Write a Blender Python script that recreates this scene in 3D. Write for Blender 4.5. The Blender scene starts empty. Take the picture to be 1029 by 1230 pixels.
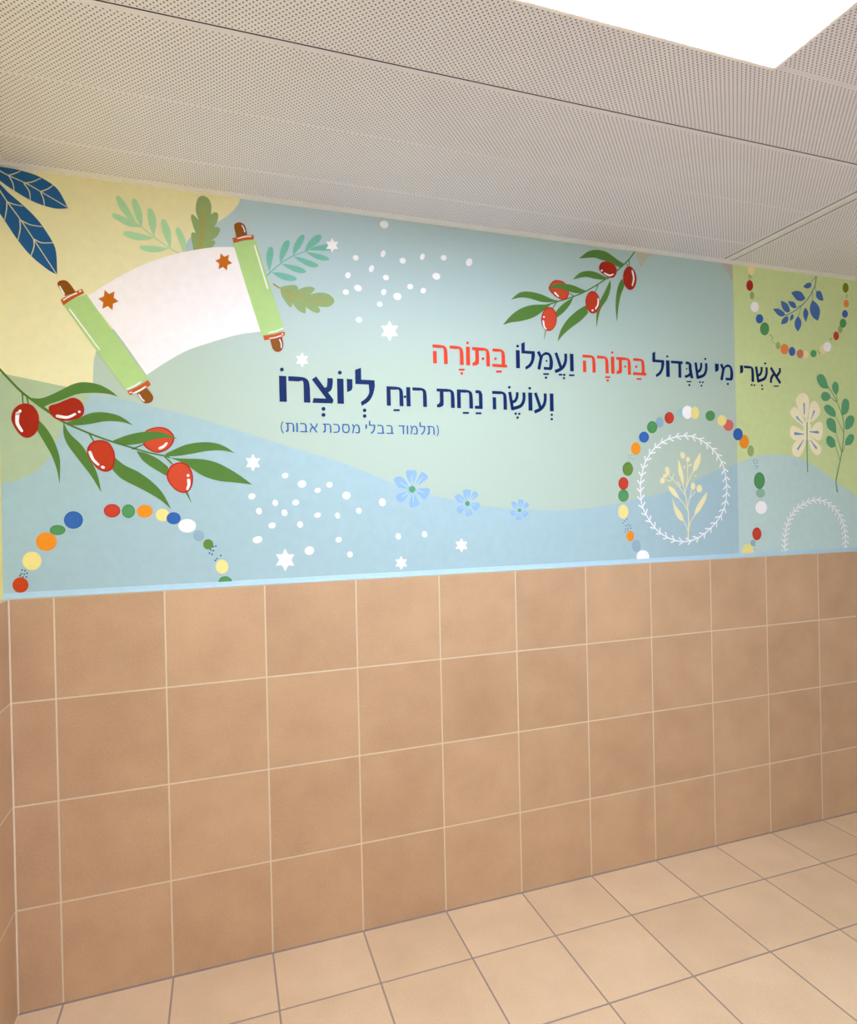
import bpy, bmesh, math
from mathutils import Matrix, Vector
from mathutils.geometry import tessellate_polygon

scene = bpy.context.scene
COL = scene.collection

# ------------------------------------------------------------------ camera, world, light, exposure
cam_data = bpy.data.cameras.new('camera')
cam = bpy.data.objects.new('camera', cam_data)
COL.objects.link(cam)
cam_data.sensor_fit = 'VERTICAL'
cam_data.sensor_height = 36.0
cam_data.lens = 21.6413
cam_data.clip_start = 0.02
right, up, fwd = (Vector((0.948207, -0.316924, -0.021528)), Vector((0.021678, -0.003053, 0.999760)), Vector((0.316914, 0.948446, -0.003975)))
m = Matrix((right, up, -fwd)).transposed().to_4x4()
m.translation = Vector((0.85339, -2.27208, 1.57619))
cam.matrix_world = m
scene.camera = cam

LAMP_STRENGTH = 30.5                       # radiance of the opal ceiling lights
LAMP_COLOUR = (0.93, 1.05, 1.36)
world = bpy.data.worlds.new('world')
scene.world = world
world.use_nodes = True
world.node_tree.nodes['Background'].inputs[0].default_value = (0.85, 0.98, 1.22, 1)
world.node_tree.nodes['Background'].inputs[1].default_value = 1.1
scene.view_settings.view_transform = 'Standard'
scene.view_settings.look = 'None'
scene.view_settings.exposure = 0.0
scene.view_settings.gamma = 1.0
scene.view_settings.use_curve_mapping = False
scene.cycles.max_bounces = 10
scene.cycles.diffuse_bounces = 8

# ------------------------------------------------------------------ materials
def lin(c):
    return tuple((v/255/12.92 if v/255 <= 0.04045 else ((v/255+0.055)/1.055)**2.4) for v in c) + (1.0,)

MATS = {}
def nodes_of(name, rough=0.55, spec=0.3):
    mt = bpy.data.materials.new(name)
    mt.use_nodes = True
    nt = mt.node_tree
    b = nt.nodes['Principled BSDF']
    b.inputs['Roughness'].default_value = rough
    b.inputs['Specular IOR Level'].default_value = spec
    MATS[name] = mt
    return mt, nt, b

class NB:                                   # small helper for wiring maths nodes
    def __init__(self, nt): self.nt = nt
    def n(self, t, **k):
        x = self.nt.nodes.new(t)
        for a, v in k.items(): setattr(x, a, v)
        return x
    def m(self, op, a, b=None, c=None):
        x = self.n('ShaderNodeMath', operation=op)
        for i, v in enumerate((a, b, c)):
            if v is None: continue
            if isinstance(v, (int, float)): x.inputs[i].default_value = v
            else: self.nt.links.new(v, x.inputs[i])
        return x.outputs[0]
    def mix(self, f, a, b, mode='MIX'):
        x = self.n('ShaderNodeMix', data_type='RGBA', blend_type=mode)
        for i, v in ((0, f), (6, a), (7, b)):
            if isinstance(v, (int, float)): x.inputs[i].default_value = v
            elif isinstance(v, tuple): x.inputs[i].default_value = v
            else: self.nt.links.new(v, x.inputs[i])
        return x.outputs[2]
    def noise(self, vec, scale, detail=3.0, rough=0.5):
        x = self.n('ShaderNodeTexNoise')
        x.inputs['Scale'].default_value = scale
        x.inputs['Detail'].default_value = detail
        x.inputs['Roughness'].default_value = rough
        self.nt.links.new(vec, x.inputs['Vector'])
        return x.outputs['Fac']
    def link(self, a, b): self.nt.links.new(a, b)

def paint(name, rgb, rough=0.55, vary=0.06, spec=0.16):
    mt, nt, b = nodes_of(name, rough, spec)
    q = NB(nt)
    co = q.n('ShaderNodeTexCoord').outputs['Object']
    f = q.noise(co, 35.0, 4.0)
    c = lin(rgb)
    lo = tuple(v*(1-vary) for v in c[:3]) + (1.0,)
    hi = tuple(min(1, v*(1+vary)) for v in c[:3]) + (1.0,)
    q.link(q.mix(f, lo, hi), b.inputs['Base Color'])
    return mt

PAINTS = dict(
    blue=(166, 196, 201), yellow=(238, 232, 184), skyblue=(178, 208, 222), sage=(176, 196, 160), green=(206, 222, 156),
    teal=(190, 216, 208), beige=(186, 184, 168), navyleaf=(36, 96, 152), cream=(222, 218, 170), mint=(176, 222, 172),
    seagreen=(120, 190, 168), oak=(148, 172, 112), ochre=(178, 162, 82), roller=(178, 213, 136), parchment=(250, 244, 244),
    white=(252, 250, 250), rust=(196, 92, 24), rustdark=(158, 62, 18), brown=(140, 84, 8), starbrown=(200, 108, 14),
    leaf=(84, 127, 53), stem=(84, 124, 50), fruit=(190, 58, 26), fruitdark=(164, 38, 14), fruitlight=(206, 74, 42), fruitedge=(170, 32, 20),
    petal=(142, 180, 222), petalline=(186, 214, 236), bloomcentre=(84, 156, 118),
    b_dkorange=(200, 68, 22), b_yellow=(240, 226, 142), b_orange=(240, 148, 34), b_green=(84, 152, 90), b_blue=(52, 104, 176),
    b_red=(200, 64, 42), b_white=(252, 250, 246), b_olive=(100, 140, 58), b_salmon=(216, 110, 96), b_cream=(244, 228, 168),
    b_dkred=(176, 36, 24), b_orange2=(240, 140, 70), b_blue2=(72, 104, 176), b_salmon2=(208, 124, 92), b_green2=(84, 160, 104),
    b_olive2=(124, 132, 18), r_red=(180, 46, 30), r_green=(66, 128, 76), r_blue=(44, 92, 166), r_olive=(86, 122, 46),
    t_blue=(146, 176, 192), t_aqua=(160, 204, 202), t_olive=(160, 178, 112), t_green=(144, 186, 158), t_teal=(142, 182, 174),
    speck=(62, 92, 124), speckpale=(110, 150, 140), speckolive=(140, 158, 92),
    blueleaf=(72, 112, 172), bluestem=(84, 118, 150), creampetal=(252, 242, 200), bluestreak=(116, 156, 200),
    plantstem=(96, 154, 108), plantleaf=(96, 164, 116), wreath=(250, 250, 252), creamplant=(244, 234, 180),
    ink=(0, 36, 92), redink=(226, 66, 34), midblue=(48, 98, 164), lip=(176, 206, 216),
    wall_yellow=(244, 226, 150), wall_green=(196, 212, 140), wall_white=(236, 236, 236))
for k, v in PAINTS.items():
    paint(k, v)

def mural_ground():                         # printed wash: pale blue at the left and top running into aqua
    mt, nt, b = nodes_of('mural_ground', 0.5, 0.3)
    q = NB(nt)
    co = q.n('ShaderNodeTexCoord').outputs['Object']
    sep = q.n('ShaderNodeSeparateXYZ'); q.link(co, sep.inputs[0])
    f = q.m('ADD', q.m('MULTIPLY', q.m('SUBTRACT', sep.outputs[2], 2.12), 1.5), q.m('MULTIPLY', q.noise(co, 2.2, 2.0), 0.5))
    f = q.m('SUBTRACT', f, 0.15)
    g = q.n('ShaderNodeClamp'); q.link(f, g.inputs[0])
    h = q.n('ShaderNodeMapRange'); q.link(sep.outputs[0], h.inputs[0]); h.inputs[1].default_value = 1.1; h.inputs[2].default_value = 2.4
    upper = q.mix(h.outputs[0], lin((182, 207, 219)), lin((172, 200, 196)))
    q.link(q.mix(g.outputs[0], lin((181, 201, 183)), upper), b.inputs['Base Color'])
mural_ground()

def tiles(name, ua, va, du, dv, size, c_lo, c_hi, grout, gw, rough):
    mt, nt, b = nodes_of(name, rough, 0.35)
    q = NB(nt)
    co = q.n('ShaderNodeTexCoord').outputs['Object']
    sep = q.n('ShaderNodeSeparateXYZ'); q.link(co, sep.inputs[0])
    fu = q.m('DIVIDE', q.m('SUBTRACT', sep.outputs[ua], du), size)
    fv = q.m('DIVIDE', q.m('SUBTRACT', sep.outputs[va], dv), size)
    def dist(f):
        g = q.m('FRACT', f)
        return q.m('MULTIPLY', q.m('MINIMUM', g, q.m('SUBTRACT', 1.0, g)), size)
    d = q.m('MINIMUM', dist(fu), dist(fv))
    mr = q.n('ShaderNodeMapRange'); q.link(d, mr.inputs[0])
    mr.inputs[1].default_value = gw*0.36; mr.inputs[2].default_value = gw*0.62
    tile = mr.outputs[0]
    cell = q.n('ShaderNodeCombineXYZ')
    q.link(q.m('FLOOR', fu), cell.inputs[0]); q.link(q.m('FLOOR', fv), cell.inputs[1])
    wn = q.n('ShaderNodeTexWhiteNoise'); q.link(cell.outputs[0], wn.inputs['Vector'])
    shift = q.n('ShaderNodeVectorMath', operation='MULTIPLY_ADD')
    q.link(wn.outputs['Color'], shift.inputs[0]); shift.inputs[1].default_value = (9, 9, 9); q.link(co, shift.inputs[2])
    big = q.noise(shift.outputs[0], 5.5, 4.0, 0.55)
    fine = q.noise(co, 130.0, 5.0, 0.65)
    f = q.m('ADD', q.m('MULTIPLY', big, 0.95), q.m('MULTIPLY', fine, 0.75))
    f = q.m('ADD', q.m('SUBTRACT', f, 0.62), q.m('MULTIPLY', wn.outputs['Value'], 0.30))
    cl = q.n('ShaderNodeClamp'); q.link(f, cl.inputs[0])
    body = q.mix(cl.outputs[0], lin(c_lo), lin(c_hi))
    q.link(q.mix(tile, lin(grout), body), b.inputs['Base Color'])
    bp = q.n('ShaderNodeBump'); bp.inputs['Strength'].default_value = 0.35; bp.inputs['Distance'].default_value = 0.002
    h = q.m('ADD', tile, q.m('MULTIPLY', fine, 0.10))
    q.link(h, bp.inputs['Height']); q.link(bp.outputs[0], b.inputs['Normal'])
    return mt
WALL_TILE = dict(size=0.33, c_lo=(184, 149, 113), c_hi=(214, 179, 139), grout=(220, 203, 170), gw=0.0055, rough=0.5)
tiles('wall_tile', 0, 2, 0.0, 0.0, **WALL_TILE)
tiles('wall_tile_side', 1, 2, -0.21, 0.0, **WALL_TILE)
tiles('floor_tile', 0, 1, 0.0, -0.2696, 0.33, (206, 177, 140), (233, 205, 166), (150, 134, 122), 0.006, 0.42)
paint('wall_grout', (216, 198, 168), 0.8)
paint('floor_grout', (140, 126, 116), 0.8)
paint('ceiling_white', (238, 236, 250), 0.55)
paint('rail_white', (244, 244, 248), 0.4)
paint('plenum_and_joint_shade', (30, 28, 26), 0.9)
paint('lamp_frame', (250, 244, 240), 0.4)

def perforated():                           # round holes on a staggered grid through painted metal, black fleece behind
    mt, nt, b = nodes_of('perforated_metal', 0.55, 0.3)
    q = NB(nt)
    co = q.n('ShaderNodeTexCoord').outputs['Object']
    sep = q.n('ShaderNodeSeparateXYZ'); q.link(co, sep.inputs[0])
    P = 0.0143
    def lattice(ox, oy):
        a = q.m('SUBTRACT', q.m('FRACT', q.m('DIVIDE', q.m('SUBTRACT', sep.outputs[0], ox), P)), 0.5)
        c = q.m('SUBTRACT', q.m('FRACT', q.m('DIVIDE', q.m('SUBTRACT', sep.outputs[1], oy), P)), 0.5)
        return q.m('SQRT', q.m('ADD', q.m('MULTIPLY', a, a), q.m('MULTIPLY', c, c)))
    d = q.m('MINIMUM', lattice(0.6842-P/2, -0.7585-P/2), lattice(0.6842, -0.7585))
    mr = q.n('ShaderNodeMapRange'); q.link(d, mr.inputs[0])
    mr.inputs[1].default_value = 0.125; mr.inputs[2].default_value = 0.175
    f = q.noise(co, 6.0, 3.0)
    sheet = q.mix(f, lin((238, 236, 249)), lin((245, 244, 254)))
    q.link(q.mix(mr.outputs[0], lin((100, 96, 100)), sheet), b.inputs['Base Color'])
perforated()

def lamp_material():
    mt, nt, b = nodes_of('opal_diffuser', 0.4, 0.3)
    q = NB(nt)
    b.inputs['Base Color'].default_value = (0.9, 0.9, 0.9, 1)
    b.inputs['Emission Color'].default_value = LAMP_COLOUR + (1.0,)
    b.inputs['Emission Strength'].default_value = LAMP_STRENGTH
    co = q.n('ShaderNodeTexCoord').outputs['Object']
    bp = q.n('ShaderNodeBump'); bp.inputs['Strength'].default_value = 0.2
    q.link(q.noise(co, 400.0, 1.0), bp.inputs['Height']); q.link(bp.outputs[0], b.inputs['Normal'])
lamp_material()

# ------------------------------------------------------------------ mesh helpers
def link_mesh(name, verts, faces, mats, idx=None, parent=None):
    me = bpy.data.meshes.new(name)
    me.from_pydata(verts, [], faces)
    for k in mats: me.materials.append(MATS[k])
    if idx is not None:
        me.polygons.foreach_set('material_index', idx)
    me.update()
    o = bpy.data.objects.new(name, me)
    COL.objects.link(o)
    if parent is not None: o.parent = parent
    return o

class Boxes:                                # collects boxes and quads, then links them as one mesh
    def __init__(self): self.v, self.f, self.i, self.m = [], [], [], []
    def mat(self, k):
        if k not in self.m: self.m.append(k)
        return self.m.index(k)
    def box(self, a, b, k, bevel=0.0):
        bm = bmesh.new()
        bmesh.ops.create_cube(bm, size=1.0)
        for v in bm.verts:
            v.co = Vector([(a[i]+b[i])/2 + v.co[i]*(b[i]-a[i]) for i in range(3)])
        if bevel: bmesh.ops.bevel(bm, geom=list(bm.edges), offset=bevel, segments=2, profile=0.5, affect='EDGES')
        self.add(bm, k)
    def add(self, bm, k):
        n = len(self.v); bm.verts.index_update(); mi = self.mat(k)
        self.v += [tuple(v.co) for v in bm.verts]
        for f in bm.faces:
            self.f.append([n+v.index for v in f.verts]); self.i.append(mi)
        bm.free()
    def poly(self, pts, k):
        n = len(self.v); self.v += pts; self.f.append(list(range(n, n+len(pts)))); self.i.append(self.mat(k))
    def sweep(self, prof, p0, p1, axis, k):  # closed profile of (u, z) swept along an axis
        n = len(self.v); c = len(prof)
        for p in (p0, p1):
            for u, z in prof:
                self.v.append((p, u, z) if axis == 'x' else (u, p, z))
        mi = self.mat(k)
        for j in range(c):
            self.f.append([n+j, n+(j+1) % c, n+c+(j+1) % c, n+c+j]); self.i.append(mi)
        self.f.append([n+j for j in range(c)][::-1]); self.i.append(mi)
        self.f.append([n+c+j for j in range(c)]); self.i.append(mi)
    def build(self, name, parent=None): return link_mesh(name, self.v, self.f, self.m, self.i, parent)

def structure(o):
    o['kind'] = 'structure'
    return o
def tag(o, label, cat, group=None):
    o['label'] = label; o['category'] = cat
    if group: o['group'] = group
    return o

# ------------------------------------------------------------------ the room
XL, XR, YB, TILE_TOP, CEIL = 0.203, 7.6, -3.4, 1.32, 2.697
b = Boxes()
b.box((XL-0.2, 0.0, 0.0), (XR, 0.2, TILE_TOP), 'wall_tile')
b.box((XL-0.2, 0.012, TILE_TOP), (XR, 0.2, 2.95), 'wall_green')
structure(b.build('wall_back'))
b = Boxes()
b.box((XL-0.2, YB, 0.0), (XL, 0.0, TILE_TOP), 'wall_tile_side')
b.box((XL-0.2, YB, TILE_TOP), (0.188, 0.012, 2.95), 'wall_yellow')
structure(b.build('wall_left'))
b = Boxes()
b.box((XR, YB, 0.0), (XR+0.2, 0.2, TILE_TOP), 'wall_white')
b.box((XR, YB, TILE_TOP), (XR+0.2, 0.2, 2.95), 'wall_white')
structure(b.build('wall_right'))
WX0, WX1, WZ0, WZ1 = 1.6, 6.6, 0.9, 2.45    # unseen window opening, added behind the viewer to let in fill light
b = Boxes()
b.box((XL-0.2, YB-0.2, 0.0), (XR+0.2, YB, WZ0), 'wall_white')
b.box((XL-0.2, YB-0.2, WZ1), (XR+0.2, YB, 2.95), 'wall_white')
b.box((XL-0.2, YB-0.2, WZ0), (WX0, YB, WZ1), 'wall_white')
b.box((WX1, YB-0.2, WZ0), (XR+0.2, YB, WZ1), 'wall_white')
structure(b.build('wall_front'))
b = Boxes()
for x in (WX0+0.03, 3.25, 4.95, WX1-0.03): b.box((x-0.03, YB-0.13, WZ0), (x+0.03, YB-0.07, WZ1), 'rail_white')
for z in (WZ0+0.03, WZ1-0.03): b.box((WX0, YB-0.125, z-0.03), (WX1, YB-0.075, z+0.03), 'rail_white')
structure(b.build('added_window_1'))
b = Boxes()
b.box((XL-0.2, YB-0.2, -0.15), (XR+0.2, 0.2, 0.0), 'floor_tile')
structure(b.build('floor'))
b = Boxes()
b.box((XL-0.2, YB-0.2, 2.95), (XR+0.2, 0.2, 3.05), 'plenum_and_joint_shade')
b.box((6.0, YB, CEIL), (XR, 0.012, CEIL+0.04), 'ceiling_white')
structure(b.build('ceiling'))
# grout beads in the corner and along the floor, wall angle under the ceiling edge
b = Boxes()
b.sweep([(XL, -0.0005), (XL+0.0042, -0.0005), (XL+0.003, -0.002), (XL, -0.004)], 0.0, TILE_TOP, 'x', 'wall_grout')
b.v = [(u, z, p) for p, u, z in b.v]
structure(b.build('trim_1'))
b = Boxes()
b.sweep([(0.0, 0.004), (-0.002, 0.003), (-0.004, 0.0), (0.0, 0.0)], XL, XR, 'x', 'floor_grout')
structure(b.build('trim_2'))
b = Boxes()
b.sweep([(0.0115, CEIL+0.02), (0.0115, CEIL-0.0035), (-0.010, CEIL-0.0035), (-0.0115, CEIL-0.0015), (-0.026, CEIL-0.0015), (-0.026, CEIL), (0.0095, CEIL), (0.0095, CEIL+0.02)], 0.188, 6.0, 'x', 'rail_white')
structure(b.build('trim_3'))
b = Boxes()
b.sweep([(0.188, CEIL+0.02), (0.188, CEIL-0.0035), (0.212, CEIL-0.0035), (0.228, CEIL-0.0015), (0.228, CEIL), (0.190, CEIL), (0.190, CEIL+0.02)], -1.56, -0.027, 'y', 'rail_white')
structure(b.build('trim_4'))

# ------------------------------------------------------------------ suspended ceiling: perforated metal panels, a cross rail, lights
def panel(x0, x1, y0, y1, ystripes, xstripes, hole, m_near, m_far, label):
    z = CEIL+0.0005; h = 0.03; s = 0.0055
    b = Boxes()
    ys = sorted({y0, y1, y0+m_near, y1-m_far} | {v for t in ystripes for v in (t-s, t+s)} | ({hole[2], hole[3]} if hole else set()))
    xs = sorted({x0, x1, x0+0.012, x1-0.016} | {v for t in xstripes for v in (t-s, t+s)} | ({hole[0], hole[1]} if hole else set()))
    for i in range(len(xs)-1):
        for j in range(len(ys)-1):
            cx, cy = (xs[i]+xs[i+1])/2, (ys[j]+ys[j+1])/2
            if hole and hole[0] < cx < hole[1] and hole[2] < cy < hole[3]: continue
            plain = cx < x0+0.012 or cx > x1-0.016 or cy < y0+m_near or cy > y1-m_far or any(abs(cy-t) < s for t in ystripes) or any(abs(cx-t) < s for t in xstripes)
            b.poly([(xs[i], ys[j], z), (xs[i], ys[j+1], z), (xs[i+1], ys[j+1], z), (xs[i+1], ys[j], z)], 'ceiling_white' if plain else 'perforated_metal')
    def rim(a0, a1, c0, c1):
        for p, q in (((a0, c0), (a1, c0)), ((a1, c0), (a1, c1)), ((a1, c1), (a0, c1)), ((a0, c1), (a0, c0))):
            b.poly([p+(z,), q+(z,), q+(z+h,), p+(z+h,)], 'plenum_and_joint_shade')  # rim sides coloured dark to imitate the shade in the panel joints
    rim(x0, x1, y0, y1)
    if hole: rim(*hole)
    o = b.build('ceiling_panel')
    return tag(o, label, 'ceiling panel', 'perforated metal ceiling panels')

LX0, LX1, LY0, LY1 = 1.012, 2.236, -1.365, -1.043
panel(0.215, 3.058, -0.7775, -0.006, (-0.473, -0.183), (), None, 0.016, 0.016, 'perforated metal ceiling panel running along the mural, left of the cross rail')
panel(0.215, 3.058, -1.558, -0.7815, (-1.055, -1.352), (), (LX0, LX1, LY0, LY1), 0.012, 0.004, 'perforated metal ceiling panel that holds the bright ceiling light')
panel(3.117, 5.97, -0.7775, -0.006, (), (3.395,), None, 0.016, 0.016, 'perforated metal ceiling panel right of the cross rail')
panel(3.117, 5.97, -1.558, -0.7815, (-1.055, -1.352), (), None, 0.012, 0.004, 'perforated metal ceiling panel beyond the cross rail, away from the mural')

panel(0.215, 5.97, -3.385, -1.5615, (), (), (LX0, LX1, LY0-1.5, LY1-1.5), 0.012, 0.012, 'wide perforated metal ceiling panel behind the viewer, holding the added ceiling light')

b = Boxes()                                 # cross rail: a flanged bar with a shallow slot
b.box((3.064, -1.556, CEIL-0.001), (3.090, -0.027, CEIL+0.001), 'rail_white', 0.0004)
b.box((3.0955, -1.556, CEIL+0.0005), (3.112, -0.027, CEIL+0.002), 'rail_white', 0.0004)
b.box((3.0745, -1.556, CEIL+0.001), (3.0775, -0.027, CEIL+0.035), 'rail_white')
b.box((3.0775, -1.556, CEIL+0.008), (3.112, -0.027, CEIL+0.010), 'rail_white')
tag(b.build('ceiling_rail'), 'white metal cross rail between two perforated ceiling panels', 'ceiling rail')

def ceiling_light(dy, label):
    x0, x1, y0, y1, z, w = LX0, LX1, LY0+dy, LY1+dy, CEIL, 0.013
    root = bpy.data.objects.new('ceiling_light', None)
    COL.objects.link(root)
    root.location = (0, 0, 0)
    tag(root, label, 'ceiling light')
    b = Boxes()
    prof = [(0, -0.002), (w*0.15, -0.0035), (w, -0.0035), (w, 0.012), (0.001, 0.02), (0, 0.0)]
    rings = []
    for u, dz in prof:
        rings.append([(x0+u, y0+u, z+dz), (x1-u, y0+u, z+dz), (x1-u, y1-u, z+dz), (x0+u, y1-u, z+dz)])
    for a in range(len(prof)):
        r, s = rings[a], rings[(a+1) % len(prof)]
        for k in range(4):
            b.poly([r[k], r[(k+1) % 4], s[(k+1) % 4], s[k]], 'lamp_frame')
    b.build('lamp_frame', root)
    b = Boxes()
    b.box((x0+w, y0+w, z-0.0043), (x1-w, y1-w, z+0.002), 'opal_diffuser', 0.0008)
    b.build('diffuser', root)
ceiling_light(0.0, 'rectangular white panel light glowing in the perforated ceiling')
ceiling_light(-1.5, 'second rectangular white panel light, added unseen behind the viewer')  # added out of view to light the mural wall more evenly

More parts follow.
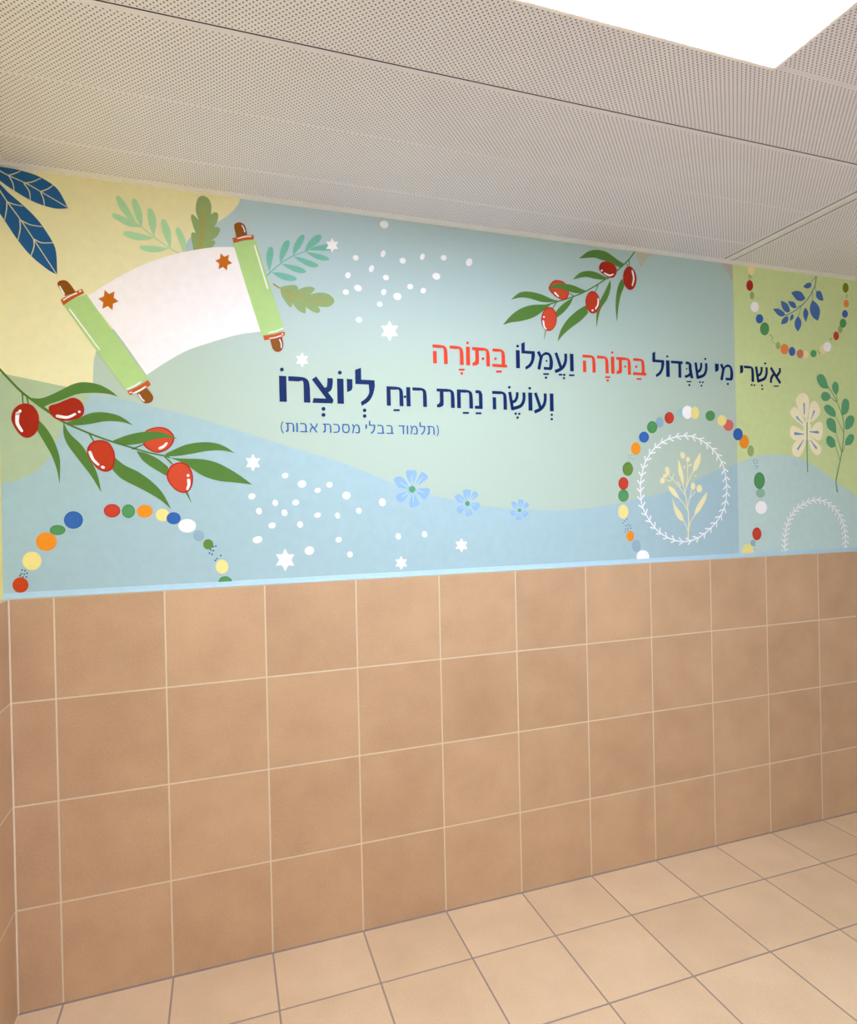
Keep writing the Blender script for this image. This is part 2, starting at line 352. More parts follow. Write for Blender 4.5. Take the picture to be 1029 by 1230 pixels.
# ------------------------------------------------------------------ the mural
# Each motif: (name, label, shapes of the part itself, [(name, label, shapes of the sub-part)]); metres along and up the wall.
# 'f' a filled outline through its points (a third value marks a sharp corner), 'l' a painted stroke with start and end width in mm.
MURAL = [
 ('colour_field','pale blue wave across the lower mural',[
   ('f','blue',1,[(.1715,1.9719,1),(.4389,1.9824,1),(.5504,1.9658),(.6295,1.9474),(.7772,1.9118),(.9797,1.8502),(1.1285,1.8025),(1.2827,1.7574),(1.4493,1.6912),(1.6226,1.6349),(1.7196,1.6122),(1.8372,1.5886),(1.9661,1.5727),(2.0918,1.5643),(2.2377,1.5619),(2.3935,1.5727),(2.56,1.5974),(2.7883,1.6442),(3.0007,1.7174),(3.1481,1.7641,1),(3.15,1.2398,1),(.1559,1.2168,1)]),
  ],[
  ]),
 ('colour_field','yellow field in the upper left of the mural',[
   ('f','yellow',1,[(.1876,2.7444,1),(.9479,2.7512,1),(.9352,2.6873),(.9147,2.6521),(.8889,2.6252),(.8606,2.604),(.8327,2.5888),(.7995,2.5702),(.7691,2.539),(.7551,2.5129),(.7491,2.4835,1),(.6358,2.3662,1),(.469,2.1297,1),(.4609,2.0962),(.457,2.0519),(.4561,1.9872,1),(.3692,2.0041),(.2158,2.0346),(.173,2.043,1)]),
  ],[
  ]),
 ('colour_field','sage green field behind the left fruit branch',[
   ('f','sage',2,[(.173,2.043,1),(.2158,2.0346),(.3692,2.0041),(.4512,1.9875,1),(.4436,1.9743),(.4283,1.9463),(.3961,1.9125),(.3691,1.8873),(.3589,1.8572),(.3438,1.8163),(.3278,1.7783),(.294,1.735),(.2572,1.711),(.2213,1.6952),(.1656,1.6849,1)]),
  ],[
  ]),
 ('colour_field','yellow green panel at the right of the mural',[
   ('f','green',2,[(3.1437,2.7241,1),(3.1468,2.172),(3.1495,1.7622,1),(3.2541,1.7962),(3.3776,1.805),(3.536,1.79),(3.6655,1.7346),(3.7647,1.6787),(3.9174,1.5948),(4.2187,1.4009),(4.8648,.9148,1),(4.9165,2.824,1)]),
  ],[
  ]),
 ('colour_field','grey teal hill at the lower right of the mural',[
   ('f','teal',1,[(3.1495,1.7622,1),(3.2541,1.7962),(3.3776,1.805),(3.536,1.79),(3.6655,1.7346),(3.7647,1.6787),(3.9174,1.5948),(4.2187,1.4009),(4.8648,.9148,1),(3.15,1.2398,1)]),
  ],[
  ]),
 ('colour_field','small beige corner beside the yellow green panel',[
   ('f','beige',1,[(3.0683,2.7004,1),(3.1441,2.7008,1),(3.1443,2.6111,1),(3.1158,2.6511)]),
  ],[
  ]),
 ('colour_field','small beige corner above the smaller fruit branch',[
   ('f','beige',1,[(2.5995,2.7015,1),(2.7143,2.6996,1),(2.6647,2.6719),(2.6327,2.6243,1),(2.616,2.6593)]),
  ],[
  ]),
 ('blue_leaf','broad blue leaf touching the ceiling trim',[
   ('f','navyleaf',4,[(.1965,2.6913),(.2327,2.6933),(.2665,2.6901),(.3112,2.6802),(.3537,2.6574),(.3748,2.6327),(.3956,2.5871,1),(.3629,2.5817),(.328,2.5862),(.2883,2.5991),(.2442,2.6232),(.216,2.6417),(.1959,2.6612)]),
  ],[
   ('leaf_veins',None,[('l','cream',5,[(.2014,2.6831),(.2296,2.6693),(.2762,2.6521),(.3182,2.6308),(.393,2.5904)],3.6,2.52),
     ('l','cream',5,[(.2296,2.6693),(.2453,2.6772),(.2625,2.688)],3.6,2.52),
     ('l','cream',5,[(.2762,2.6521),(.2975,2.6598),(.3191,2.6737)],3.6,2.52),
     ('l','cream',5,[(.3182,2.6308),(.3372,2.6412),(.3536,2.6558)],3.72,2.61),
     ('l','cream',5,[(.2308,2.668),(.2408,2.6469),(.2442,2.6232)],3.6,2.52),
     ('l','cream',5,[(.2722,2.65),(.2862,2.6262),(.2884,2.6006)],3.6,2.52),
     ('l','cream',5,[(.3182,2.6292),(.3257,2.6074),(.3275,2.5877)],3.6,2.52)]),
  ]),
 ('blue_leaf','longer blue leaf pointing down at the scroll',[
   ('f','navyleaf',4,[(.1955,2.6417),(.231,2.6123),(.2669,2.581),(.2979,2.5501),(.3212,2.5195),(.3497,2.4693),(.3584,2.4333),(.3597,2.3657,1),(.3317,2.3813),(.2872,2.4194),(.2514,2.4654),(.2162,2.5244),(.1939,2.568)]),
  ],[
   ('leaf_veins',None,[('l','cream',5,[(.2003,2.6259),(.2252,2.5843),(.2606,2.5316),(.2963,2.4722),(.3584,2.3671)],3.6,2.52),
     ('l','cream',5,[(.2252,2.5843),(.2433,2.5793),(.2668,2.5773)],3.6,2.52),
     ('l','cream',5,[(.2619,2.5303),(.2867,2.5198),(.3185,2.5177)],3.72,2.61),
     ('l','cream',5,[(.2976,2.4739),(.3174,2.4655),(.3497,2.4693)],3.72,2.6),
     ('l','cream',5,[(.224,2.5872),(.2221,2.5598),(.2163,2.5274)],3.6,2.52),
     ('l','cream',5,[(.258,2.5313),(.2587,2.5041),(.2514,2.4669)],3.6,2.52),
     ('l','cream',5,[(.2958,2.4737),(.2958,2.4508),(.2872,2.4209)],3.72,2.61)]),
  ]),
 ('leafy_sprig','light green sprig on the yellow field',[
   ('l','mint',4,[(.5997,2.5633),(.6163,2.551),(.6534,2.5226),(.7025,2.4911),(.7331,2.4757)],3.69,3.69),
  ],[
   ('leaf',None,[('f','mint',4.3,[(.6033,2.5556,1),(.574,2.5764),(.5488,2.6076),(.5374,2.6385),(.5405,2.6479),(.5497,2.6476),(.5712,2.6188),(.589,2.5844)])]),
   ('leaf',None,[('f','mint',4.36,[(.6145,2.552,1),(.5982,2.5815),(.5878,2.617),(.5864,2.6392),(.5922,2.647),(.6032,2.6375),(.6157,2.6084),(.6181,2.58)])]),
   ('leaf',None,[('f','mint',4.42,[(.6107,2.5512,1),(.5734,2.5518),(.5406,2.566),(.5255,2.5782),(.5264,2.5872),(.5374,2.5879),(.5703,2.5779),(.5961,2.5669)])]),
   ('leaf',None,[('f','mint',4.48,[(.6523,2.5246,1),(.6391,2.558),(.6334,2.5943),(.6346,2.6151),(.6404,2.6199),(.6497,2.615),(.6587,2.5914),(.6601,2.5689)])]),
   ('leaf',None,[('f','mint',4.54,[(.6515,2.5203,1),(.6211,2.5097),(.5874,2.5086),(.5616,2.5178),(.557,2.5254),(.5619,2.5321),(.5879,2.5332),(.6252,2.5275)])]),
   ('leaf',None,[('f','mint',4.6,[(.7025,2.4911,1),(.686,2.5265),(.676,2.5626),(.6764,2.5813),(.6827,2.5892),(.6929,2.5813),(.7049,2.5496),(.7062,2.5206)])]),
   ('leaf',None,[('f','mint',4.66,[(.7006,2.4917,1),(.6734,2.4774),(.6429,2.4711),(.6128,2.4768),(.6066,2.4843),(.6132,2.4912),(.6471,2.4938),(.6776,2.4924)])]),
   ('leaf',None,[('f','mint',4.72,[(.7449,2.4812,1),(.732,2.5153),(.7219,2.5475),(.7221,2.56),(.7273,2.5661),(.7369,2.5598),(.7511,2.5301),(.7544,2.5054)])]),
  ]),
 ('leafy_sprig','teal green sprig right of the scroll',[
   ('l','seagreen',4,[(1.0204,2.4276),(1.0712,2.478),(1.1166,2.5108),(1.1607,2.5319),(1.1786,2.5399)],4.8,2.7),
  ],[
   ('leaf',None,[('f','seagreen',4.3,[(1.0321,2.4447,1),(1.0229,2.4758),(1.0226,2.5048),(1.0311,2.5305),(1.0383,2.5351),(1.0461,2.5293),(1.0461,2.5045),(1.0383,2.4687)])]),
   ('leaf',None,[('f','seagreen',4.36,[(1.0712,2.4795,1),(1.0681,2.504),(1.0754,2.537),(1.0888,2.5605),(1.1019,2.5659),(1.1054,2.5566),(1.0997,2.5339),(1.0846,2.5029)])]),
   ('leaf',None,[('f','seagreen',4.42,[(1.1166,2.5123,1),(1.1187,2.5419),(1.1324,2.573),(1.1503,2.5914),(1.1597,2.5896),(1.1557,2.5699),(1.1405,2.5415)])]),
   ('leaf',None,[('f','seagreen',4.48,[(1.1593,2.5333,1),(1.1702,2.5627),(1.1915,2.5889),(1.2125,2.6004),(1.2219,2.5941),(1.2149,2.5768),(1.1937,2.555),(1.1727,2.5407)])]),
   ('leaf',None,[('f','seagreen',4.54,[(1.1726,2.5386,1),(1.1966,2.5538),(1.2266,2.5638),(1.2476,2.5672),(1.258,2.5579),(1.2532,2.5468),(1.2261,2.5423)])]),
   ('leaf',None,[('f','seagreen',4.6,[(1.1622,2.5306,1),(1.1931,2.5296),(1.2257,2.5258),(1.2465,2.5176),(1.2464,2.51),(1.2253,2.5054),(1.2016,2.5097),(1.1781,2.5205)])]),
   ('leaf',None,[('f','seagreen',4.66,[(1.118,2.5095,1),(1.1485,2.5069),(1.1836,2.4988),(1.2056,2.4892),(1.2054,2.4818),(1.189,2.4762),(1.1655,2.4806),(1.1394,2.4941)])]),
   ('leaf',None,[('f','seagreen',4.72,[(1.0755,2.4784,1),(1.1071,2.4774),(1.139,2.4734),(1.1607,2.4623),(1.159,2.4547),(1.1414,2.4508),(1.1153,2.4562),(1.0896,2.4682)])]),
   ('leaf',None,[('f','seagreen',4.78,[(1.0391,2.4425,1),(1.0691,2.4456),(1.1063,2.4405),(1.1264,2.4322),(1.1218,2.422),(1.1001,2.4184),(1.0714,2.4239)])]),
  ]),
 ('oak_leaf','olive green oak leaf standing above the scroll',[
   ('f','oak',4,[(.7784,2.4871,1),(.7722,2.5284),(.7711,2.5493),(.7779,2.5552),(.7857,2.5523,1),(.7747,2.5876),(.7712,2.6081),(.7753,2.6171),(.7831,2.6139),(.7959,2.6008,1),(.7881,2.6272),(.7887,2.6525),(.7963,2.6767),(.8124,2.6866),(.8302,2.6793),(.8389,2.6551),(.837,2.6243,1),(.8493,2.6344),(.8605,2.6304),(.8587,2.6067),(.8461,2.5818,1),(.8602,2.5835),(.8661,2.5736),(.8555,2.551),(.835,2.5324,1),(.8451,2.5349),(.8489,2.5269),(.8386,2.5108),(.8222,2.4962,1)]),
  ],[
   ('leaf_veins',None,[('l','ochre',5,[(.7943,2.4931),(.8031,2.5321),(.8099,2.5709),(.8129,2.6178),(.8095,2.6427)],10.08,7.06)]),
  ]),
 ('oak_leaf','olive green oak leaf lying right of the scroll',[
   ('f','oak',4,[(1.0679,2.3913,1),(1.0881,2.3997),(1.12,2.4051),(1.1315,2.3988),(1.1313,2.3884,1),(1.152,2.3992),(1.1785,2.4047),(1.1931,2.3971),(1.1764,2.3762,1),(1.2047,2.3854),(1.2376,2.3848),(1.2613,2.3689),(1.2609,2.3508),(1.2395,2.3355),(1.2021,2.3338,1),(1.2108,2.3226),(1.2061,2.3118),(1.1883,2.3118),(1.1577,2.3286,1),(1.1582,2.3094),(1.1499,2.3052),(1.1297,2.3159),(1.1105,2.3394,1),(1.1081,2.3259),(1.1023,2.3231),(1.0896,2.3361),(1.073,2.364)]),
  ],[
   ('leaf_veins',None,[('l','ochre',5,[(1.0453,2.4015),(1.0706,2.3872),(1.1134,2.3676),(1.1686,2.3548),(1.2338,2.35)],6,4.2),
     ('l','ochre',5,[(1.0977,2.3765),(1.1032,2.3638),(1.1056,2.3404)],6,4.2)]),
  ]),
 ('scroll','open white parchment scroll on two green rollers',[
   ('f','parchment',6,[(.4431,2.3011,1),(.4923,2.3414),(.5587,2.3896),(.6164,2.4264),(.6848,2.4592),(.7437,2.4829),(.8393,2.5102),(.9118,2.5193,1),(.9569,2.3823),(.9994,2.2267,1),(.9362,2.2148),(.8796,2.1968),(.8183,2.1734),(.7498,2.1442),(.6824,2.1008),(.6188,2.0529,1),(.53,2.1892)]),
  ],[
   ('roller','green left roller of the scroll',[('f','roller',7,[(.3758,2.2682,1),(.4042,2.292),(.4432,2.3108,1),(.4855,2.2449),(.623,2.0395,1),(.5889,2.0158),(.5551,1.9971,1),(.4646,2.1325)]),
     ('l','white',9,[(.3931,2.2569),(.4775,2.1308)],4.59,4.59),
     ('l','white',9,[(.5562,2.0014),(.5792,2.0128),(.6001,2.0279)],4.24,4.24)]),
   ('roller','green right roller of the scroll',[('f','roller',7,[(.9093,2.5315,1),(.9489,2.5469),(.9867,2.5527,1),(1.03,2.4044),(1.0788,2.2412,1),(1.0388,2.2208),(1.0004,2.2128,1),(.9534,2.371)]),
     ('l','white',9,[(.982,2.5325),(1.024,2.3841)],4.73,4.73),
     ('l','white',9,[(1.0239,2.2241),(1.0519,2.2327),(1.075,2.2445)],3.96,3.96)]),
   ('roller_collar',None,[('f','rust',8,[(.3681,2.2837,1),(.375,2.292),(.4206,2.3215),(.4312,2.3261,1),(.4364,2.3133,1),(.4042,2.292),(.3758,2.2682,1)]),
     ('l','white',9,[(.3762,2.2855),(.3953,2.3004),(.4145,2.3113)],4.08,4.08),
     ('l','white',9,[(.4228,2.3171),(.4274,2.3196)],4.08,4.08)]),
   ('roller_collar',None,[('f','rust',8,[(.5584,1.9952,1),(.5888,2.0116),(.623,2.0358,1),(.6304,2.0224),(.6225,2.0131),(.5667,1.9819,1)]),
     ('l','white',9,[(.5764,1.9891),(.5957,1.9998),(.6152,2.0133)],4.24,4.24),
     ('l','white',9,[(.5669,1.9908),(.5712,1.9925)],4.16,4.16)]),
   ('roller_collar',None,[('f','rust',8,[(.9068,2.551,1),(.9409,2.5602),(.9753,2.57),(.9802,2.5628),(.9792,2.5544,1),(.9448,2.5469),(.9106,2.5333,1)]),
     ('l','white',9,[(.9241,2.5509),(.9492,2.5599),(.971,2.5643)],3.44,3.44)]),
   ('roller_collar',None,[('f','rust',8,[(1.0046,2.2127,1),(1.0431,2.2211),(1.0756,2.2322),(1.0811,2.2259),(1.0774,2.2168),(1.0427,2.2056),(1.0085,2.1959,1)]),
     ('l','white',9,[(1.0278,2.2046),(1.0471,2.209),(1.0679,2.2175)],3.52,3.52),
     ('l','white',9,[(1.0724,2.2253),(1.0736,2.2205)],3.52,3.52)]),
   ('roller_handle',None,[('f','rustdark',7.4,[(.3809,2.2991,1),(.3611,2.3312),(.364,2.3452),(.3807,2.3504),(.394,2.342),(.4123,2.3147,1)]),
     ('f','brown',8,[(.3819,2.3038,1),(.3652,2.3308),(.3677,2.3425),(.3817,2.3469),(.3928,2.3398),(.4083,2.3169,1)]),
     ('l','white',9,[(.3664,2.3292),(.3724,2.3171),(.3788,2.305)],4.59,4.59)]),
   ('roller_handle',None,[('f','rustdark',7.4,[(.5873,1.989,1),(.6185,2.0092,1),(.6373,1.982),(.6335,1.9633),(.6155,1.9563),(.6022,1.9648)]),
     ('f','brown',8,[(.5914,1.9877,1),(.6177,2.0047,1),(.6334,1.9818),(.6302,1.9661),(.6151,1.9603),(.6039,1.9674)]),
     ('l','white',9,[(.594,1.9856),(.6023,1.9712),(.6094,1.9646)],4.77,4.77)]),
   ('roller_handle',None,[('f','rustdark',7.4,[(.9209,2.5544,1),(.9139,2.5915),(.9191,2.6042),(.9345,2.6092),(.9501,2.6003),(.9577,2.5679,1)]),
     ('f','brown',8,[(.9232,2.5594,1),(.9173,2.5905),(.9217,2.6012),(.9346,2.6054),(.9477,2.598),(.9541,2.5707,1)]),
     ('l','white',9,[(.9409,2.5992),(.9465,2.5891),(.9496,2.5773)],3.96,3.96)]),
   ('roller_handle',None,[('f','rustdark',7.4,[(1.029,2.2008,1),(1.0713,2.2133,1),(1.075,2.1835),(1.0676,2.1632),(1.0511,2.1574),(1.0368,2.1688)]),
     ('f','brown',8,[(1.0326,2.1981,1),(1.0681,2.2087,1),(1.0712,2.1836),(1.0651,2.1666),(1.0512,2.1617),(1.0392,2.1713)]),
     ('l','white',9,[(1.062,2.2025),(1.0669,2.1896),(1.0674,2.1742)],3.96,3.96)]),
   ('painted_star','brown star on the left of the parchment',[('f','starbrown',7,[(.497,2.3295,1),(.4948,2.3081,1),(.4781,2.2988,1),(.4923,2.2877,1),(.4892,2.2664,1),(.5057,2.2766,1),(.5194,2.2644,1),(.5216,2.2859,1),(.5385,2.2952,1),(.5241,2.3064,1),(.5272,2.3278,1),(.5107,2.3175,1)])]),
   ('painted_star','brown star on the right of the parchment',[('f','starbrown',7,[(.8659,2.4923,1),(.8636,2.4731,1),(.8477,2.4647,1),(.861,2.4548,1),(.8578,2.4357,1),(.8734,2.4449,1),(.8862,2.4341,1),(.8886,2.4534,1),(.9046,2.4618,1),(.8912,2.4717,1),(.8944,2.4909,1),(.8787,2.4816,1)])]),
  ]),
 ('fruit_branch','large red fruit branch at the left of the mural',[
   ('l','stem',4,[(.1849,2.0594),(.1934,2.0496),(.221,2.016),(.2523,1.9801),(.2984,1.9402),(.3344,1.912),(.3672,1.8876),(.4079,1.8674),(.453,1.8469),(.5065,1.8263),(.5724,1.8046),(.6224,1.7893),(.6709,1.7787),(.6851,1.7735)],7.38,4.92),
   ('l','stem',4,[(.253,1.9802),(.2544,1.9429)],5.04,4.03),
   ('l','stem',4,[(.2647,1.9702),(.2695,1.9413)],4.92,3.94),
   ('l','stem',4,[(.3093,1.9364),(.3291,1.9202)],5.04,4.03),
   ('l','stem',4,[(.4417,1.851),(.4545,1.8255)],5.16,4.13),
   ('l','stem',4,[(.5706,1.8017),(.6048,1.8174)],5.28,4.22),
   ('l','stem',4,[(.6707,1.7762),(.6927,1.7519)],5.28,4.23),
  ],[
   ('leaf',None,[('f','leaf',4.7,[(.2771,1.9624,1),(.3098,1.9636),(.3544,1.9863),(.3959,2.0113),(.4301,2.0201),(.4719,2.0147),(.5063,1.9968),(.53,1.9761,1),(.4983,1.9848),(.456,1.9861),(.4103,1.9801),(.365,1.9593),(.3314,1.9455),(.3056,1.9354)])]),
   ('leaf',None,[('f','leaf',4.76,[(.2956,1.8942,1),(.3187,1.8655),(.3399,1.8238),(.3537,1.7735),(.3546,1.7313),(.3518,1.6841,1),(.3454,1.7313),(.3316,1.7775),(.314,1.8151),(.293,1.8566,1)])]),
   ('leaf',None,[('f','leaf',4.82,[(.3672,1.8876,1),(.385,1.8499),(.4218,1.808),(.451,1.7484),(.4654,1.7055),(.4728,1.6574,1),(.4426,1.7142),(.4059,1.7696),(.3769,1.8159),(.3671,1.8496)])]),
   ('leaf',None,[('f','leaf',4.88,[(.3746,1.8857,1),(.4086,1.8993),(.4431,1.9173),(.4815,1.9227),(.524,1.9153),(.5531,1.8987),(.5732,1.8809,1),(.5392,1.8918),(.4924,1.8929),(.4462,1.8831),(.4157,1.8782),(.3931,1.8776)])]),
   ('leaf',None,[('f','leaf',4.94,[(.5036,1.7858,1),(.5419,1.7493),(.5849,1.7253),(.6243,1.6945),(.656,1.659),(.6756,1.6211),(.6861,1.5965,1),(.6513,1.6303),(.6035,1.6617),(.5447,1.695),(.5216,1.7146),(.4989,1.7448,1)])]),
   ('leaf',None,[('f','leaf',5,[(.5824,1.7952,1),(.6142,1.7868),(.6501,1.7672),(.6802,1.7408,1),(.6795,1.7075,1),(.6373,1.7341),(.6017,1.7626)])]),
   ('leaf',None,[('f','leaf',5.06,[(.6709,1.785,1),(.7,1.8008),(.7418,1.8192),(.7925,1.8275),(.835,1.8249),(.8692,1.8117),(.8983,1.7901,1),(.8603,1.7993),(.8088,1.7975),(.7495,1.7857),(.7077,1.7787),(.6789,1.7785)])]),
   ('leaf',None,[('f','leaf',5.12,[(.687,1.7727,1),(.7324,1.7699),(.7912,1.768),(.8421,1.7546),(.8978,1.7228),(.9324,1.6974),(.955,1.6788,1),(.897,1.687),(.8408,1.6933),(.79,1.7116),(.7485,1.7409),(.7197,1.7587)])]),
   ('leaf','leaf lying over a fruit',[('f','leaf',9,[(.5084,1.8269,1),(.5479,1.8449),(.5877,1.8565),(.6239,1.8616),(.6562,1.8609),(.6846,1.8517),(.7111,1.8388,1),(.6762,1.8405),(.6394,1.8355),(.5989,1.8217),(.563,1.8155),(.5394,1.8165)])]),
   ('fruit',None,[('f','fruitedge',6,[(.2297,1.9255),(.2443,1.9397),(.2659,1.9445),(.2856,1.9335),(.2977,1.9068),(.297,1.8733),(.2874,1.8481),(.2672,1.834),(.2494,1.8391),(.2337,1.8595),(.2219,1.8881),(.223,1.9088)]),
     ('f','fruitdark',7,[(.2327,1.9227),(.2458,1.9356),(.2653,1.9401),(.283,1.93),(.2939,1.9053),(.2932,1.8746),(.2846,1.8514),(.2664,1.8384),(.2503,1.8431),(.2363,1.8619),(.2256,1.8882),(.2266,1.9073)]),
     ('l','white',8,[(.2391,1.9113),(.2377,1.8803),(.2497,1.8557)],11.48,8.04),
     ('f','white',8,[(.25,1.9191),(.2491,1.9162),(.2469,1.9143),(.2442,1.9142),(.2421,1.916),(.2414,1.9189),(.2423,1.9218),(.2444,1.9237),(.2471,1.9238),(.2492,1.922)])]),
   ('fruit',None,[('f','fruitedge',6,[(.3276,1.937),(.3536,1.9484),(.3799,1.962),(.3988,1.9677),(.4174,1.9591),(.4283,1.936),(.4239,1.9103),(.3972,1.8947),(.3673,1.891),(.3452,1.8976),(.3308,1.914)]),
     ('f','fruitdark',7,[(.3325,1.9363),(.356,1.9468),(.3797,1.9593),(.3966,1.9645),(.4134,1.9566),(.4232,1.9353),(.4193,1.9117),(.3952,1.8974),(.3683,1.894),(.3484,1.9),(.3354,1.9151)]),
     ('l','white',8,[(.3509,1.9062),(.3787,1.9027),(.4014,1.9139)],10.32,7.23),
     ('f','white',8,[(.4178,1.9221),(.417,1.9195),(.4151,1.9179),(.4127,1.9179),(.4109,1.9194),(.4102,1.9218),(.411,1.9244),(.4129,1.926),(.4152,1.926),(.4171,1.9245)])]),
   ('fruit',None,[('f','fruitedge',6,[(.437,1.8082),(.4526,1.8255),(.4757,1.8301),(.4987,1.8219),(.5137,1.7961),(.5169,1.7659),(.5085,1.7356),(.4889,1.7248),(.466,1.7334),(.4473,1.757),(.4345,1.7825)]),
     ('f','fruit',7,[(.4409,1.8058),(.455,1.8218),(.4758,1.826),(.4965,1.8184),(.51,1.7947),(.5129,1.7669),(.5053,1.7391),(.4876,1.7291),(.467,1.737),(.4502,1.7587),(.4387,1.7822)]),
     ('l','white',8,[(.4423,1.789),(.4513,1.7655),(.4663,1.7485)],10.32,7.23),
     ('f','white',8,[(.4853,1.7375),(.4833,1.7354),(.4799,1.7349),(.4763,1.7364),(.474,1.7392),(.4738,1.7422),(.4758,1.7444),(.4792,1.7448),(.4828,1.7434),(.4851,1.7406)])]),
   ('fruit',None,[('f','fruitedge',6,[(.6118,1.8635),(.6484,1.8775),(.6809,1.8716),(.701,1.8475),(.6963,1.8208),(.6753,1.7984),(.6466,1.7893),(.6225,1.7978),(.6048,1.8152),(.6033,1.8371)]),
     ('f','fruitlight',7,[(.6158,1.8612),(.6488,1.874),(.678,1.8685),(.696,1.8464),(.6918,1.8218),(.6729,1.8012),(.647,1.7928),(.6254,1.8007),(.6094,1.8166),(.6081,1.8368)]),
     ('l','white',8,[(.655,1.8048),(.6674,1.8116),(.6766,1.8223)],9.68,6.78)]),
   ('fruit',None,[('f','fruitedge',6,[(.6778,1.7275),(.6906,1.7474),(.7156,1.7578),(.7403,1.7498),(.7565,1.7229),(.7578,1.687),(.7468,1.6602),(.7257,1.6515),(.7011,1.6629),(.6811,1.6875),(.6742,1.7097)]),
     ('f','fruitlight',7,[(.6817,1.7256),(.6932,1.744),(.7157,1.7535),(.738,1.7462),(.7525,1.7214),(.7536,1.6884),(.7437,1.6638),(.7248,1.6558),(.7026,1.6662),(.6846,1.6889),(.6784,1.7093)]),
     ('l','white',8,[(.7442,1.6961),(.7447,1.6804),(.7393,1.6648)],10.8,7.56),
     ('f','white',8,[(.7474,1.7118),(.7465,1.7089),(.7442,1.7071),(.7413,1.7071),(.7391,1.7089),(.7383,1.7118),(.7392,1.7147),(.7415,1.7165),(.7444,1.7164),(.7466,1.7147)])]),
   ('leaf_tip',None,[('l','stem',4,[(.7366,1.6536),(.7441,1.6356),(.7513,1.6176)],7.92,.88)]),
  ]),
 ('fruit_branch','smaller red fruit branch hanging from the ceiling trim',[
   ('l','stem',4,[(2.6139,2.7156),(2.6027,2.6991),(2.5693,2.6562),(2.5041,2.5982),(2.4401,2.553),(2.3564,2.5007),(2.2882,2.4682),(2.2146,2.4413),(2.1619,2.4224),(2.1359,2.4156)],6.1,4.88),
   ('l','stem',4,[(2.5581,2.6339),(2.5599,2.619)],4.88,3.91),
   ('l','stem',4,[(2.5693,2.6531),(2.5706,2.6201)],4.8,3.84),
   ('l','stem',4,[(2.4063,2.5261),(2.3939,2.4983)],4.8,3.84),
   ('l','stem',4,[(2.1999,2.4314),(2.1844,2.4099)],4.64,3.71),
   ('l','stem',4,[(2.2882,2.4682),(2.2671,2.4791)],4.72,3.78),
  ],[
   ('leaf',None,[('f','leaf',4.7,[(2.3155,2.6316,1),(2.3603,2.6659),(2.4085,2.679),(2.4569,2.6738),(2.5053,2.6492),(2.5438,2.6324,1),(2.5186,2.6159),(2.4698,2.6305),(2.4283,2.6379),(2.3871,2.6435)])]),
   ('leaf',None,[('f','leaf',4.76,[(2.2832,2.5389,1),(2.3174,2.5703),(2.3584,2.5833),(2.3993,2.5816),(2.4404,2.5679),(2.4681,2.5605,1),(2.4332,2.5535),(2.3918,2.553),(2.3442,2.5566)])]),
   ('leaf',None,[('f','leaf',4.82,[(2.5302,2.5678,1),(2.5409,2.5388),(2.5228,2.4951),(2.5088,2.4399),(2.5002,2.3751,1),(2.4946,2.4387),(2.5003,2.4991),(2.5133,2.5422)])]),
   ('leaf',None,[('f','leaf',4.88,[(2.4701,2.556,1),(2.4706,2.5202),(2.452,2.4709),(2.4162,2.4203),(2.3957,2.3429,1),(2.3964,2.4009),(2.41,2.4494),(2.4388,2.4994)])]),
   ('leaf',None,[('f','leaf',4.94,[(2.3447,2.435,1),(2.3555,2.4035,1),(2.3194,2.3684),(2.2649,2.3293),(2.2311,2.3007),(2.204,2.2711,1),(2.2183,2.3172),(2.2525,2.3662),(2.3002,2.4078)])]),
   ('leaf',None,[('f','leaf',5,[(1.9905,2.4275,1),(2.0287,2.4592),(2.0731,2.4689),(2.1305,2.4627),(2.182,2.4472),(2.2146,2.4431,1),(2.1817,2.4345),(2.1298,2.4311),(2.0788,2.441),(2.0346,2.441)])]),
   ('leaf',None,[('f','leaf',5.06,[(1.9521,2.3217,1),(1.989,2.3627),(2.0335,2.3945),(2.091,2.4152),(2.1749,2.4235,1),(2.1353,2.3915),(2.0897,2.3621),(2.0323,2.3435),(1.9883,2.3345)])]),
   ('leaf',None,[('f','leaf',5.12,[(2.2848,2.4649,1),(2.2673,2.4314),(2.2332,2.3937),(2.1965,2.3676,1),(2.1971,2.3936),(2.2341,2.4314)])]),
   ('leaf','leaf lying over a fruit',[('f','leaf',9,[(2.1687,2.4891,1),(2.19,2.5084),(2.2361,2.5169),(2.2826,2.5143),(2.3226,2.5035),(2.3495,2.496,1),(2.3154,2.4835),(2.2752,2.4845),(2.229,2.493),(2.1961,2.4934)])]),
   ('fruit',None,[('f','fruitedge',6,[(2.4136,2.6038),(2.428,2.6278),(2.4629,2.6339),(2.4975,2.6185),(2.5032,2.5921),(2.4858,2.5671),(2.4543,2.5675),(2.4235,2.584)]),
     ('f','fruitdark',7,[(2.4181,2.6035),(2.4311,2.6256),(2.4625,2.6312),(2.4936,2.6169),(2.4987,2.5926),(2.483,2.5696),(2.4547,2.5701),(2.427,2.5853)]),
     ('l','white',8,[(2.4408,2.5816),(2.465,2.5745),(2.484,2.5812)],8.26,5.79),
     ('f','white',8,[(2.432,2.592),(2.431,2.5895),(2.4286,2.5877),(2.4256,2.5874),(2.4232,2.5887),(2.4223,2.591),(2.4233,2.5936),(2.4257,2.5953),(2.4287,2.5956),(2.4311,2.5944)])]),
   ('fruit',None,[('f','fruitedge',6,[(2.6054,2.5785),(2.6005,2.5471),(2.584,2.5257),(2.5623,2.5224),(2.5437,2.5384),(2.5352,2.5675),(2.5401,2.5987),(2.5565,2.6202),(2.5781,2.6237),(2.5969,2.6078)]),
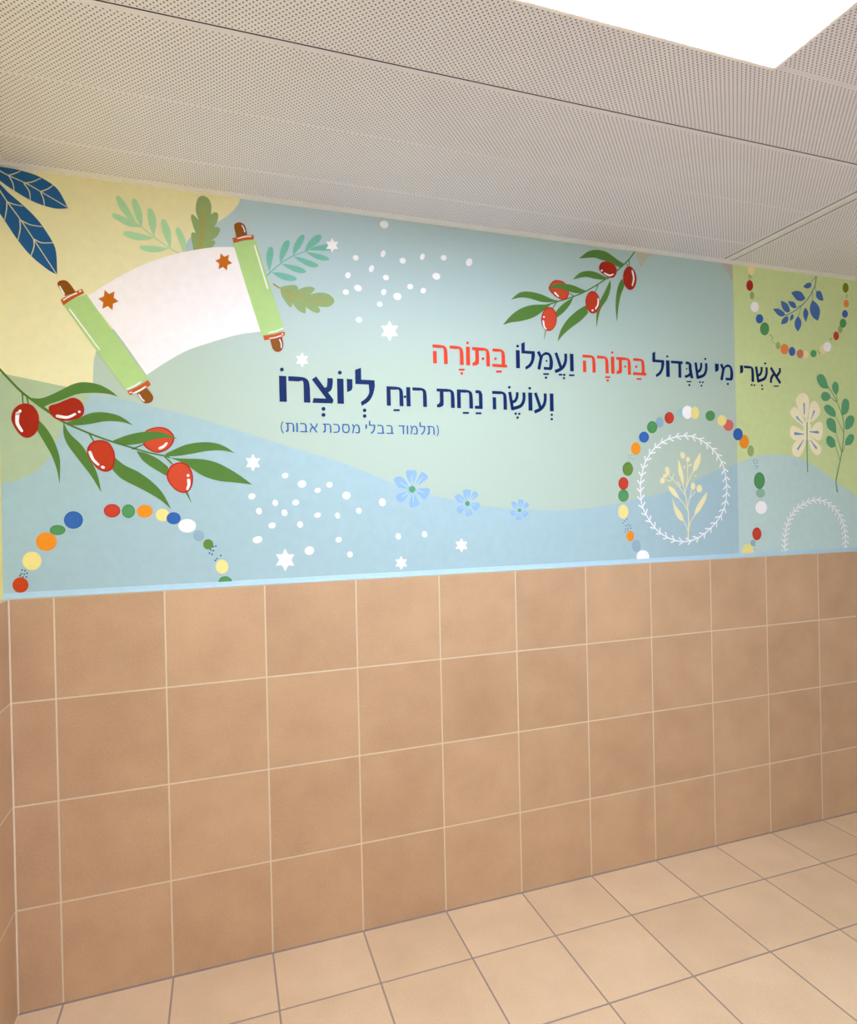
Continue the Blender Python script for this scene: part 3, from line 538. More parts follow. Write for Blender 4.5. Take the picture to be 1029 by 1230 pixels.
     ('f','fruitdark',7,[(2.6019,2.578),(2.5974,2.5491),(2.5826,2.5294),(2.563,2.5264),(2.5463,2.5412),(2.5387,2.568),(2.5431,2.5967),(2.5579,2.6164),(2.5774,2.6196),(2.5942,2.605)]),
     ('l','white',8,[(2.5839,2.6064),(2.5903,2.5738),(2.5824,2.5428)],9.15,6.41)]),
   ('fruit',None,[('f','fruitedge',6,[(2.4156,2.4557),(2.4097,2.4263),(2.3921,2.4065),(2.3696,2.4037),(2.3509,2.4188),(2.3429,2.4461),(2.3488,2.4753),(2.3662,2.4952),(2.3886,2.4982),(2.4075,2.4832)]),
     ('f','fruit',7,[(2.4119,2.4552),(2.4066,2.4283),(2.3907,2.41),(2.3705,2.4074),(2.3537,2.4214),(2.3466,2.4466),(2.3518,2.4734),(2.3675,2.4917),(2.3877,2.4944),(2.4047,2.4805)]),
     ('l','white',8,[(2.4069,2.4669),(2.4043,2.443),(2.3922,2.4242)],8.26,5.78),
     ('f','white',8,[(2.3817,2.4163),(2.3807,2.4138),(2.3783,2.4121),(2.3753,2.4118),(2.373,2.4131),(2.3721,2.4155),(2.3731,2.418),(2.3755,2.4197),(2.3785,2.4199),(2.3809,2.4186)])]),
   ('fruit',None,[('f','fruitedge',6,[(2.1668,2.4947),(2.1903,2.5246),(2.2232,2.529),(2.2494,2.517),(2.2632,2.4834),(2.2546,2.4582),(2.2312,2.4486),(2.2018,2.4576),(2.1762,2.4766)]),
     ('f','fruitlight',7,[(2.1717,2.4943),(2.1929,2.5217),(2.2225,2.5256),(2.246,2.5146),(2.2584,2.4836),(2.2507,2.4605),(2.2297,2.4517),(2.2032,2.46),(2.1801,2.4776)]),
     ('l','white',8,[(2.1957,2.4743),(2.2118,2.4613)],8.55,5.99)]),
   ('fruit',None,[('f','fruitedge',6,[(2.2029,2.3635),(2.1933,2.3336),(2.1732,2.3148),(2.1503,2.3142),(2.1334,2.332),(2.1288,2.3612),(2.1383,2.3909),(2.1582,2.4098),(2.1811,2.4106),(2.1982,2.3929)]),
     ('f','fruitlight',7,[(2.1991,2.3633),(2.1905,2.3359),(2.1724,2.3186),(2.1518,2.3181),(2.1366,2.3344),(2.1325,2.3613),(2.141,2.3886),(2.159,2.406),(2.1796,2.4067),(2.1949,2.3904)]),
     ('l','white',8,[(2.1376,2.3516),(2.1416,2.3289),(2.1498,2.3198)],8.7,6.09),
     ('f','white',8,[(2.1458,2.3694),(2.1448,2.367),(2.1425,2.3653),(2.1397,2.3651),(2.1375,2.3664),(2.1367,2.3687),(2.1376,2.3711),(2.1399,2.3728),(2.1427,2.373),(2.1449,2.3717)])]),
   ('leaf_tip',None,[('l','stem',4,[(2.1483,2.3122),(2.1403,2.2761)],4.64,1.74)]),
  ]),
 ('painted_star',None,[
   ('f','white',6,[(1.4753,2.3034,1),(1.464,2.2818,1),(1.4414,2.2808,1),(1.4527,2.2615,1),(1.4405,2.2406,1),(1.4631,2.2428,1),(1.4734,2.2228,1),(1.4848,2.2443,1),(1.5076,2.2452,1),(1.4961,2.2646,1),(1.5085,2.2858,1),(1.4857,2.2835,1)]),
  ],[
  ]),
 ('painted_star',None,[
   ('f','white',6,[(1.2614,2.5943,1),(1.2537,2.5789,1),(1.2383,2.5775,1),(1.246,2.5644,1),(1.2377,2.5494,1),(1.2531,2.5516,1),(1.2601,2.5379,1),(1.2678,2.5533,1),(1.2833,2.5546,1),(1.2755,2.5678,1),(1.2839,2.5829,1),(1.2684,2.5806,1)]),
  ],[
  ]),
 ('painted_star',None,[
   ('f','white',6,[(1.1414,2.1617,1),(1.134,2.147,1),(1.1191,2.1466,1),(1.1265,2.1332,1),(1.1185,2.1189,1),(1.1334,2.1202,1),(1.1402,2.1063,1),(1.1476,2.1209,1),(1.1626,2.1213,1),(1.1551,2.1348,1),(1.1632,2.1492,1),(1.1482,2.1479,1)]),
  ],[
  ]),
 ('painted_star',None,[
   ('f','white',6,[(.9603,1.7884,1),(.952,1.7721,1),(.9356,1.7725,1),(.9438,1.7568,1),(.9349,1.741,1),(.9514,1.7415,1),(.9589,1.7253,1),(.9672,1.7415,1),(.9838,1.7411,1),(.9755,1.7569,1),(.9845,1.7727,1),(.9679,1.7722,1)]),
  ],[
  ]),
 ('painted_star',None,[
   ('f','white',6,[(1.0652,1.446,1),(1.0543,1.4253,1),(1.0325,1.4269,1),(1.0434,1.4058,1),(1.0316,1.3859,1),(1.0534,1.3854,1),(1.0634,1.3637,1),(1.0743,1.3844,1),(1.0964,1.3827,1),(1.0853,1.4039,1),(1.0973,1.424,1),(1.0752,1.4244,1)]),
  ],[
  ]),
 ('painted_star',None,[
   ('f','white',6,[(1.5009,1.4008,1),(1.4931,1.387,1),(1.4776,1.3881,1),(1.4854,1.374,1),(1.477,1.3607,1),(1.4925,1.3603,1),(1.4997,1.3458,1),(1.5074,1.3596,1),(1.5231,1.3584,1),(1.5152,1.3726,1),(1.5237,1.386,1),(1.508,1.3863,1)]),
  ],[
  ]),
 ('painted_star',None,[
   ('f','white',6,[(1.7515,1.4603,1),(1.743,1.4456,1),(1.7261,1.4467,1),(1.7346,1.4318,1),(1.7254,1.4176,1),(1.7424,1.4174,1),(1.7502,1.402,1),(1.7587,1.4167,1),(1.7758,1.4156,1),(1.7672,1.4305,1),(1.7765,1.4448,1),(1.7593,1.445,1)]),
  ],[
  ]),
 ('painted_dot',None,[
   ('f','white',5,[(1.4782,2.6649),(1.4719,2.6573),(1.4618,2.654),(1.4517,2.6563),(1.4456,2.6633),(1.4457,2.6724),(1.4519,2.68),(1.462,2.6834),(1.4721,2.6811),(1.4783,2.6741)]),
  ],[
  ]),
 ('painted_dot',None,[
   ('f','white',5,[(1.4637,2.5542),(1.4591,2.5468),(1.453,2.543),(1.4477,2.5442),(1.4454,2.5501),(1.4467,2.5584),(1.4514,2.5659),(1.4575,2.5697),(1.4627,2.5684),(1.4651,2.5625)]),
  ],[
  ]),
 ('painted_dot',None,[
   ('f','white',5,[(1.3592,2.5268),(1.3549,2.5214),(1.3483,2.5191),(1.3418,2.5207),(1.3379,2.5257),(1.3382,2.5321),(1.3424,2.5375),(1.349,2.5399),(1.3555,2.5382),(1.3594,2.5333)]),
  ],[
  ]),
 ('painted_dot',None,[
   ('f','white',5,[(1.5444,2.5353),(1.5396,2.5293),(1.5321,2.5267),(1.5248,2.5285),(1.5204,2.534),(1.5207,2.541),(1.5255,2.547),(1.533,2.5496),(1.5403,2.5479),(1.5446,2.5424)]),
  ],[
  ]),
 ('painted_dot',None,[
   ('f','white',5,[(1.6222,2.5603),(1.6175,2.5531),(1.6113,2.5495),(1.6058,2.5508),(1.6032,2.5566),(1.6044,2.5645),(1.6091,2.5717),(1.6153,2.5753),(1.6208,2.574),(1.6234,2.5683)]),
  ],[
  ]),
 ('painted_dot',None,[
   ('f','white',5,[(1.7131,2.5652),(1.7085,2.5595),(1.7012,2.557),(1.694,2.5587),(1.6898,2.5639),(1.69,2.5706),(1.6947,2.5763),(1.7019,2.5788),(1.7091,2.5772),(1.7134,2.572)]),
  ],[
  ]),
 ('painted_dot',None,[
   ('f','white',5,[(1.8225,2.5591),(1.8164,2.5505),(1.8077,2.5462),(1.7999,2.5481),(1.7958,2.5553),(1.797,2.565),(1.8031,2.5737),(1.8118,2.5779),(1.8196,2.5761),(1.8237,2.5689)]),
  ],[
  ]),
 ('painted_dot',None,[
   ('f','white',5,[(1.4178,2.4922),(1.4131,2.4849),(1.4067,2.4812),(1.401,2.4827),(1.3983,2.4886),(1.3995,2.4969),(1.4042,2.5042),(1.4106,2.5079),(1.4163,2.5064),(1.419,2.5005)]),
  ],[
  ]),
 ('painted_dot',None,[
   ('f','white',5,[(1.6846,2.4879),(1.6786,2.481),(1.669,2.4783),(1.6594,2.4806),(1.6535,2.4872),(1.6535,2.4956),(1.6595,2.5024),(1.6691,2.5052),(1.6787,2.5029),(1.6846,2.4963)]),
  ],[
  ]),
 ('painted_dot',None,[
   ('f','white',5,[(1.3272,2.4582),(1.3228,2.4519),(1.3164,2.4489),(1.3104,2.4505),(1.3072,2.456),(1.3079,2.4632),(1.3122,2.4695),(1.3187,2.4725),(1.3247,2.4709),(1.3279,2.4654)]),
  ],[
  ]),
 ('painted_dot',None,[
   ('f','white',5,[(1.4764,2.4636),(1.4719,2.4582),(1.4647,2.456),(1.4575,2.4578),(1.4531,2.463),(1.4532,2.4696),(1.4577,2.475),(1.4649,2.4772),(1.4721,2.4754),(1.4765,2.4702)]),
  ],[
  ]),
 ('painted_dot',None,[
   ('f','white',5,[(1.572,2.4382),(1.5675,2.4327),(1.5605,2.4304),(1.5536,2.4322),(1.5495,2.4373),(1.5497,2.4439),(1.5542,2.4495),(1.5612,2.4518),(1.5681,2.45),(1.5722,2.4449)]),
  ],[
  ]),
 ('painted_dot',None,[
   ('f','white',5,[(1.3693,2.4123),(1.364,2.4063),(1.3552,2.404),(1.3464,2.4063),(1.3409,2.4124),(1.3407,2.42),(1.346,2.426),(1.3547,2.4283),(1.3636,2.426),(1.3692,2.4199)]),
  ],[
  ]),
 ('painted_dot',None,[
   ('f','white',5,[(1.3193,2.3938),(1.3149,2.3885),(1.308,2.3864),(1.3011,2.3883),(1.2969,2.3934),(1.297,2.3998),(1.3013,2.4051),(1.3083,2.4072),(1.3152,2.4054),(1.3194,2.4002)]),
  ],[
  ]),
 ('painted_dot',None,[
   ('f','white',5,[(1.4637,2.4077),(1.4593,2.4013),(1.453,2.3983),(1.4473,2.3998),(1.4443,2.4053),(1.4452,2.4126),(1.4496,2.4191),(1.4558,2.4221),(1.4616,2.4206),(1.4646,2.4151)]),
  ],[
  ]),
 ('painted_dot',None,[
   ('f','white',5,[(1.524,2.394),(1.518,2.3869),(1.5082,2.3841),(1.4986,2.3867),(1.4926,2.3936),(1.4927,2.4023),(1.4987,2.4093),(1.5084,2.4121),(1.5181,2.4096),(1.5241,2.4027)]),
  ],[
  ]),
 ('painted_dot',None,[
   ('f','white',5,[(1.6243,2.4278),(1.6197,2.4217),(1.6128,2.419),(1.6064,2.4207),(1.6027,2.4261),(1.6033,2.4332),(1.6079,2.4392),(1.6147,2.442),(1.6212,2.4403),(1.6248,2.4349)]),
  ],[
  ]),
 ('painted_dot',None,[
   ('f','white',5,[(1.4485,2.3593),(1.4443,2.3544),(1.4376,2.3524),(1.4309,2.3542),(1.4269,2.3591),(1.4269,2.3651),(1.4311,2.3701),(1.4378,2.372),(1.4444,2.3702),(1.4485,2.3653)]),
  ],[
  ]),
 ('painted_dot',None,[
   ('f','white',5,[(1.3668,2.2934),(1.3624,2.2881),(1.3554,2.2861),(1.3484,2.2881),(1.3442,2.2933),(1.3443,2.2998),(1.3486,2.305),(1.3557,2.3071),(1.3626,2.3051),(1.3669,2.2999)]),
  ],[
  ]),
 ('painted_dot',None,[
   ('f','white',5,[(1.0819,1.7136),(1.0812,1.7074),(1.0766,1.7025),(1.0698,1.7007),(1.0636,1.7027),(1.0601,1.7078),(1.0609,1.714),(1.0655,1.7189),(1.0722,1.7207),(1.0785,1.7187)]),
  ],[
  ]),
 ('painted_dot',None,[
   ('f','white',5,[(1.1453,1.6836),(1.1443,1.6754),(1.138,1.6689),(1.1289,1.6665),(1.1204,1.6692),(1.1158,1.6759),(1.1169,1.684),(1.1231,1.6906),(1.1322,1.693),(1.1407,1.6903)]),
  ],[
  ]),
 ('painted_dot',None,[
   ('f','white',5,[(1.2428,1.6788),(1.242,1.6725),(1.2372,1.6675),(1.2301,1.6656),(1.2236,1.6677),(1.22,1.673),(1.2208,1.6793),(1.2256,1.6843),(1.2326,1.6861),(1.2392,1.6841)]),
  ],[
  ]),
 ('painted_dot',None,[
   ('f','white',5,[(1.1979,1.659),(1.1971,1.6531),(1.1922,1.6484),(1.1853,1.6466),(1.1789,1.6484),(1.1755,1.6532),(1.1763,1.659),(1.1811,1.6637),(1.1881,1.6655),(1.1945,1.6637)]),
  ],[
  ]),
 ('painted_dot',None,[
   ('f','white',5,[(.9653,1.6399),(.9644,1.6333),(.9593,1.628),(.952,1.6261),(.9451,1.6282),(.9415,1.6336),(.9423,1.6402),(.9474,1.6455),(.9548,1.6474),(.9616,1.6453)]),
  ],[
  ]),
 ('painted_dot',None,[
   ('f','white',5,[(1.3082,1.639),(1.3074,1.6302),(1.3013,1.6233),(1.2922,1.6211),(1.2836,1.6242),(1.2789,1.6316),(1.2797,1.6404),(1.2857,1.6472),(1.2948,1.6495),(1.3034,1.6463)]),
  ],[
  ]),
 ('painted_dot',None,[
   ('f','white',5,[(1.0433,1.6145),(1.043,1.6076),(1.0393,1.6023),(1.0335,1.6009),(1.0279,1.6037),(1.0246,1.6097),(1.0248,1.6167),(1.0286,1.6219),(1.0343,1.6234),(1.0399,1.6206)]),
  ],[
  ]),
 ('painted_dot',None,[
   ('f','white',5,[(1.1181,1.6154),(1.1172,1.6091),(1.1122,1.6041),(1.105,1.6023),(1.0983,1.6043),(1.0947,1.6094),(1.0955,1.6157),(1.1005,1.6207),(1.1078,1.6225),(1.1145,1.6205)]),
  ],[
  ]),
 ('painted_dot',None,[
   ('f','white',5,[(.9868,1.5862),(.9865,1.5789),(.9825,1.5734),(.9764,1.5718),(.9705,1.5748),(.967,1.5812),(.9672,1.5885),(.9712,1.5941),(.9773,1.5956),(.9832,1.5926)]),
  ],[
  ]),
 ('painted_dot',None,[
   ('f','white',5,[(1.076,1.5783),(1.0757,1.5708),(1.0716,1.5652),(1.0654,1.5637),(1.0593,1.5667),(1.0557,1.5732),(1.0559,1.5806),(1.06,1.5862),(1.0662,1.5878),(1.0724,1.5848)]),
  ],[
  ]),
 ('painted_dot',None,[
   ('f','white',5,[(1.1967,1.5675),(1.1957,1.5616),(1.1905,1.5569),(1.183,1.5551),(1.1763,1.5569),(1.1727,1.5616),(1.1737,1.5675),(1.1789,1.5723),(1.1863,1.5741),(1.1931,1.5723)]),
  ],[
  ]),
 ('painted_dot',None,[
   ('f','white',5,[(1.267,1.5633),(1.267,1.5567),(1.2637,1.5518),(1.2585,1.5505),(1.2534,1.5534),(1.2502,1.5592),(1.2503,1.5659),(1.2535,1.5708),(1.2587,1.572),(1.2639,1.5692)]),
  ],[
  ]),
 ('painted_dot',None,[
   ('f','white',5,[(1.3496,1.5801),(1.3492,1.5733),(1.3451,1.5681),(1.3388,1.5666),(1.3328,1.5693),(1.3293,1.5752),(1.3296,1.582),(1.3337,1.5871),(1.34,1.5886),(1.3461,1.5859)]),
  ],[
  ]),
 ('painted_dot',None,[
   ('f','white',5,[(1.4442,1.6109),(1.444,1.6016),(1.4389,1.5947),(1.431,1.5927),(1.4232,1.5966),(1.4186,1.6047),(1.4188,1.6139),(1.4239,1.6209),(1.4318,1.6228),(1.4396,1.619)]),
  ],[
  ]),
 ('painted_dot',None,[
   ('f','white',5,[(1.0333,1.5342),(1.0324,1.5276),(1.0272,1.5223),(1.0197,1.5205),(1.0127,1.5228),(1.0089,1.5283),(1.0098,1.5349),(1.015,1.5401),(1.0225,1.542),(1.0295,1.5397)]),
  ],[
  ]),
 ('painted_dot',None,[
   ('f','white',5,[(1.1308,1.534),(1.1304,1.5269),(1.1262,1.5216),(1.1198,1.52),(1.1137,1.5229),(1.1102,1.529),(1.1106,1.536),(1.1147,1.5414),(1.1211,1.5429),(1.1272,1.5401)]),
  ],[
  ]),
 ('painted_dot',None,[
   ('f','white',5,[(.9858,1.4854),(.9843,1.4778),(.9772,1.4716),(.9671,1.4692),(.9581,1.4715),(.9534,1.4776),(.9548,1.4853),(.9619,1.4915),(.9719,1.4939),(.9811,1.4916)]),
  ],[
  ]),
 ('painted_dot',None,[
   ('f','white',5,[(1.2721,1.4737),(1.2713,1.4674),(1.2664,1.4624),(1.2593,1.4608),(1.2527,1.4631),(1.2491,1.4684),(1.2499,1.4748),(1.2547,1.4797),(1.2618,1.4813),(1.2684,1.479)]),
  ],[
  ]),
 ('painted_dot',None,[
   ('f','white',5,[(1.1682,1.4385),(1.1672,1.4289),(1.1603,1.4216),(1.1502,1.4193),(1.1408,1.423),(1.1355,1.4311),(1.1365,1.4406),(1.1433,1.448),(1.1534,1.4503),(1.1629,1.4467)]),
  ],[
  ]),
 ('painted_dot',None,[
   ('f','white',5,[(1.3122,1.4166),(1.3118,1.4098),(1.3077,1.4048),(1.3015,1.4034),(1.2955,1.4062),(1.2921,1.4121),(1.2924,1.4189),(1.2965,1.4239),(1.3027,1.4253),(1.3087,1.4225)]),
  ],[
  ]),
 ('painted_dot',None,[
   ('f','white',5,[(1.5015,1.4779),(1.5013,1.4705),(1.4975,1.4651),(1.4915,1.4638),(1.4855,1.467),(1.4819,1.4735),(1.482,1.4809),(1.4858,1.4863),(1.4918,1.4876),(1.4978,1.4844)]),
  ],[
  ]),
 ('painted_dot',None,[
   ('f','white',5,[(1.6074,1.4825),(1.6073,1.475),(1.6034,1.4696),(1.5971,1.4682),(1.591,1.4715),(1.5873,1.4781),(1.5874,1.4855),(1.5913,1.491),(1.5975,1.4924),(1.6036,1.4891)]),
  ],[
  ]),
 ('painted_flower','largest of the three blue flowers',[
   ('f','bloomcentre',6,[(1.5643,1.6559),(1.5615,1.6483),(1.5546,1.6437),(1.5463,1.6438),(1.5396,1.6486),(1.5372,1.6562),(1.5399,1.6638),(1.5468,1.6685),(1.5552,1.6684),(1.5619,1.6636)]),
  ],[
   ('petal',None,[('f','petal',4,[(1.5522,1.6685,1),(1.5339,1.694),(1.527,1.7249),(1.5495,1.7306),(1.5701,1.7266),(1.5665,1.6995)]),
     ('l','petalline',5,[(1.5517,1.6773),(1.5497,1.7109)],3.92,1.68)]),
   ('petal',None,[('f','petal',4,[(1.5628,1.6667,1),(1.5785,1.7051),(1.5938,1.7232),(1.6161,1.705),(1.6049,1.6879)]),
     ('l','petalline',5,[(1.5691,1.6738),(1.5931,1.7008)],3.99,1.71)]),
   ('petal',None,[('f','petal',4,[(1.5637,1.6554,1),(1.5923,1.6596),(1.6204,1.6582),(1.6206,1.6394),(1.6003,1.6153),(1.5798,1.6314)]),
     ('l','petalline',5,[(1.5712,1.6527),(1.5997,1.6426)],3.92,1.68)]),
   ('petal',None,[('f','petal',4,[(1.5534,1.6442,1),(1.5763,1.6088),(1.5778,1.5975),(1.5521,1.5855),(1.5387,1.5937),(1.5429,1.6206)]),
     ('l','petalline',5,[(1.5538,1.6364),(1.5554,1.6068)],3.92,1.68)]),
   ('petal',None,[('f','petal',4,[(1.5399,1.646,1),(1.5234,1.6181),(1.5056,1.6055),(1.4885,1.6186),(1.4888,1.6354),(1.5152,1.6446)]),
     ('l','petalline',5,[(1.533,1.6421),(1.507,1.6272)],3.92,1.68)]),
   ('petal',None,[('f','petal',4,[(1.5402,1.6601,1),(1.4982,1.6633),(1.4869,1.6774),(1.4768,1.6943),(1.4991,1.7065),(1.5222,1.694)]),
     ('l','petalline',5,[(1.5323,1.6651),(1.5023,1.6836)],3.99,1.71)]),
  ]),
 ('painted_flower','middle blue flower of three',[
   ('f','bloomcentre',6,[(1.7903,1.5966),(1.7883,1.5909),(1.7832,1.5875),(1.7771,1.5876),(1.7722,1.5912),(1.7705,1.597),(1.7725,1.6027),(1.7775,1.6061),(1.7837,1.606),(1.7886,1.6024)]),
  ],[
   ('petal',None,[('f','petal',4,[(1.7815,1.6061,1),(1.7681,1.6254),(1.763,1.6488),(1.7795,1.6528),(1.7946,1.6497),(1.7919,1.6293)]),
     ('l','petalline',5,[(1.7811,1.6128),(1.7797,1.638)],2.8,1.2)]),
   ('petal',None,[('f','petal',4,[(1.7892,1.6047,1),(1.8007,1.6335),(1.8119,1.647),(1.8282,1.6331),(1.82,1.6204)]),
     ('l','petalline',5,[(1.7938,1.61),(1.8114,1.6301)],2.8,1.2)]),
   ('petal',None,[('f','petal',4,[(1.7899,1.5962,1),(1.8108,1.5993),(1.8313,1.598),(1.8314,1.5839),(1.8166,1.5659),(1.8016,1.5781)]),
     ('l','petalline',5,[(1.7953,1.5942),(1.8162,1.5864)],2.85,1.22)]),
   ('petal',None,[('f','petal',4,[(1.7823,1.5878,1),(1.7991,1.5611),(1.8002,1.5526),(1.7813,1.5437),(1.7715,1.5499),(1.7746,1.5702)]),
     ('l','petalline',5,[(1.7826,1.582),(1.7838,1.5597)],2.8,1.2)]),
   ('petal',None,[('f','petal',4,[(1.7724,1.5893,1),(1.7603,1.5683),(1.7472,1.5589),(1.7346,1.5689),(1.7349,1.5815),(1.7543,1.5884)]),
     ('l','petalline',5,[(1.7674,1.5864),(1.7483,1.5752)],2.8,1.2)]),
   ('petal',None,[('f','petal',4,[(1.7727,1.5999,1),(1.7418,1.6025),(1.7335,1.6132),(1.7261,1.626),(1.7425,1.6351),(1.7595,1.6255)]),
     ('l','petalline',5,[(1.7669,1.6036),(1.7448,1.6178)],2.8,1.2)]),
  ]),
 ('painted_flower','smallest of the three blue flowers',[
   ('f','bloomcentre',6,[(2.0179,1.5651),(2.0163,1.5606),(2.0122,1.5579),(2.0073,1.558),(2.0034,1.5609),(2.002,1.5654),(2.0036,1.5699),(2.0077,1.5726),(2.0126,1.5726),(2.0165,1.5697)]),
  ],[
   ('petal',None,[('f','petal',4,[(2.0126,1.5722,1),(2.0061,1.5896),(2.0068,1.6085),(2.0203,1.6085),(2.0314,1.6032),(2.0253,1.588)]),
     ('l','petalline',5,[(2.0137,1.5774),(2.0176,1.597)],2.19,.94)]),
   ('petal',None,[('f','petal',4,[(2.0184,1.5697,1),(2.0329,1.5895),(2.0443,1.5977),(2.0541,1.584),(2.0453,1.5758)]),
     ('l','petalline',5,[(2.023,1.5728),(2.0405,1.5849)],2.19,.94)]),
   ('petal',None,[('f','petal',4,[(2.0172,1.563,1),(2.034,1.5614),(2.0496,1.5565),(2.0469,1.5457),(2.0319,1.5347),(2.0227,1.5469)]),
     ('l','petalline',5,[(2.021,1.5604),(2.0356,1.5505)],2.18,.94)]),
   ('petal',None,[('f','petal',4,[(2.0097,1.558,1),(2.0174,1.5344),(2.0166,1.5277),(2.0003,1.5244),(1.9939,1.531),(2.0002,1.546)]),
     ('l','petalline',5,[(2.0088,1.5535),(2.0053,1.5362)],2.18,.94)]),
   ('petal',None,[('f','petal',4,[(2.0023,1.561,1),(1.9888,1.5473),(1.9768,1.5425),(1.969,1.5526),(1.9717,1.5622),(1.9881,1.5638)]),
     ('l','petalline',5,[(1.9978,1.5597),(1.9808,1.5548)],2.15,.92)]),
   ('petal',None,[('f','petal',4,[(2.0046,1.5691,1),(1.9812,1.577),(1.9768,1.5868),(1.9736,1.5981),(1.9882,1.6019),(1.9994,1.5913)]),
     ('l','petalline',5,[(2.0008,1.5731),(1.9865,1.5882)],2.18,.94)]),
  ]),
 ('bead_garland','bead arch in the lower left corner of the mural',[
  ],[
   ('painted_bead',None,[('f','b_dkorange',5,[(.2577,1.3618),(.2531,1.3474),(.2418,1.339),(.2281,1.3399),(.2173,1.3496),(.2134,1.3644),(.2179,1.3787),(.2291,1.3871),(.2428,1.3863),(.2537,1.3767)])]),
   ('painted_bead',None,[('f','b_yellow',5.5,[(.2958,1.4373),(.2903,1.42),(.2767,1.4098),(.2603,1.4106),(.2473,1.4221),(.2426,1.4398),(.248,1.4571),(.2615,1.4673),(.2779,1.4666),(.291,1.4552)])]),
   ('painted_bead',None,[('f','b_orange',5,[(.3404,1.4981),(.3343,1.4806),(.3191,1.4702),(.3007,1.471),(.2861,1.4825),(.2809,1.5003),(.2869,1.5176),(.3019,1.528),(.3203,1.5274),(.335,1.516)])]),
   ('painted_bead',None,[('f','r_green',5.5,[(.3656,1.5348),(.3611,1.5253),(.3499,1.5198),(.3362,1.5202),(.3252,1.5265),(.3212,1.5362),(.3256,1.5456),(.3368,1.5512),(.3505,1.5508),(.3615,1.5446)]),
     ('f','b_green',5.75,[(.3627,1.5349),(.3588,1.5265),(.349,1.5215),(.3371,1.5219),(.3276,1.5275),(.3241,1.5361),(.3279,1.5445),(.3377,1.5495),(.3496,1.5492),(.3592,1.5436)])]),
   ('painted_bead',None,[('f','r_blue',5,[(.4172,1.5663),(.4115,1.5494),(.3974,1.5394),(.3804,1.5399),(.3669,1.5507),(.362,1.5677),(.3676,1.5844),(.3815,1.5945),(.3986,1.5942),(.4122,1.5834)]),
     ('f','b_blue',5.25,[(.4136,1.5664),(.4086,1.5514),(.3964,1.5424),(.3815,1.5429),(.3698,1.5525),(.3655,1.5676),(.3704,1.5825),(.3826,1.5915),(.3974,1.5912),(.4093,1.5816)])]),
   ('painted_bead',None,[('f','r_red',5.5,[(.5289,1.5945),(.5239,1.5813),(.5112,1.5733),(.4959,1.5737),(.4837,1.5822),(.4792,1.5955),(.4842,1.6087),(.4968,1.6166),(.5121,1.6163),(.5244,1.6079)]),
     ('f','b_red',5.75,[(.5257,1.5945),(.5213,1.5828),(.5103,1.5757),(.4969,1.576),(.4863,1.5836),(.4824,1.5954),(.4868,1.6071),(.4977,1.6142),(.5111,1.614),(.5218,1.6065)])]),
   ('painted_bead',None,[('f','r_green',5,[(.5732,1.5918),(.5691,1.5785),(.5589,1.5705),(.5467,1.5708),(.5369,1.5793),(.5334,1.5927),(.5375,1.606),(.5476,1.614),(.5599,1.6138),(.5697,1.6053)]),
     ('f','b_green',5.25,[(.5706,1.5919),(.567,1.58),(.5582,1.5729),(.5475,1.5731),(.539,1.5807),(.536,1.5926),(.5396,1.6044),(.5483,1.6116),(.559,1.6114),(.5675,1.6039)])]),
   ('painted_bead',None,[('f','b_orange',5.5,[(.6282,1.5907),(.6232,1.5778),(.6105,1.57),(.5952,1.5704),(.583,1.5787),(.5786,1.5917),(.5836,1.6046),(.5961,1.6123),(.6114,1.6121),(.6237,1.6038)])]),
   ('painted_bead',None,[('f','b_yellow',5,[(.68,1.5767),(.6756,1.5642),(.6648,1.5566),(.6516,1.557),(.6411,1.565),(.6374,1.5777),(.6417,1.5901),(.6525,1.5977),(.6656,1.5974),(.6762,1.5894)])]),
   ('painted_bead',None,[('f','r_blue',5.5,[(.7157,1.5646),(.7111,1.5525),(.6998,1.5453),(.686,1.5457),(.675,1.5535),(.671,1.5657),(.6755,1.5777),(.6868,1.585),(.7006,1.5847),(.7116,1.5769)]),
     ('f','b_blue',5.75,[(.7128,1.5647),(.7088,1.5539),(.6989,1.5475),(.6869,1.5478),(.6774,1.5548),(.6739,1.5657),(.6778,1.5763),(.6876,1.5828),(.6997,1.5825),(.7093,1.5756)])]),
   ('painted_bead',None,[('f','b_white',5,[(.7644,1.5373),(.7587,1.5236),(.7443,1.5156),(.7269,1.5161),(.713,1.525),(.7079,1.5389),(.7136,1.5525),(.7278,1.5606),(.7453,1.5601),(.7593,1.5512)])]),
   ('painted_bead',None,[('f','t_blue',4.5,[(.7907,1.5016),(.787,1.4904),(.7778,1.4837),(.7667,1.4841),(.7579,1.4914),(.7547,1.5028),(.7584,1.5139),(.7675,1.5206),(.7786,1.5202),(.7875,1.513)])]),
   ('painted_bead',None,[('f','r_olive',5,[(.8197,1.4707),(.8163,1.4605),(.8079,1.4545),(.7977,1.4549),(.7897,1.4616),(.7868,1.472),(.7901,1.4821),(.7985,1.4882),(.8087,1.4878),(.8168,1.4811)]),
     ('f','b_olive',5.25,[(.8176,1.4708),(.8146,1.4617),(.8073,1.4564),(.7984,1.4567),(.7914,1.4627),(.7889,1.4719),(.7918,1.4809),(.7991,1.4863),(.808,1.486),(.815,1.4801)])]),
   ('painted_bead',None,[('f','b_yellow',5.5,[(.8681,1.3901),(.8637,1.3758),(.8531,1.3674),(.8402,1.3681),(.83,1.3776),(.8263,1.3922),(.8306,1.4065),(.8412,1.415),(.8541,1.4144),(.8644,1.4049)])]),
   ('painted_bead',None,[('f','r_green',5,[(.8795,1.3355),(.8749,1.3238),(.8634,1.3171),(.8494,1.318),(.8383,1.326),(.8343,1.3381),(.8388,1.3498),(.8503,1.3565),(.8642,1.3557),(.8754,1.3477)]),
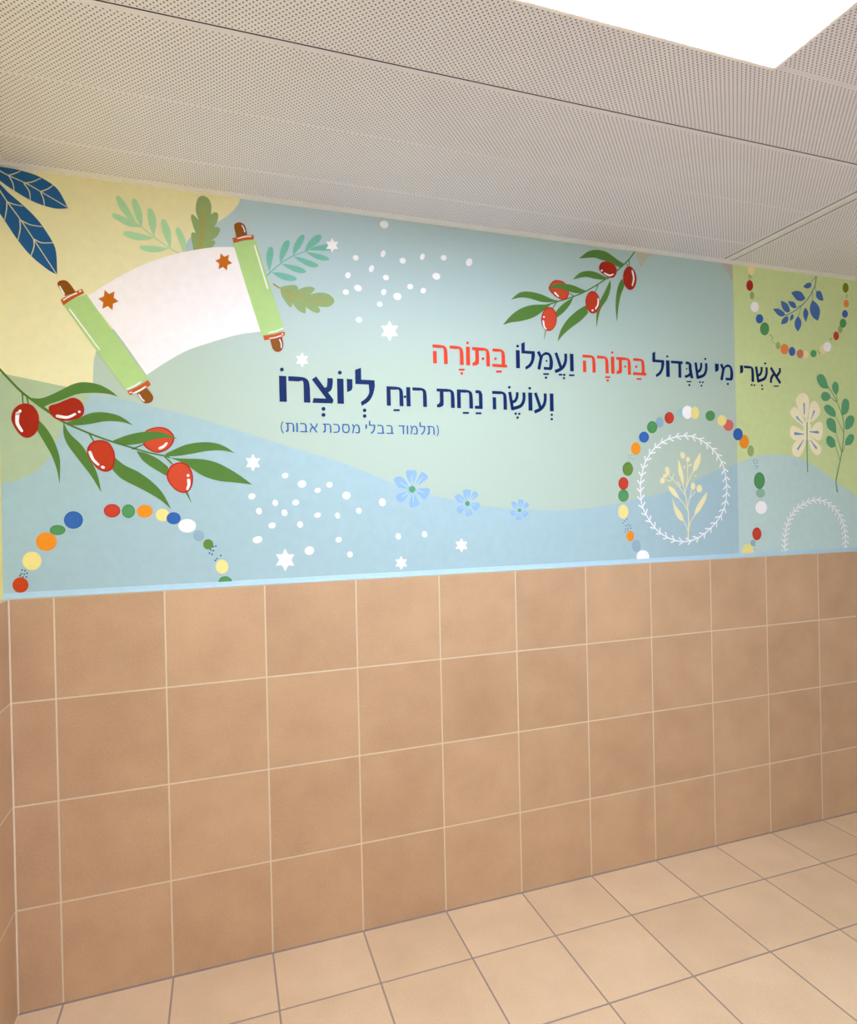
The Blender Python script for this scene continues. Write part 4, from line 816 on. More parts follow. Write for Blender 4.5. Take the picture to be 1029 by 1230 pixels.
     ('f','b_green',5.25,[(.8766,1.3357),(.8726,1.3253),(.8625,1.3193),(.8504,1.32),(.8407,1.3272),(.8372,1.338),(.8412,1.3483),(.8511,1.3543),(.8633,1.3537),(.873,1.3466)])]),
   ('bead_speck',None,[('f','speck',4,[(.243,1.4109),(.2425,1.4092),(.2413,1.4083),(.2398,1.4083),(.2386,1.4094),(.2382,1.4111),(.2387,1.4127),(.2399,1.4137),(.2414,1.4136),(.2426,1.4125)])]),
   ('bead_speck',None,[('f','speck',4,[(.2513,1.408),(.2508,1.4064),(.2496,1.4054),(.2481,1.4055),(.2469,1.4066),(.2465,1.4083),(.247,1.4099),(.2482,1.4109),(.2497,1.4108),(.2509,1.4097)])]),
   ('bead_speck',None,[('f','speck',4,[(.2407,1.3989),(.2402,1.3973),(.239,1.3963),(.2375,1.3964),(.2363,1.3975),(.2359,1.3992),(.2364,1.4008),(.2376,1.4018),(.2391,1.4017),(.2403,1.4006)])]),
   ('bead_speck',None,[('f','speck',4,[(.249,1.3969),(.2485,1.3952),(.2473,1.3943),(.2458,1.3944),(.2446,1.3955),(.2441,1.3971),(.2446,1.3988),(.2459,1.3997),(.2474,1.3996),(.2486,1.3985)])]),
   ('bead_speck',None,[('f','speck',4,[(.2567,1.3997),(.2562,1.398),(.255,1.3971),(.2535,1.3972),(.2523,1.3983),(.2518,1.3999),(.2523,1.4016),(.2536,1.4025),(.2551,1.4024),(.2563,1.4014)])]),
   ('bead_speck',None,[('f','speck',4,[(.2371,1.3927),(.2366,1.3911),(.2354,1.3901),(.2339,1.3902),(.2327,1.3913),(.2323,1.393),(.2328,1.3946),(.234,1.3955),(.2355,1.3955),(.2367,1.3944)])]),
   ('bead_speck',None,[('f','speck',4,[(.2453,1.3882),(.2448,1.3866),(.2436,1.3856),(.2421,1.3857),(.2409,1.3868),(.2405,1.3885),(.241,1.3901),(.2422,1.3911),(.2437,1.391),(.2449,1.3899)])]),
   ('bead_speck',None,[('f','speck',4,[(.2544,1.3877),(.2539,1.3861),(.2526,1.3851),(.2511,1.3852),(.2499,1.3863),(.2495,1.388),(.25,1.3896),(.2512,1.3906),(.2528,1.3905),(.254,1.3894)])]),
   ('bead_speck',None,[('f','speck',4,[(.8224,1.4627),(.8219,1.4609),(.8204,1.4599),(.8186,1.4599),(.8172,1.4611),(.8167,1.4629),(.8172,1.4647),(.8187,1.4658),(.8205,1.4657),(.8219,1.4645)])]),
   ('bead_speck',None,[('f','speck',4,[(.8308,1.4641),(.8302,1.4624),(.8287,1.4613),(.8269,1.4614),(.8255,1.4625),(.825,1.4644),(.8256,1.4662),(.827,1.4672),(.8288,1.4671),(.8303,1.466)])]),
   ('bead_speck',None,[('f','speck',4,[(.8139,1.4516),(.8133,1.4499),(.8119,1.4488),(.8101,1.4489),(.8087,1.4501),(.8081,1.4519),(.8087,1.4537),(.8102,1.4547),(.812,1.4546),(.8134,1.4535)])]),
   ('bead_speck',None,[('f','speck',4,[(.8221,1.4487),(.8216,1.4469),(.8201,1.4458),(.8183,1.4459),(.8169,1.4471),(.8163,1.4489),(.8169,1.4507),(.8184,1.4517),(.8202,1.4517),(.8216,1.4505)])]),
   ('bead_speck',None,[('f','speck',4,[(.8095,1.4404),(.809,1.4386),(.8075,1.4376),(.8057,1.4377),(.8043,1.4388),(.8038,1.4407),(.8044,1.4424),(.8058,1.4435),(.8076,1.4434),(.809,1.4422)])]),
   ('bead_speck',None,[('f','speck',4,[(.8177,1.4357),(.8171,1.4339),(.8157,1.4328),(.8139,1.4329),(.8124,1.4341),(.8119,1.4359),(.8125,1.4377),(.814,1.4388),(.8158,1.4387),(.8172,1.4375)])]),
   ('bead_speck',None,[('f','speck',4,[(.8467,1.43),(.8461,1.4282),(.8446,1.4272),(.8428,1.4272),(.8414,1.4284),(.8409,1.4303),(.8415,1.4321),(.843,1.4331),(.8448,1.433),(.8462,1.4318)])]),
   ('bead_speck',None,[('f','speck',4,[(.834,1.42),(.8334,1.4182),(.8319,1.4172),(.8301,1.4173),(.8287,1.4184),(.8282,1.4203),(.8288,1.4221),(.8302,1.4231),(.832,1.423),(.8335,1.4218)])]),
   ('bead_speck',None,[('f','speck',4,[(.828,1.4141),(.8274,1.4123),(.826,1.4113),(.8242,1.4114),(.8227,1.4126),(.8222,1.4144),(.8228,1.4162),(.8243,1.4172),(.8261,1.4171),(.8275,1.416)])]),
  ]),
 ('bead_garland','bead ring around the white wreath',[
  ],[
   ('painted_bead',None,[('f','b_orange',5,[(2.6086,1.8255),(2.6034,1.8094),(2.5906,1.7993),(2.5751,1.7992),(2.5629,1.809),(2.5585,1.825),(2.5636,1.8411),(2.5764,1.8512),(2.5919,1.8514),(2.6042,1.8416)])]),
   ('painted_bead',None,[('f','r_blue',5.5,[(2.6544,1.8766),(2.6491,1.8624),(2.6358,1.8534),(2.6197,1.8532),(2.607,1.8617),(2.6024,1.8757),(2.6076,1.89),(2.6208,1.8989),(2.6369,1.8992),(2.6497,1.8907)]),
     ('f','b_blue',5.75,[(2.651,1.8766),(2.6463,1.8639),(2.6348,1.8559),(2.6208,1.8557),(2.6097,1.8633),(2.6057,1.8758),(2.6103,1.8884),(2.6218,1.8964),(2.6358,1.8967),(2.647,1.8891)])]),
   ('painted_bead',None,[('f','r_green',5,[(2.6998,1.9219),(2.6942,1.9061),(2.6805,1.8962),(2.6638,1.8959),(2.6506,1.9053),(2.6458,1.9207),(2.6513,1.9363),(2.665,1.9463),(2.6817,1.9467),(2.695,1.9374)]),
     ('f','b_green',5.25,[(2.6963,1.9218),(2.6914,1.9078),(2.6794,1.899),(2.6649,1.8987),(2.6534,1.907),(2.6493,1.9208),(2.6541,1.9347),(2.666,1.9435),(2.6805,1.9439),(2.6921,1.9356)])]),
   ('painted_bead',None,[('f','t_blue',4.5,[(2.7353,1.9441),(2.7308,1.93),(2.7197,1.9212),(2.7063,1.9209),(2.6957,1.9292),(2.692,1.9431),(2.6964,1.9571),(2.7074,1.966),(2.7208,1.9664),(2.7314,1.958)])]),
   ('painted_bead',None,[('f','r_red',5,[(2.7916,1.9659),(2.7863,1.9504),(2.7733,1.9405),(2.7576,1.9401),(2.7451,1.9493),(2.7407,1.9646),(2.7459,1.9801),(2.7588,1.9899),(2.7745,1.9904),(2.787,1.9812)]),
     ('f','b_red',5.25,[(2.7882,1.9658),(2.7837,1.952),(2.7723,1.9432),(2.7587,1.9429),(2.7478,1.9511),(2.744,1.9647),(2.7485,1.9785),(2.7597,1.9872),(2.7734,1.9876),(2.7843,1.9795)])]),
   ('painted_bead',None,[('f','t_aqua',4.5,[(2.8393,1.9913),(2.836,1.9791),(2.8279,1.9714),(2.8182,1.9712),(2.8105,1.9784),(2.8078,1.9903),(2.8111,2.0025),(2.8191,2.0102),(2.8289,2.0105),(2.8366,2.0033)])]),
   ('painted_bead',None,[('f','b_white',5,[(2.8958,1.9941),(2.8898,1.9763),(2.875,1.9649),(2.8571,1.9645),(2.843,1.975),(2.8379,1.9924),(2.8438,2.0102),(2.8585,2.0215),(2.8764,2.0221),(2.8906,2.0117)])]),
   ('painted_bead',None,[('f','b_yellow',5.5,[(2.9322,1.9922),(2.9273,1.975),(2.9154,1.9642),(2.9009,1.9638),(2.8895,1.974),(2.8855,1.9909),(2.8904,2.008),(2.9023,2.0189),(2.9167,2.0194),(2.9282,2.0092)])]),
   ('painted_bead',None,[('f','r_green',5,[(3.0231,1.9817),(3.0176,1.9678),(3.004,1.959),(2.9874,1.9586),(2.9743,1.9667),(2.9695,1.9802),(2.9749,1.994),(2.9885,2.0029),(3.0051,2.0034),(3.0183,1.9953)]),
     ('f','b_green',5.25,[(3.0196,1.9816),(3.0148,1.9693),(3.003,1.9614),(2.9885,1.9611),(2.9771,1.9683),(2.973,1.9803),(2.9777,1.9926),(2.9895,2.0005),(3.0039,2.0009),(3.0154,1.9937)])]),
   ('painted_bead',None,[('f','b_yellow',5.5,[(3.089,1.9612),(3.0835,1.9462),(3.07,1.9367),(3.0537,1.9363),(3.0407,1.9452),(3.0361,1.9599),(3.0415,1.9748),(3.0549,1.9844),(3.0712,1.9848),(3.0842,1.976)])]),
   ('painted_bead',None,[('f','b_salmon',5,[(3.1304,1.9404),(3.1243,1.9246),(3.1092,1.9146),(3.0908,1.9143),(3.0762,1.9236),(3.071,1.9391),(3.077,1.9548),(3.092,1.9648),(3.1104,1.9653),(3.1251,1.956)])]),
   ('painted_bead',None,[('f','r_blue',5.5,[(3.1841,1.899),(3.1782,1.882),(3.1637,1.8714),(3.146,1.8711),(3.1321,1.8813),(3.1271,1.8979),(3.1329,1.9148),(3.1474,1.9255),(3.165,1.9258),(3.1791,1.9157)]),
     ('f','b_blue',5.75,[(3.1804,1.8989),(3.1753,1.8838),(3.1626,1.8744),(3.1472,1.8741),(3.1351,1.8832),(3.1307,1.898),(3.1358,1.913),(3.1484,1.9225),(3.1638,1.9228),(3.176,1.9138)])]),
   ('painted_bead',None,[('f','b_orange',5,[(3.2207,1.8647),(3.2147,1.8456),(3.1999,1.8336),(3.1822,1.8334),(3.1681,1.845),(3.1631,1.8639),(3.1691,1.883),(3.1837,1.8949),(3.2015,1.8953),(3.2156,1.8837)])]),
   ('painted_bead',None,[('f','r_olive',5.5,[(2.5671,1.7352),(2.5615,1.7174),(2.5478,1.7065),(2.5312,1.7066),(2.5181,1.7175),(2.5134,1.7351),(2.519,1.7528),(2.5326,1.7637),(2.5492,1.7638),(2.5624,1.7529)]),
     ('f','b_olive',5.75,[(2.5636,1.7352),(2.5588,1.7194),(2.5468,1.7097),(2.5324,1.7097),(2.521,1.7194),(2.5169,1.7351),(2.5217,1.7508),(2.5336,1.7606),(2.548,1.7606),(2.5595,1.7509)])]),
   ('painted_bead',None,[('f','r_red',5,[(2.5419,1.6717),(2.5366,1.6554),(2.5234,1.6455),(2.5075,1.6456),(2.495,1.6558),(2.4905,1.672),(2.4957,1.6882),(2.5088,1.6982),(2.5247,1.6981),(2.5373,1.688)]),
     ('f','b_red',5.25,[(2.5385,1.6717),(2.5339,1.6572),(2.5225,1.6484),(2.5086,1.6485),(2.4977,1.6575),(2.4938,1.672),(2.4984,1.6864),(2.5098,1.6953),(2.5236,1.6952),(2.5346,1.6862)])]),
   ('painted_bead',None,[('f','r_green',5.5,[(2.5418,1.6185),(2.5362,1.6026),(2.5225,1.593),(2.5059,1.5933),(2.4928,1.6033),(2.4881,1.6192),(2.4935,1.6349),(2.5072,1.6446),(2.5238,1.6444),(2.537,1.6344)]),
     ('f','b_green',5.75,[(2.5383,1.6185),(2.5334,1.6044),(2.5215,1.5958),(2.5071,1.5961),(2.4956,1.605),(2.4915,1.6191),(2.4963,1.6332),(2.5082,1.6418),(2.5226,1.6416),(2.5341,1.6327)])]),
   ('painted_bead',None,[('f','b_yellow',5,[(2.5386,1.5483),(2.533,1.5299),(2.5195,1.5187),(2.5031,1.5191),(2.4902,1.5309),(2.4856,1.5495),(2.4911,1.5679),(2.5046,1.5791),(2.5209,1.5788),(2.5339,1.567)])]),
   ('painted_bead',None,[('f','b_orange',5.5,[(2.5654,1.4407),(2.5612,1.4273),(2.551,1.4194),(2.5385,1.4198),(2.5287,1.4285),(2.5252,1.442),(2.5294,1.4553),(2.5396,1.4633),(2.552,1.4629),(2.5619,1.4543)])]),
   ('painted_bead',None,[('f','t_blue',4.5,[(2.5991,1.3961),(2.5944,1.3802),(2.5828,1.3708),(2.5688,1.3714),(2.5578,1.3817),(2.5539,1.3979),(2.5586,1.4137),(2.5701,1.4231),(2.584,1.4226),(2.5951,1.4123)])]),
   ('painted_bead',None,[('f','b_white',5.5,[(2.6436,1.3461),(2.6367,1.3295),(2.6195,1.3199),(2.5986,1.3209),(2.5821,1.3321),(2.5761,1.3491),(2.5829,1.3656),(2.5999,1.3753),(2.6208,1.3744),(2.6375,1.3633)])]),
   ('painted_bead',None,[('f','t_olive',4.5,[(3.2503,1.8215),(3.246,1.8059),(3.2356,1.7962),(3.223,1.7961),(3.2132,1.8056),(3.2097,1.8211),(3.2139,1.8366),(3.2243,1.8464),(3.2368,1.8465),(3.2468,1.837)])]),
   ('painted_bead',None,[('f','r_green',5.5,[(3.3127,1.6799),(3.3057,1.6565),(3.2888,1.6422),(3.2685,1.6424),(3.2524,1.657),(3.2468,1.6802),(3.2536,1.7035),(3.2704,1.7178),(3.2907,1.7178),(3.3069,1.7033)]),
     ('f','b_green',5.75,[(3.3083,1.6799),(3.3023,1.6591),(3.2876,1.6464),(3.2699,1.6466),(3.2559,1.6595),(3.251,1.6802),(3.257,1.7009),(3.2716,1.7137),(3.2893,1.7136),(3.3034,1.7007)])]),
   ('painted_bead',None,[('f','t_green',4.5,[(3.3131,1.6206),(3.3073,1.6073),(3.2931,1.5992),(3.2758,1.5995),(3.262,1.6079),(3.257,1.6213),(3.2627,1.6346),(3.2769,1.6427),(3.2942,1.6425),(3.308,1.6341)])]),
   ('painted_bead',None,[('f','b_white',5.5,[(3.3232,1.551),(3.316,1.5329),(3.2978,1.522),(3.2759,1.5225),(3.2585,1.5341),(3.2522,1.5524),(3.2594,1.5704),(3.2774,1.5813),(3.2993,1.581),(3.3169,1.5694)])]),
   ('painted_bead',None,[('f','r_red',5,[(3.2857,1.4263),(3.2799,1.4086),(3.2657,1.398),(3.2485,1.3986),(3.2349,1.4101),(3.23,1.4281),(3.2357,1.4458),(3.2499,1.4564),(3.2671,1.4559),(3.2808,1.4444)]),
     ('f','b_red',5.25,[(3.2821,1.4264),(3.277,1.4106),(3.2646,1.4012),(3.2497,1.4017),(3.2378,1.412),(3.2336,1.428),(3.2386,1.4437),(3.2509,1.4532),(3.2659,1.4527),(3.2778,1.4425)])]),
   ('painted_bead',None,[('f','t_teal',4.5,[(3.2487,1.3851),(3.2455,1.3767),(3.2377,1.3717),(3.2282,1.3721),(3.2206,1.3776),(3.2179,1.3862),(3.221,1.3946),(3.2289,1.3995),(3.2384,1.3992),(3.2459,1.3937)])]),
   ('painted_bead',None,[('f','b_yellow',5,[(3.2353,1.3446),(3.2283,1.3239),(3.2111,1.3118),(3.1904,1.3127),(3.1739,1.3264),(3.1681,1.3474),(3.175,1.368),(3.192,1.3802),(3.2128,1.3794),(3.2294,1.3658)])]),
   ('painted_bead','cut green scrap of a bead at the mural edge',[('f','b_green',4,[(2.6362,1.321,1),(2.6403,1.3274),(2.6523,1.3295),(2.676,1.3217,1),(2.6737,1.3126,1),(2.6361,1.3144,1)])]),
   ('bead_speck',None,[('f','speck',4,[(2.5327,1.5152),(2.5321,1.5137),(2.5306,1.5128),(2.5287,1.5128),(2.5271,1.5138),(2.5266,1.5153),(2.5272,1.5169),(2.5288,1.5178),(2.5307,1.5177),(2.5322,1.5167)])]),
   ('bead_speck',None,[('f','speck',4,[(2.521,1.5073),(2.5204,1.5058),(2.5188,1.5049),(2.5169,1.505),(2.5154,1.506),(2.5149,1.5075),(2.5155,1.509),(2.517,1.5099),(2.5189,1.5099),(2.5205,1.5089)])]),
   ('bead_speck',None,[('f','speck',4,[(2.5131,1.4978),(2.5125,1.4963),(2.5109,1.4954),(2.509,1.4954),(2.5075,1.4964),(2.507,1.4979),(2.5076,1.4995),(2.5091,1.5004),(2.511,1.5003),(2.5125,1.4993)])]),
   ('bead_speck',None,[('f','speck',4,[(2.5282,1.486),(2.5276,1.4844),(2.526,1.4835),(2.5241,1.4836),(2.5226,1.4846),(2.522,1.4861),(2.5227,1.4876),(2.5242,1.4885),(2.5261,1.4885),(2.5276,1.4875)])]),
   ('bead_speck',None,[('f','speck',4,[(2.5399,1.4905),(2.5392,1.489),(2.5377,1.4881),(2.5358,1.4881),(2.5343,1.4891),(2.5337,1.4907),(2.5343,1.4922),(2.5359,1.4931),(2.5378,1.4931),(2.5393,1.4921)])]),
   ('bead_speck',None,[('f','speck',4,[(2.5494,1.4853),(2.5488,1.4838),(2.5472,1.4829),(2.5453,1.483),(2.5438,1.484),(2.5432,1.4855),(2.5439,1.487),(2.5454,1.4879),(2.5473,1.4879),(2.5489,1.4869)])]),
   ('bead_speck',None,[('f','speck',4,[(2.5531,1.4754),(2.5524,1.4739),(2.5509,1.473),(2.5489,1.4731),(2.5474,1.4741),(2.5469,1.4756),(2.5475,1.4771),(2.5491,1.478),(2.551,1.478),(2.5525,1.477)])]),
   ('bead_speck',None,[('f','speck',4,[(2.5395,1.4758),(2.5389,1.4743),(2.5373,1.4734),(2.5354,1.4735),(2.5339,1.4745),(2.5334,1.476),(2.534,1.4775),(2.5355,1.4784),(2.5375,1.4784),(2.539,1.4774)])]),
   ('bead_speck',None,[('f','speck',4,[(2.5259,1.4713),(2.5253,1.4698),(2.5237,1.4689),(2.5218,1.469),(2.5203,1.47),(2.5198,1.4715),(2.5204,1.473),(2.522,1.4739),(2.5239,1.4739),(2.5254,1.4729)])]),
   ('bead_speck',None,[('f','speck',4,[(2.5237,1.46),(2.5231,1.4585),(2.5215,1.4576),(2.5196,1.4577),(2.5181,1.4587),(2.5176,1.4602),(2.5182,1.4617),(2.5198,1.4626),(2.5217,1.4626),(2.5232,1.4616)])]),
   ('bead_speck',None,[('f','speck',4,[(2.5354,1.4662),(2.5348,1.4646),(2.5332,1.4637),(2.5313,1.4638),(2.5298,1.4648),(2.5293,1.4664),(2.5299,1.4679),(2.5315,1.4688),(2.5334,1.4687),(2.5349,1.4677)])]),
   ('bead_speck',None,[('f','speck',4,[(2.5332,1.4515),(2.5325,1.45),(2.531,1.4491),(2.5291,1.4492),(2.5275,1.4502),(2.527,1.4517),(2.5276,1.4533),(2.5292,1.4542),(2.5311,1.4541),(2.5326,1.4531)])]),
   ('bead_speck',None,[('f','speck',4,[(3.2554,1.7805),(3.2548,1.7791),(3.2532,1.7782),(3.2513,1.7782),(3.2498,1.7791),(3.2493,1.7805),(3.2499,1.7819),(3.2514,1.7828),(3.2534,1.7828),(3.2549,1.782)])]),
   ('bead_speck',None,[('f','speck',4,[(3.2491,1.7733),(3.2485,1.7719),(3.2469,1.771),(3.245,1.771),(3.2435,1.7718),(3.2429,1.7732),(3.2435,1.7747),(3.2451,1.7755),(3.247,1.7756),(3.2485,1.7747)])]),
   ('bead_speck',None,[('f','speck',4,[(3.2696,1.7758),(3.2689,1.7744),(3.2674,1.7735),(3.2654,1.7735),(3.2639,1.7743),(3.2634,1.7758),(3.264,1.7772),(3.2656,1.7781),(3.2675,1.7781),(3.269,1.7772)])]),
   ('bead_speck',None,[('f','speck',4,[(3.255,1.7637),(3.2544,1.7622),(3.2528,1.7614),(3.2509,1.7613),(3.2494,1.7622),(3.2488,1.7636),(3.2495,1.7651),(3.251,1.7659),(3.2529,1.7659),(3.2545,1.7651)])]),
   ('bead_speck',None,[('f','speck',4,[(3.2705,1.7637),(3.2699,1.7623),(3.2683,1.7614),(3.2664,1.7614),(3.2649,1.7623),(3.2643,1.7637),(3.2649,1.7651),(3.2665,1.766),(3.2684,1.766),(3.2699,1.7651)])]),
   ('bead_speck',None,[('f','speck',4,[(3.2609,1.7516),(3.2603,1.7502),(3.2587,1.7493),(3.2568,1.7493),(3.2553,1.7502),(3.2547,1.7516),(3.2553,1.753),(3.2569,1.7539),(3.2588,1.7539),(3.2603,1.753)])]),
   ('bead_speck',None,[('f','speck',4,[(3.2732,1.7468),(3.2726,1.7454),(3.271,1.7445),(3.2691,1.7445),(3.2675,1.7454),(3.267,1.7468),(3.2676,1.7482),(3.2692,1.7491),(3.2711,1.7491),(3.2726,1.7482)])]),
   ('bead_speck',None,[('f','speck',4,[(3.2637,1.7381),(3.263,1.7367),(3.2615,1.7358),(3.2596,1.7358),(3.258,1.7367),(3.2575,1.7381),(3.2581,1.7395),(3.2597,1.7404),(3.2616,1.7404),(3.2631,1.7395)])]),
   ('bead_speck',None,[('f','speck',4,[(3.2452,1.3707),(3.2446,1.3693),(3.243,1.3685),(3.2411,1.3686),(3.2396,1.3695),(3.2391,1.371),(3.2397,1.3723),(3.2413,1.3732),(3.2432,1.3731),(3.2447,1.3722)])]),
   ('bead_speck',None,[('f','speck',4,[(3.243,1.3539),(3.2423,1.3525),(3.2408,1.3517),(3.2389,1.3518),(3.2374,1.3527),(3.2368,1.3542),(3.2374,1.3556),(3.239,1.3564),(3.2409,1.3563),(3.2424,1.3554)])]),
   ('bead_speck',None,[('f','speckpale',4,[(2.551,1.7954),(2.5505,1.794),(2.5491,1.7932),(2.5475,1.7932),(2.5461,1.794),(2.5457,1.7953),(2.5462,1.7967),(2.5476,1.7975),(2.5492,1.7975),(2.5506,1.7967)])]),
   ('bead_speck',None,[('f','speckpale',4,[(2.5645,1.7966),(2.564,1.7953),(2.5626,1.7944),(2.561,1.7944),(2.5596,1.7952),(2.5592,1.7966),(2.5597,1.7979),(2.5611,1.7987),(2.5627,1.7988),(2.5641,1.7979)])]),
   ('bead_speck',None,[('f','speckpale',4,[(2.5454,1.784),(2.5448,1.7826),(2.5435,1.7818),(2.5418,1.7818),(2.5405,1.7826),(2.54,1.7839),(2.5406,1.7853),(2.5419,1.7861),(2.5436,1.7861),(2.5449,1.7853)])]),
   ('bead_speck',None,[('f','speckpale',4,[(2.5589,1.7841),(2.5583,1.7827),(2.5569,1.7819),(2.5553,1.7819),(2.5539,1.7827),(2.5535,1.784),(2.554,1.7854),(2.5554,1.7862),(2.557,1.7862),(2.5584,1.7854)])]),
   ('bead_speck',None,[('f','speckpale',4,[(2.5709,1.7784),(2.5703,1.7771),(2.5689,1.7763),(2.5673,1.7763),(2.5659,1.7771),(2.5655,1.7784),(2.566,1.7797),(2.5674,1.7806),(2.569,1.7806),(2.5704,1.7798)])]),
   ('bead_speck',None,[('f','speckpale',4,[(2.5504,1.7698),(2.5499,1.7685),(2.5485,1.7676),(2.5469,1.7676),(2.5455,1.7684),(2.5451,1.7698),(2.5456,1.7711),(2.547,1.7719),(2.5486,1.772),(2.5499,1.7711)])]),
  ]),
 ('bead_garland','bead loop hanging from the ceiling trim',[
  ],[
   ('painted_bead',None,[('f','b_cream',5,[(3.2761,2.6804),(3.2714,2.6663),(3.2598,2.6567),(3.2458,2.6553),(3.2347,2.6626),(3.2307,2.6758),(3.2354,2.6898),(3.2469,2.6995),(3.2609,2.7009),(3.2721,2.6937)])]),
   ('painted_bead',None,[('f','r_red',5.5,[(3.2643,2.6068),(3.26,2.5915),(3.2495,2.5813),(3.2368,2.5801),(3.2268,2.5884),(3.2233,2.6029),(3.2276,2.6182),(3.238,2.6284),(3.2507,2.6297),(3.2607,2.6214)]),
     ('f','b_dkred',5.75,[(3.2616,2.6066),(3.2579,2.5929),(3.2487,2.5838),(3.2377,2.5828),(3.229,2.5902),(3.2259,2.6032),(3.2297,2.6168),(3.2388,2.6259),(3.2498,2.6269),(3.2585,2.6196)])]),
   ('painted_bead',None,[('f','t_olive',4.5,[(3.2695,2.5597),(3.2668,2.5488),(3.2602,2.5416),(3.2524,2.5409),(3.2461,2.5469),(3.244,2.5574),(3.2467,2.5684),(3.2532,2.5756),(3.2611,2.5763),(3.2673,2.5703)])]),
   ('painted_bead',None,[('f','b_white',5.5,[(3.2974,2.5079),(3.2921,2.4927),(3.279,2.4826),(3.2632,2.4813),(3.2507,2.4893),(3.2462,2.5036),(3.2514,2.5186),(3.2644,2.5288),(3.2802,2.5301),(3.2928,2.5221)])]),
   ('painted_bead',None,[('f','r_blue',5,[(3.3218,2.4531),(3.3172,2.4397),(3.3059,2.4308),(3.2922,2.4297),(3.2813,2.437),(3.2774,2.4497),(3.282,2.4631),(3.2932,2.472),(3.3069,2.4731),(3.3179,2.4659)]),
     ('f','b_blue',5.25,[(3.3189,2.4529),(3.3149,2.441),(3.3051,2.433),(3.2931,2.4321),(3.2837,2.4386),(3.2803,2.4499),(3.2843,2.4618),(3.2941,2.4698),(3.306,2.4707),(3.3155,2.4643)])]),
   ('painted_bead',None,[('f','r_green',5.5,[(3.3574,2.4079),(3.3517,2.3894),(3.3377,2.3773),(3.3208,2.3761),(3.3074,2.3863),(3.3027,2.4039),(3.3083,2.4223),(3.3222,2.4344),(3.3392,2.4357),(3.3526,2.4256)]),
     ('f','b_green',5.75,[(3.3538,2.4076),(3.3489,2.3912),(3.3367,2.3804),(3.322,2.3794),(3.3103,2.3885),(3.3062,2.4041),(3.3111,2.4205),(3.3232,2.4313),(3.338,2.4324),(3.3497,2.4234)])]),
   ('painted_bead',None,[('f','t_olive',4.5,[(3.4262,2.3318),(3.4231,2.3217),(3.4156,2.3151),(3.4066,2.3145),(3.3994,2.3202),(3.3969,2.3299),(3.3999,2.34),(3.4074,2.3466),(3.4165,2.3472),(3.4236,2.3416)])]),
   ('painted_bead',None,[('f','b_orange2',5.5,[(3.479,2.3182),(3.4735,2.3032),(3.46,2.2934),(3.4435,2.2924),(3.4305,2.3006),(3.4258,2.3149),(3.4312,2.3298),(3.4447,2.3397),(3.4612,2.3407),(3.4743,2.3325)])]),
   ('painted_bead',None,[('f','b_blue2',5,[(3.5206,2.3094),(3.5162,2.2961),(3.5056,2.2874),(3.4926,2.2867),(3.4824,2.2941),(3.4787,2.3069),(3.4831,2.3201),(3.4937,2.3288),(3.5066,2.3296),(3.5169,2.3222)])]),
   ('painted_bead',None,[('f','b_salmon2',5.5,[(3.5731,2.3012),(3.5686,2.2881),(3.5574,2.2796),(3.5439,2.2788),(3.5331,2.2861),(3.5293,2.2985),(3.5338,2.3115),(3.5449,2.3201),(3.5585,2.3209),(3.5692,2.3137)])]),
   ('painted_bead',None,[('f','b_cream',5,[(3.6065,2.2997),(3.6027,2.2877),(3.5934,2.2799),(3.5821,2.2792),(3.5732,2.286),(3.57,2.2975),(3.5738,2.3095),(3.5831,2.3174),(3.5944,2.3181),(3.6033,2.3113)])]),
   ('painted_bead',None,[('f','b_green2',5.5,[(3.6589,2.3074),(3.6548,2.2967),(3.6446,2.2896),(3.6322,2.2889),(3.6224,2.2948),(3.6189,2.305),(3.6229,2.3158),(3.6331,2.3229),(3.6455,2.3236),(3.6553,2.3177)])]),
   ('painted_bead',None,[('f','b_cream',5,[(3.7278,2.3319),(3.723,2.3179),(3.7111,2.3088),(3.6966,2.3079),(3.6852,2.3157),(3.6811,2.329),(3.6859,2.3429),(3.6977,2.3521),(3.7122,2.353),(3.7237,2.3453)])]),
   ('painted_bead',None,[('f','b_white',5.5,[(3.7588,2.3472),(3.7534,2.3325),(3.7398,2.3228),(3.7233,2.3218),(3.7102,2.3298),(3.7055,2.3438),(3.711,2.3585),(3.7245,2.3682),(3.7409,2.3693),(3.7541,2.3613)])]),
   ('painted_bead',None,[('f','r_red',5,[(3.8126,2.4057),(3.8086,2.3927),(3.7988,2.3842),(3.7871,2.3834),(3.7778,2.3906),(3.7745,2.4031),(3.7784,2.4161),(3.7881,2.4246),(3.7999,2.4254),(3.8093,2.4182)]),
     ('f','b_red',5.25,[(3.8101,2.4055),(3.8066,2.394),(3.7981,2.3864),(3.7879,2.3857),(3.7798,2.3921),(3.7769,2.4033),(3.7804,2.4148),(3.7888,2.4224),(3.7991,2.4231),(3.8072,2.4167)])]),
   ('painted_bead',None,[('f','t_olive',4.5,[(3.8382,2.4404),(3.8349,2.4291),(3.8267,2.4217),(3.8168,2.421),(3.809,2.4272),(3.8062,2.4381),(3.8096,2.4493),(3.8177,2.4567),(3.8276,2.4575),(3.8354,2.4512)])]),
   ('painted_bead',None,[('f','r_green',5,[(3.8639,2.4729),(3.8592,2.4594),(3.8478,2.4504),(3.8339,2.4494),(3.8229,2.4567),(3.819,2.4695),(3.8236,2.4829),(3.835,2.4919),(3.8489,2.493),(3.8599,2.4857)]),
     ('f','b_green',5.25,[(3.861,2.4726),(3.8569,2.4606),(3.8469,2.4527),(3.8349,2.4518),(3.8253,2.4583),(3.8219,2.4697),(3.8259,2.4817),(3.8358,2.4896),(3.8479,2.4906),(3.8575,2.4841)])]),
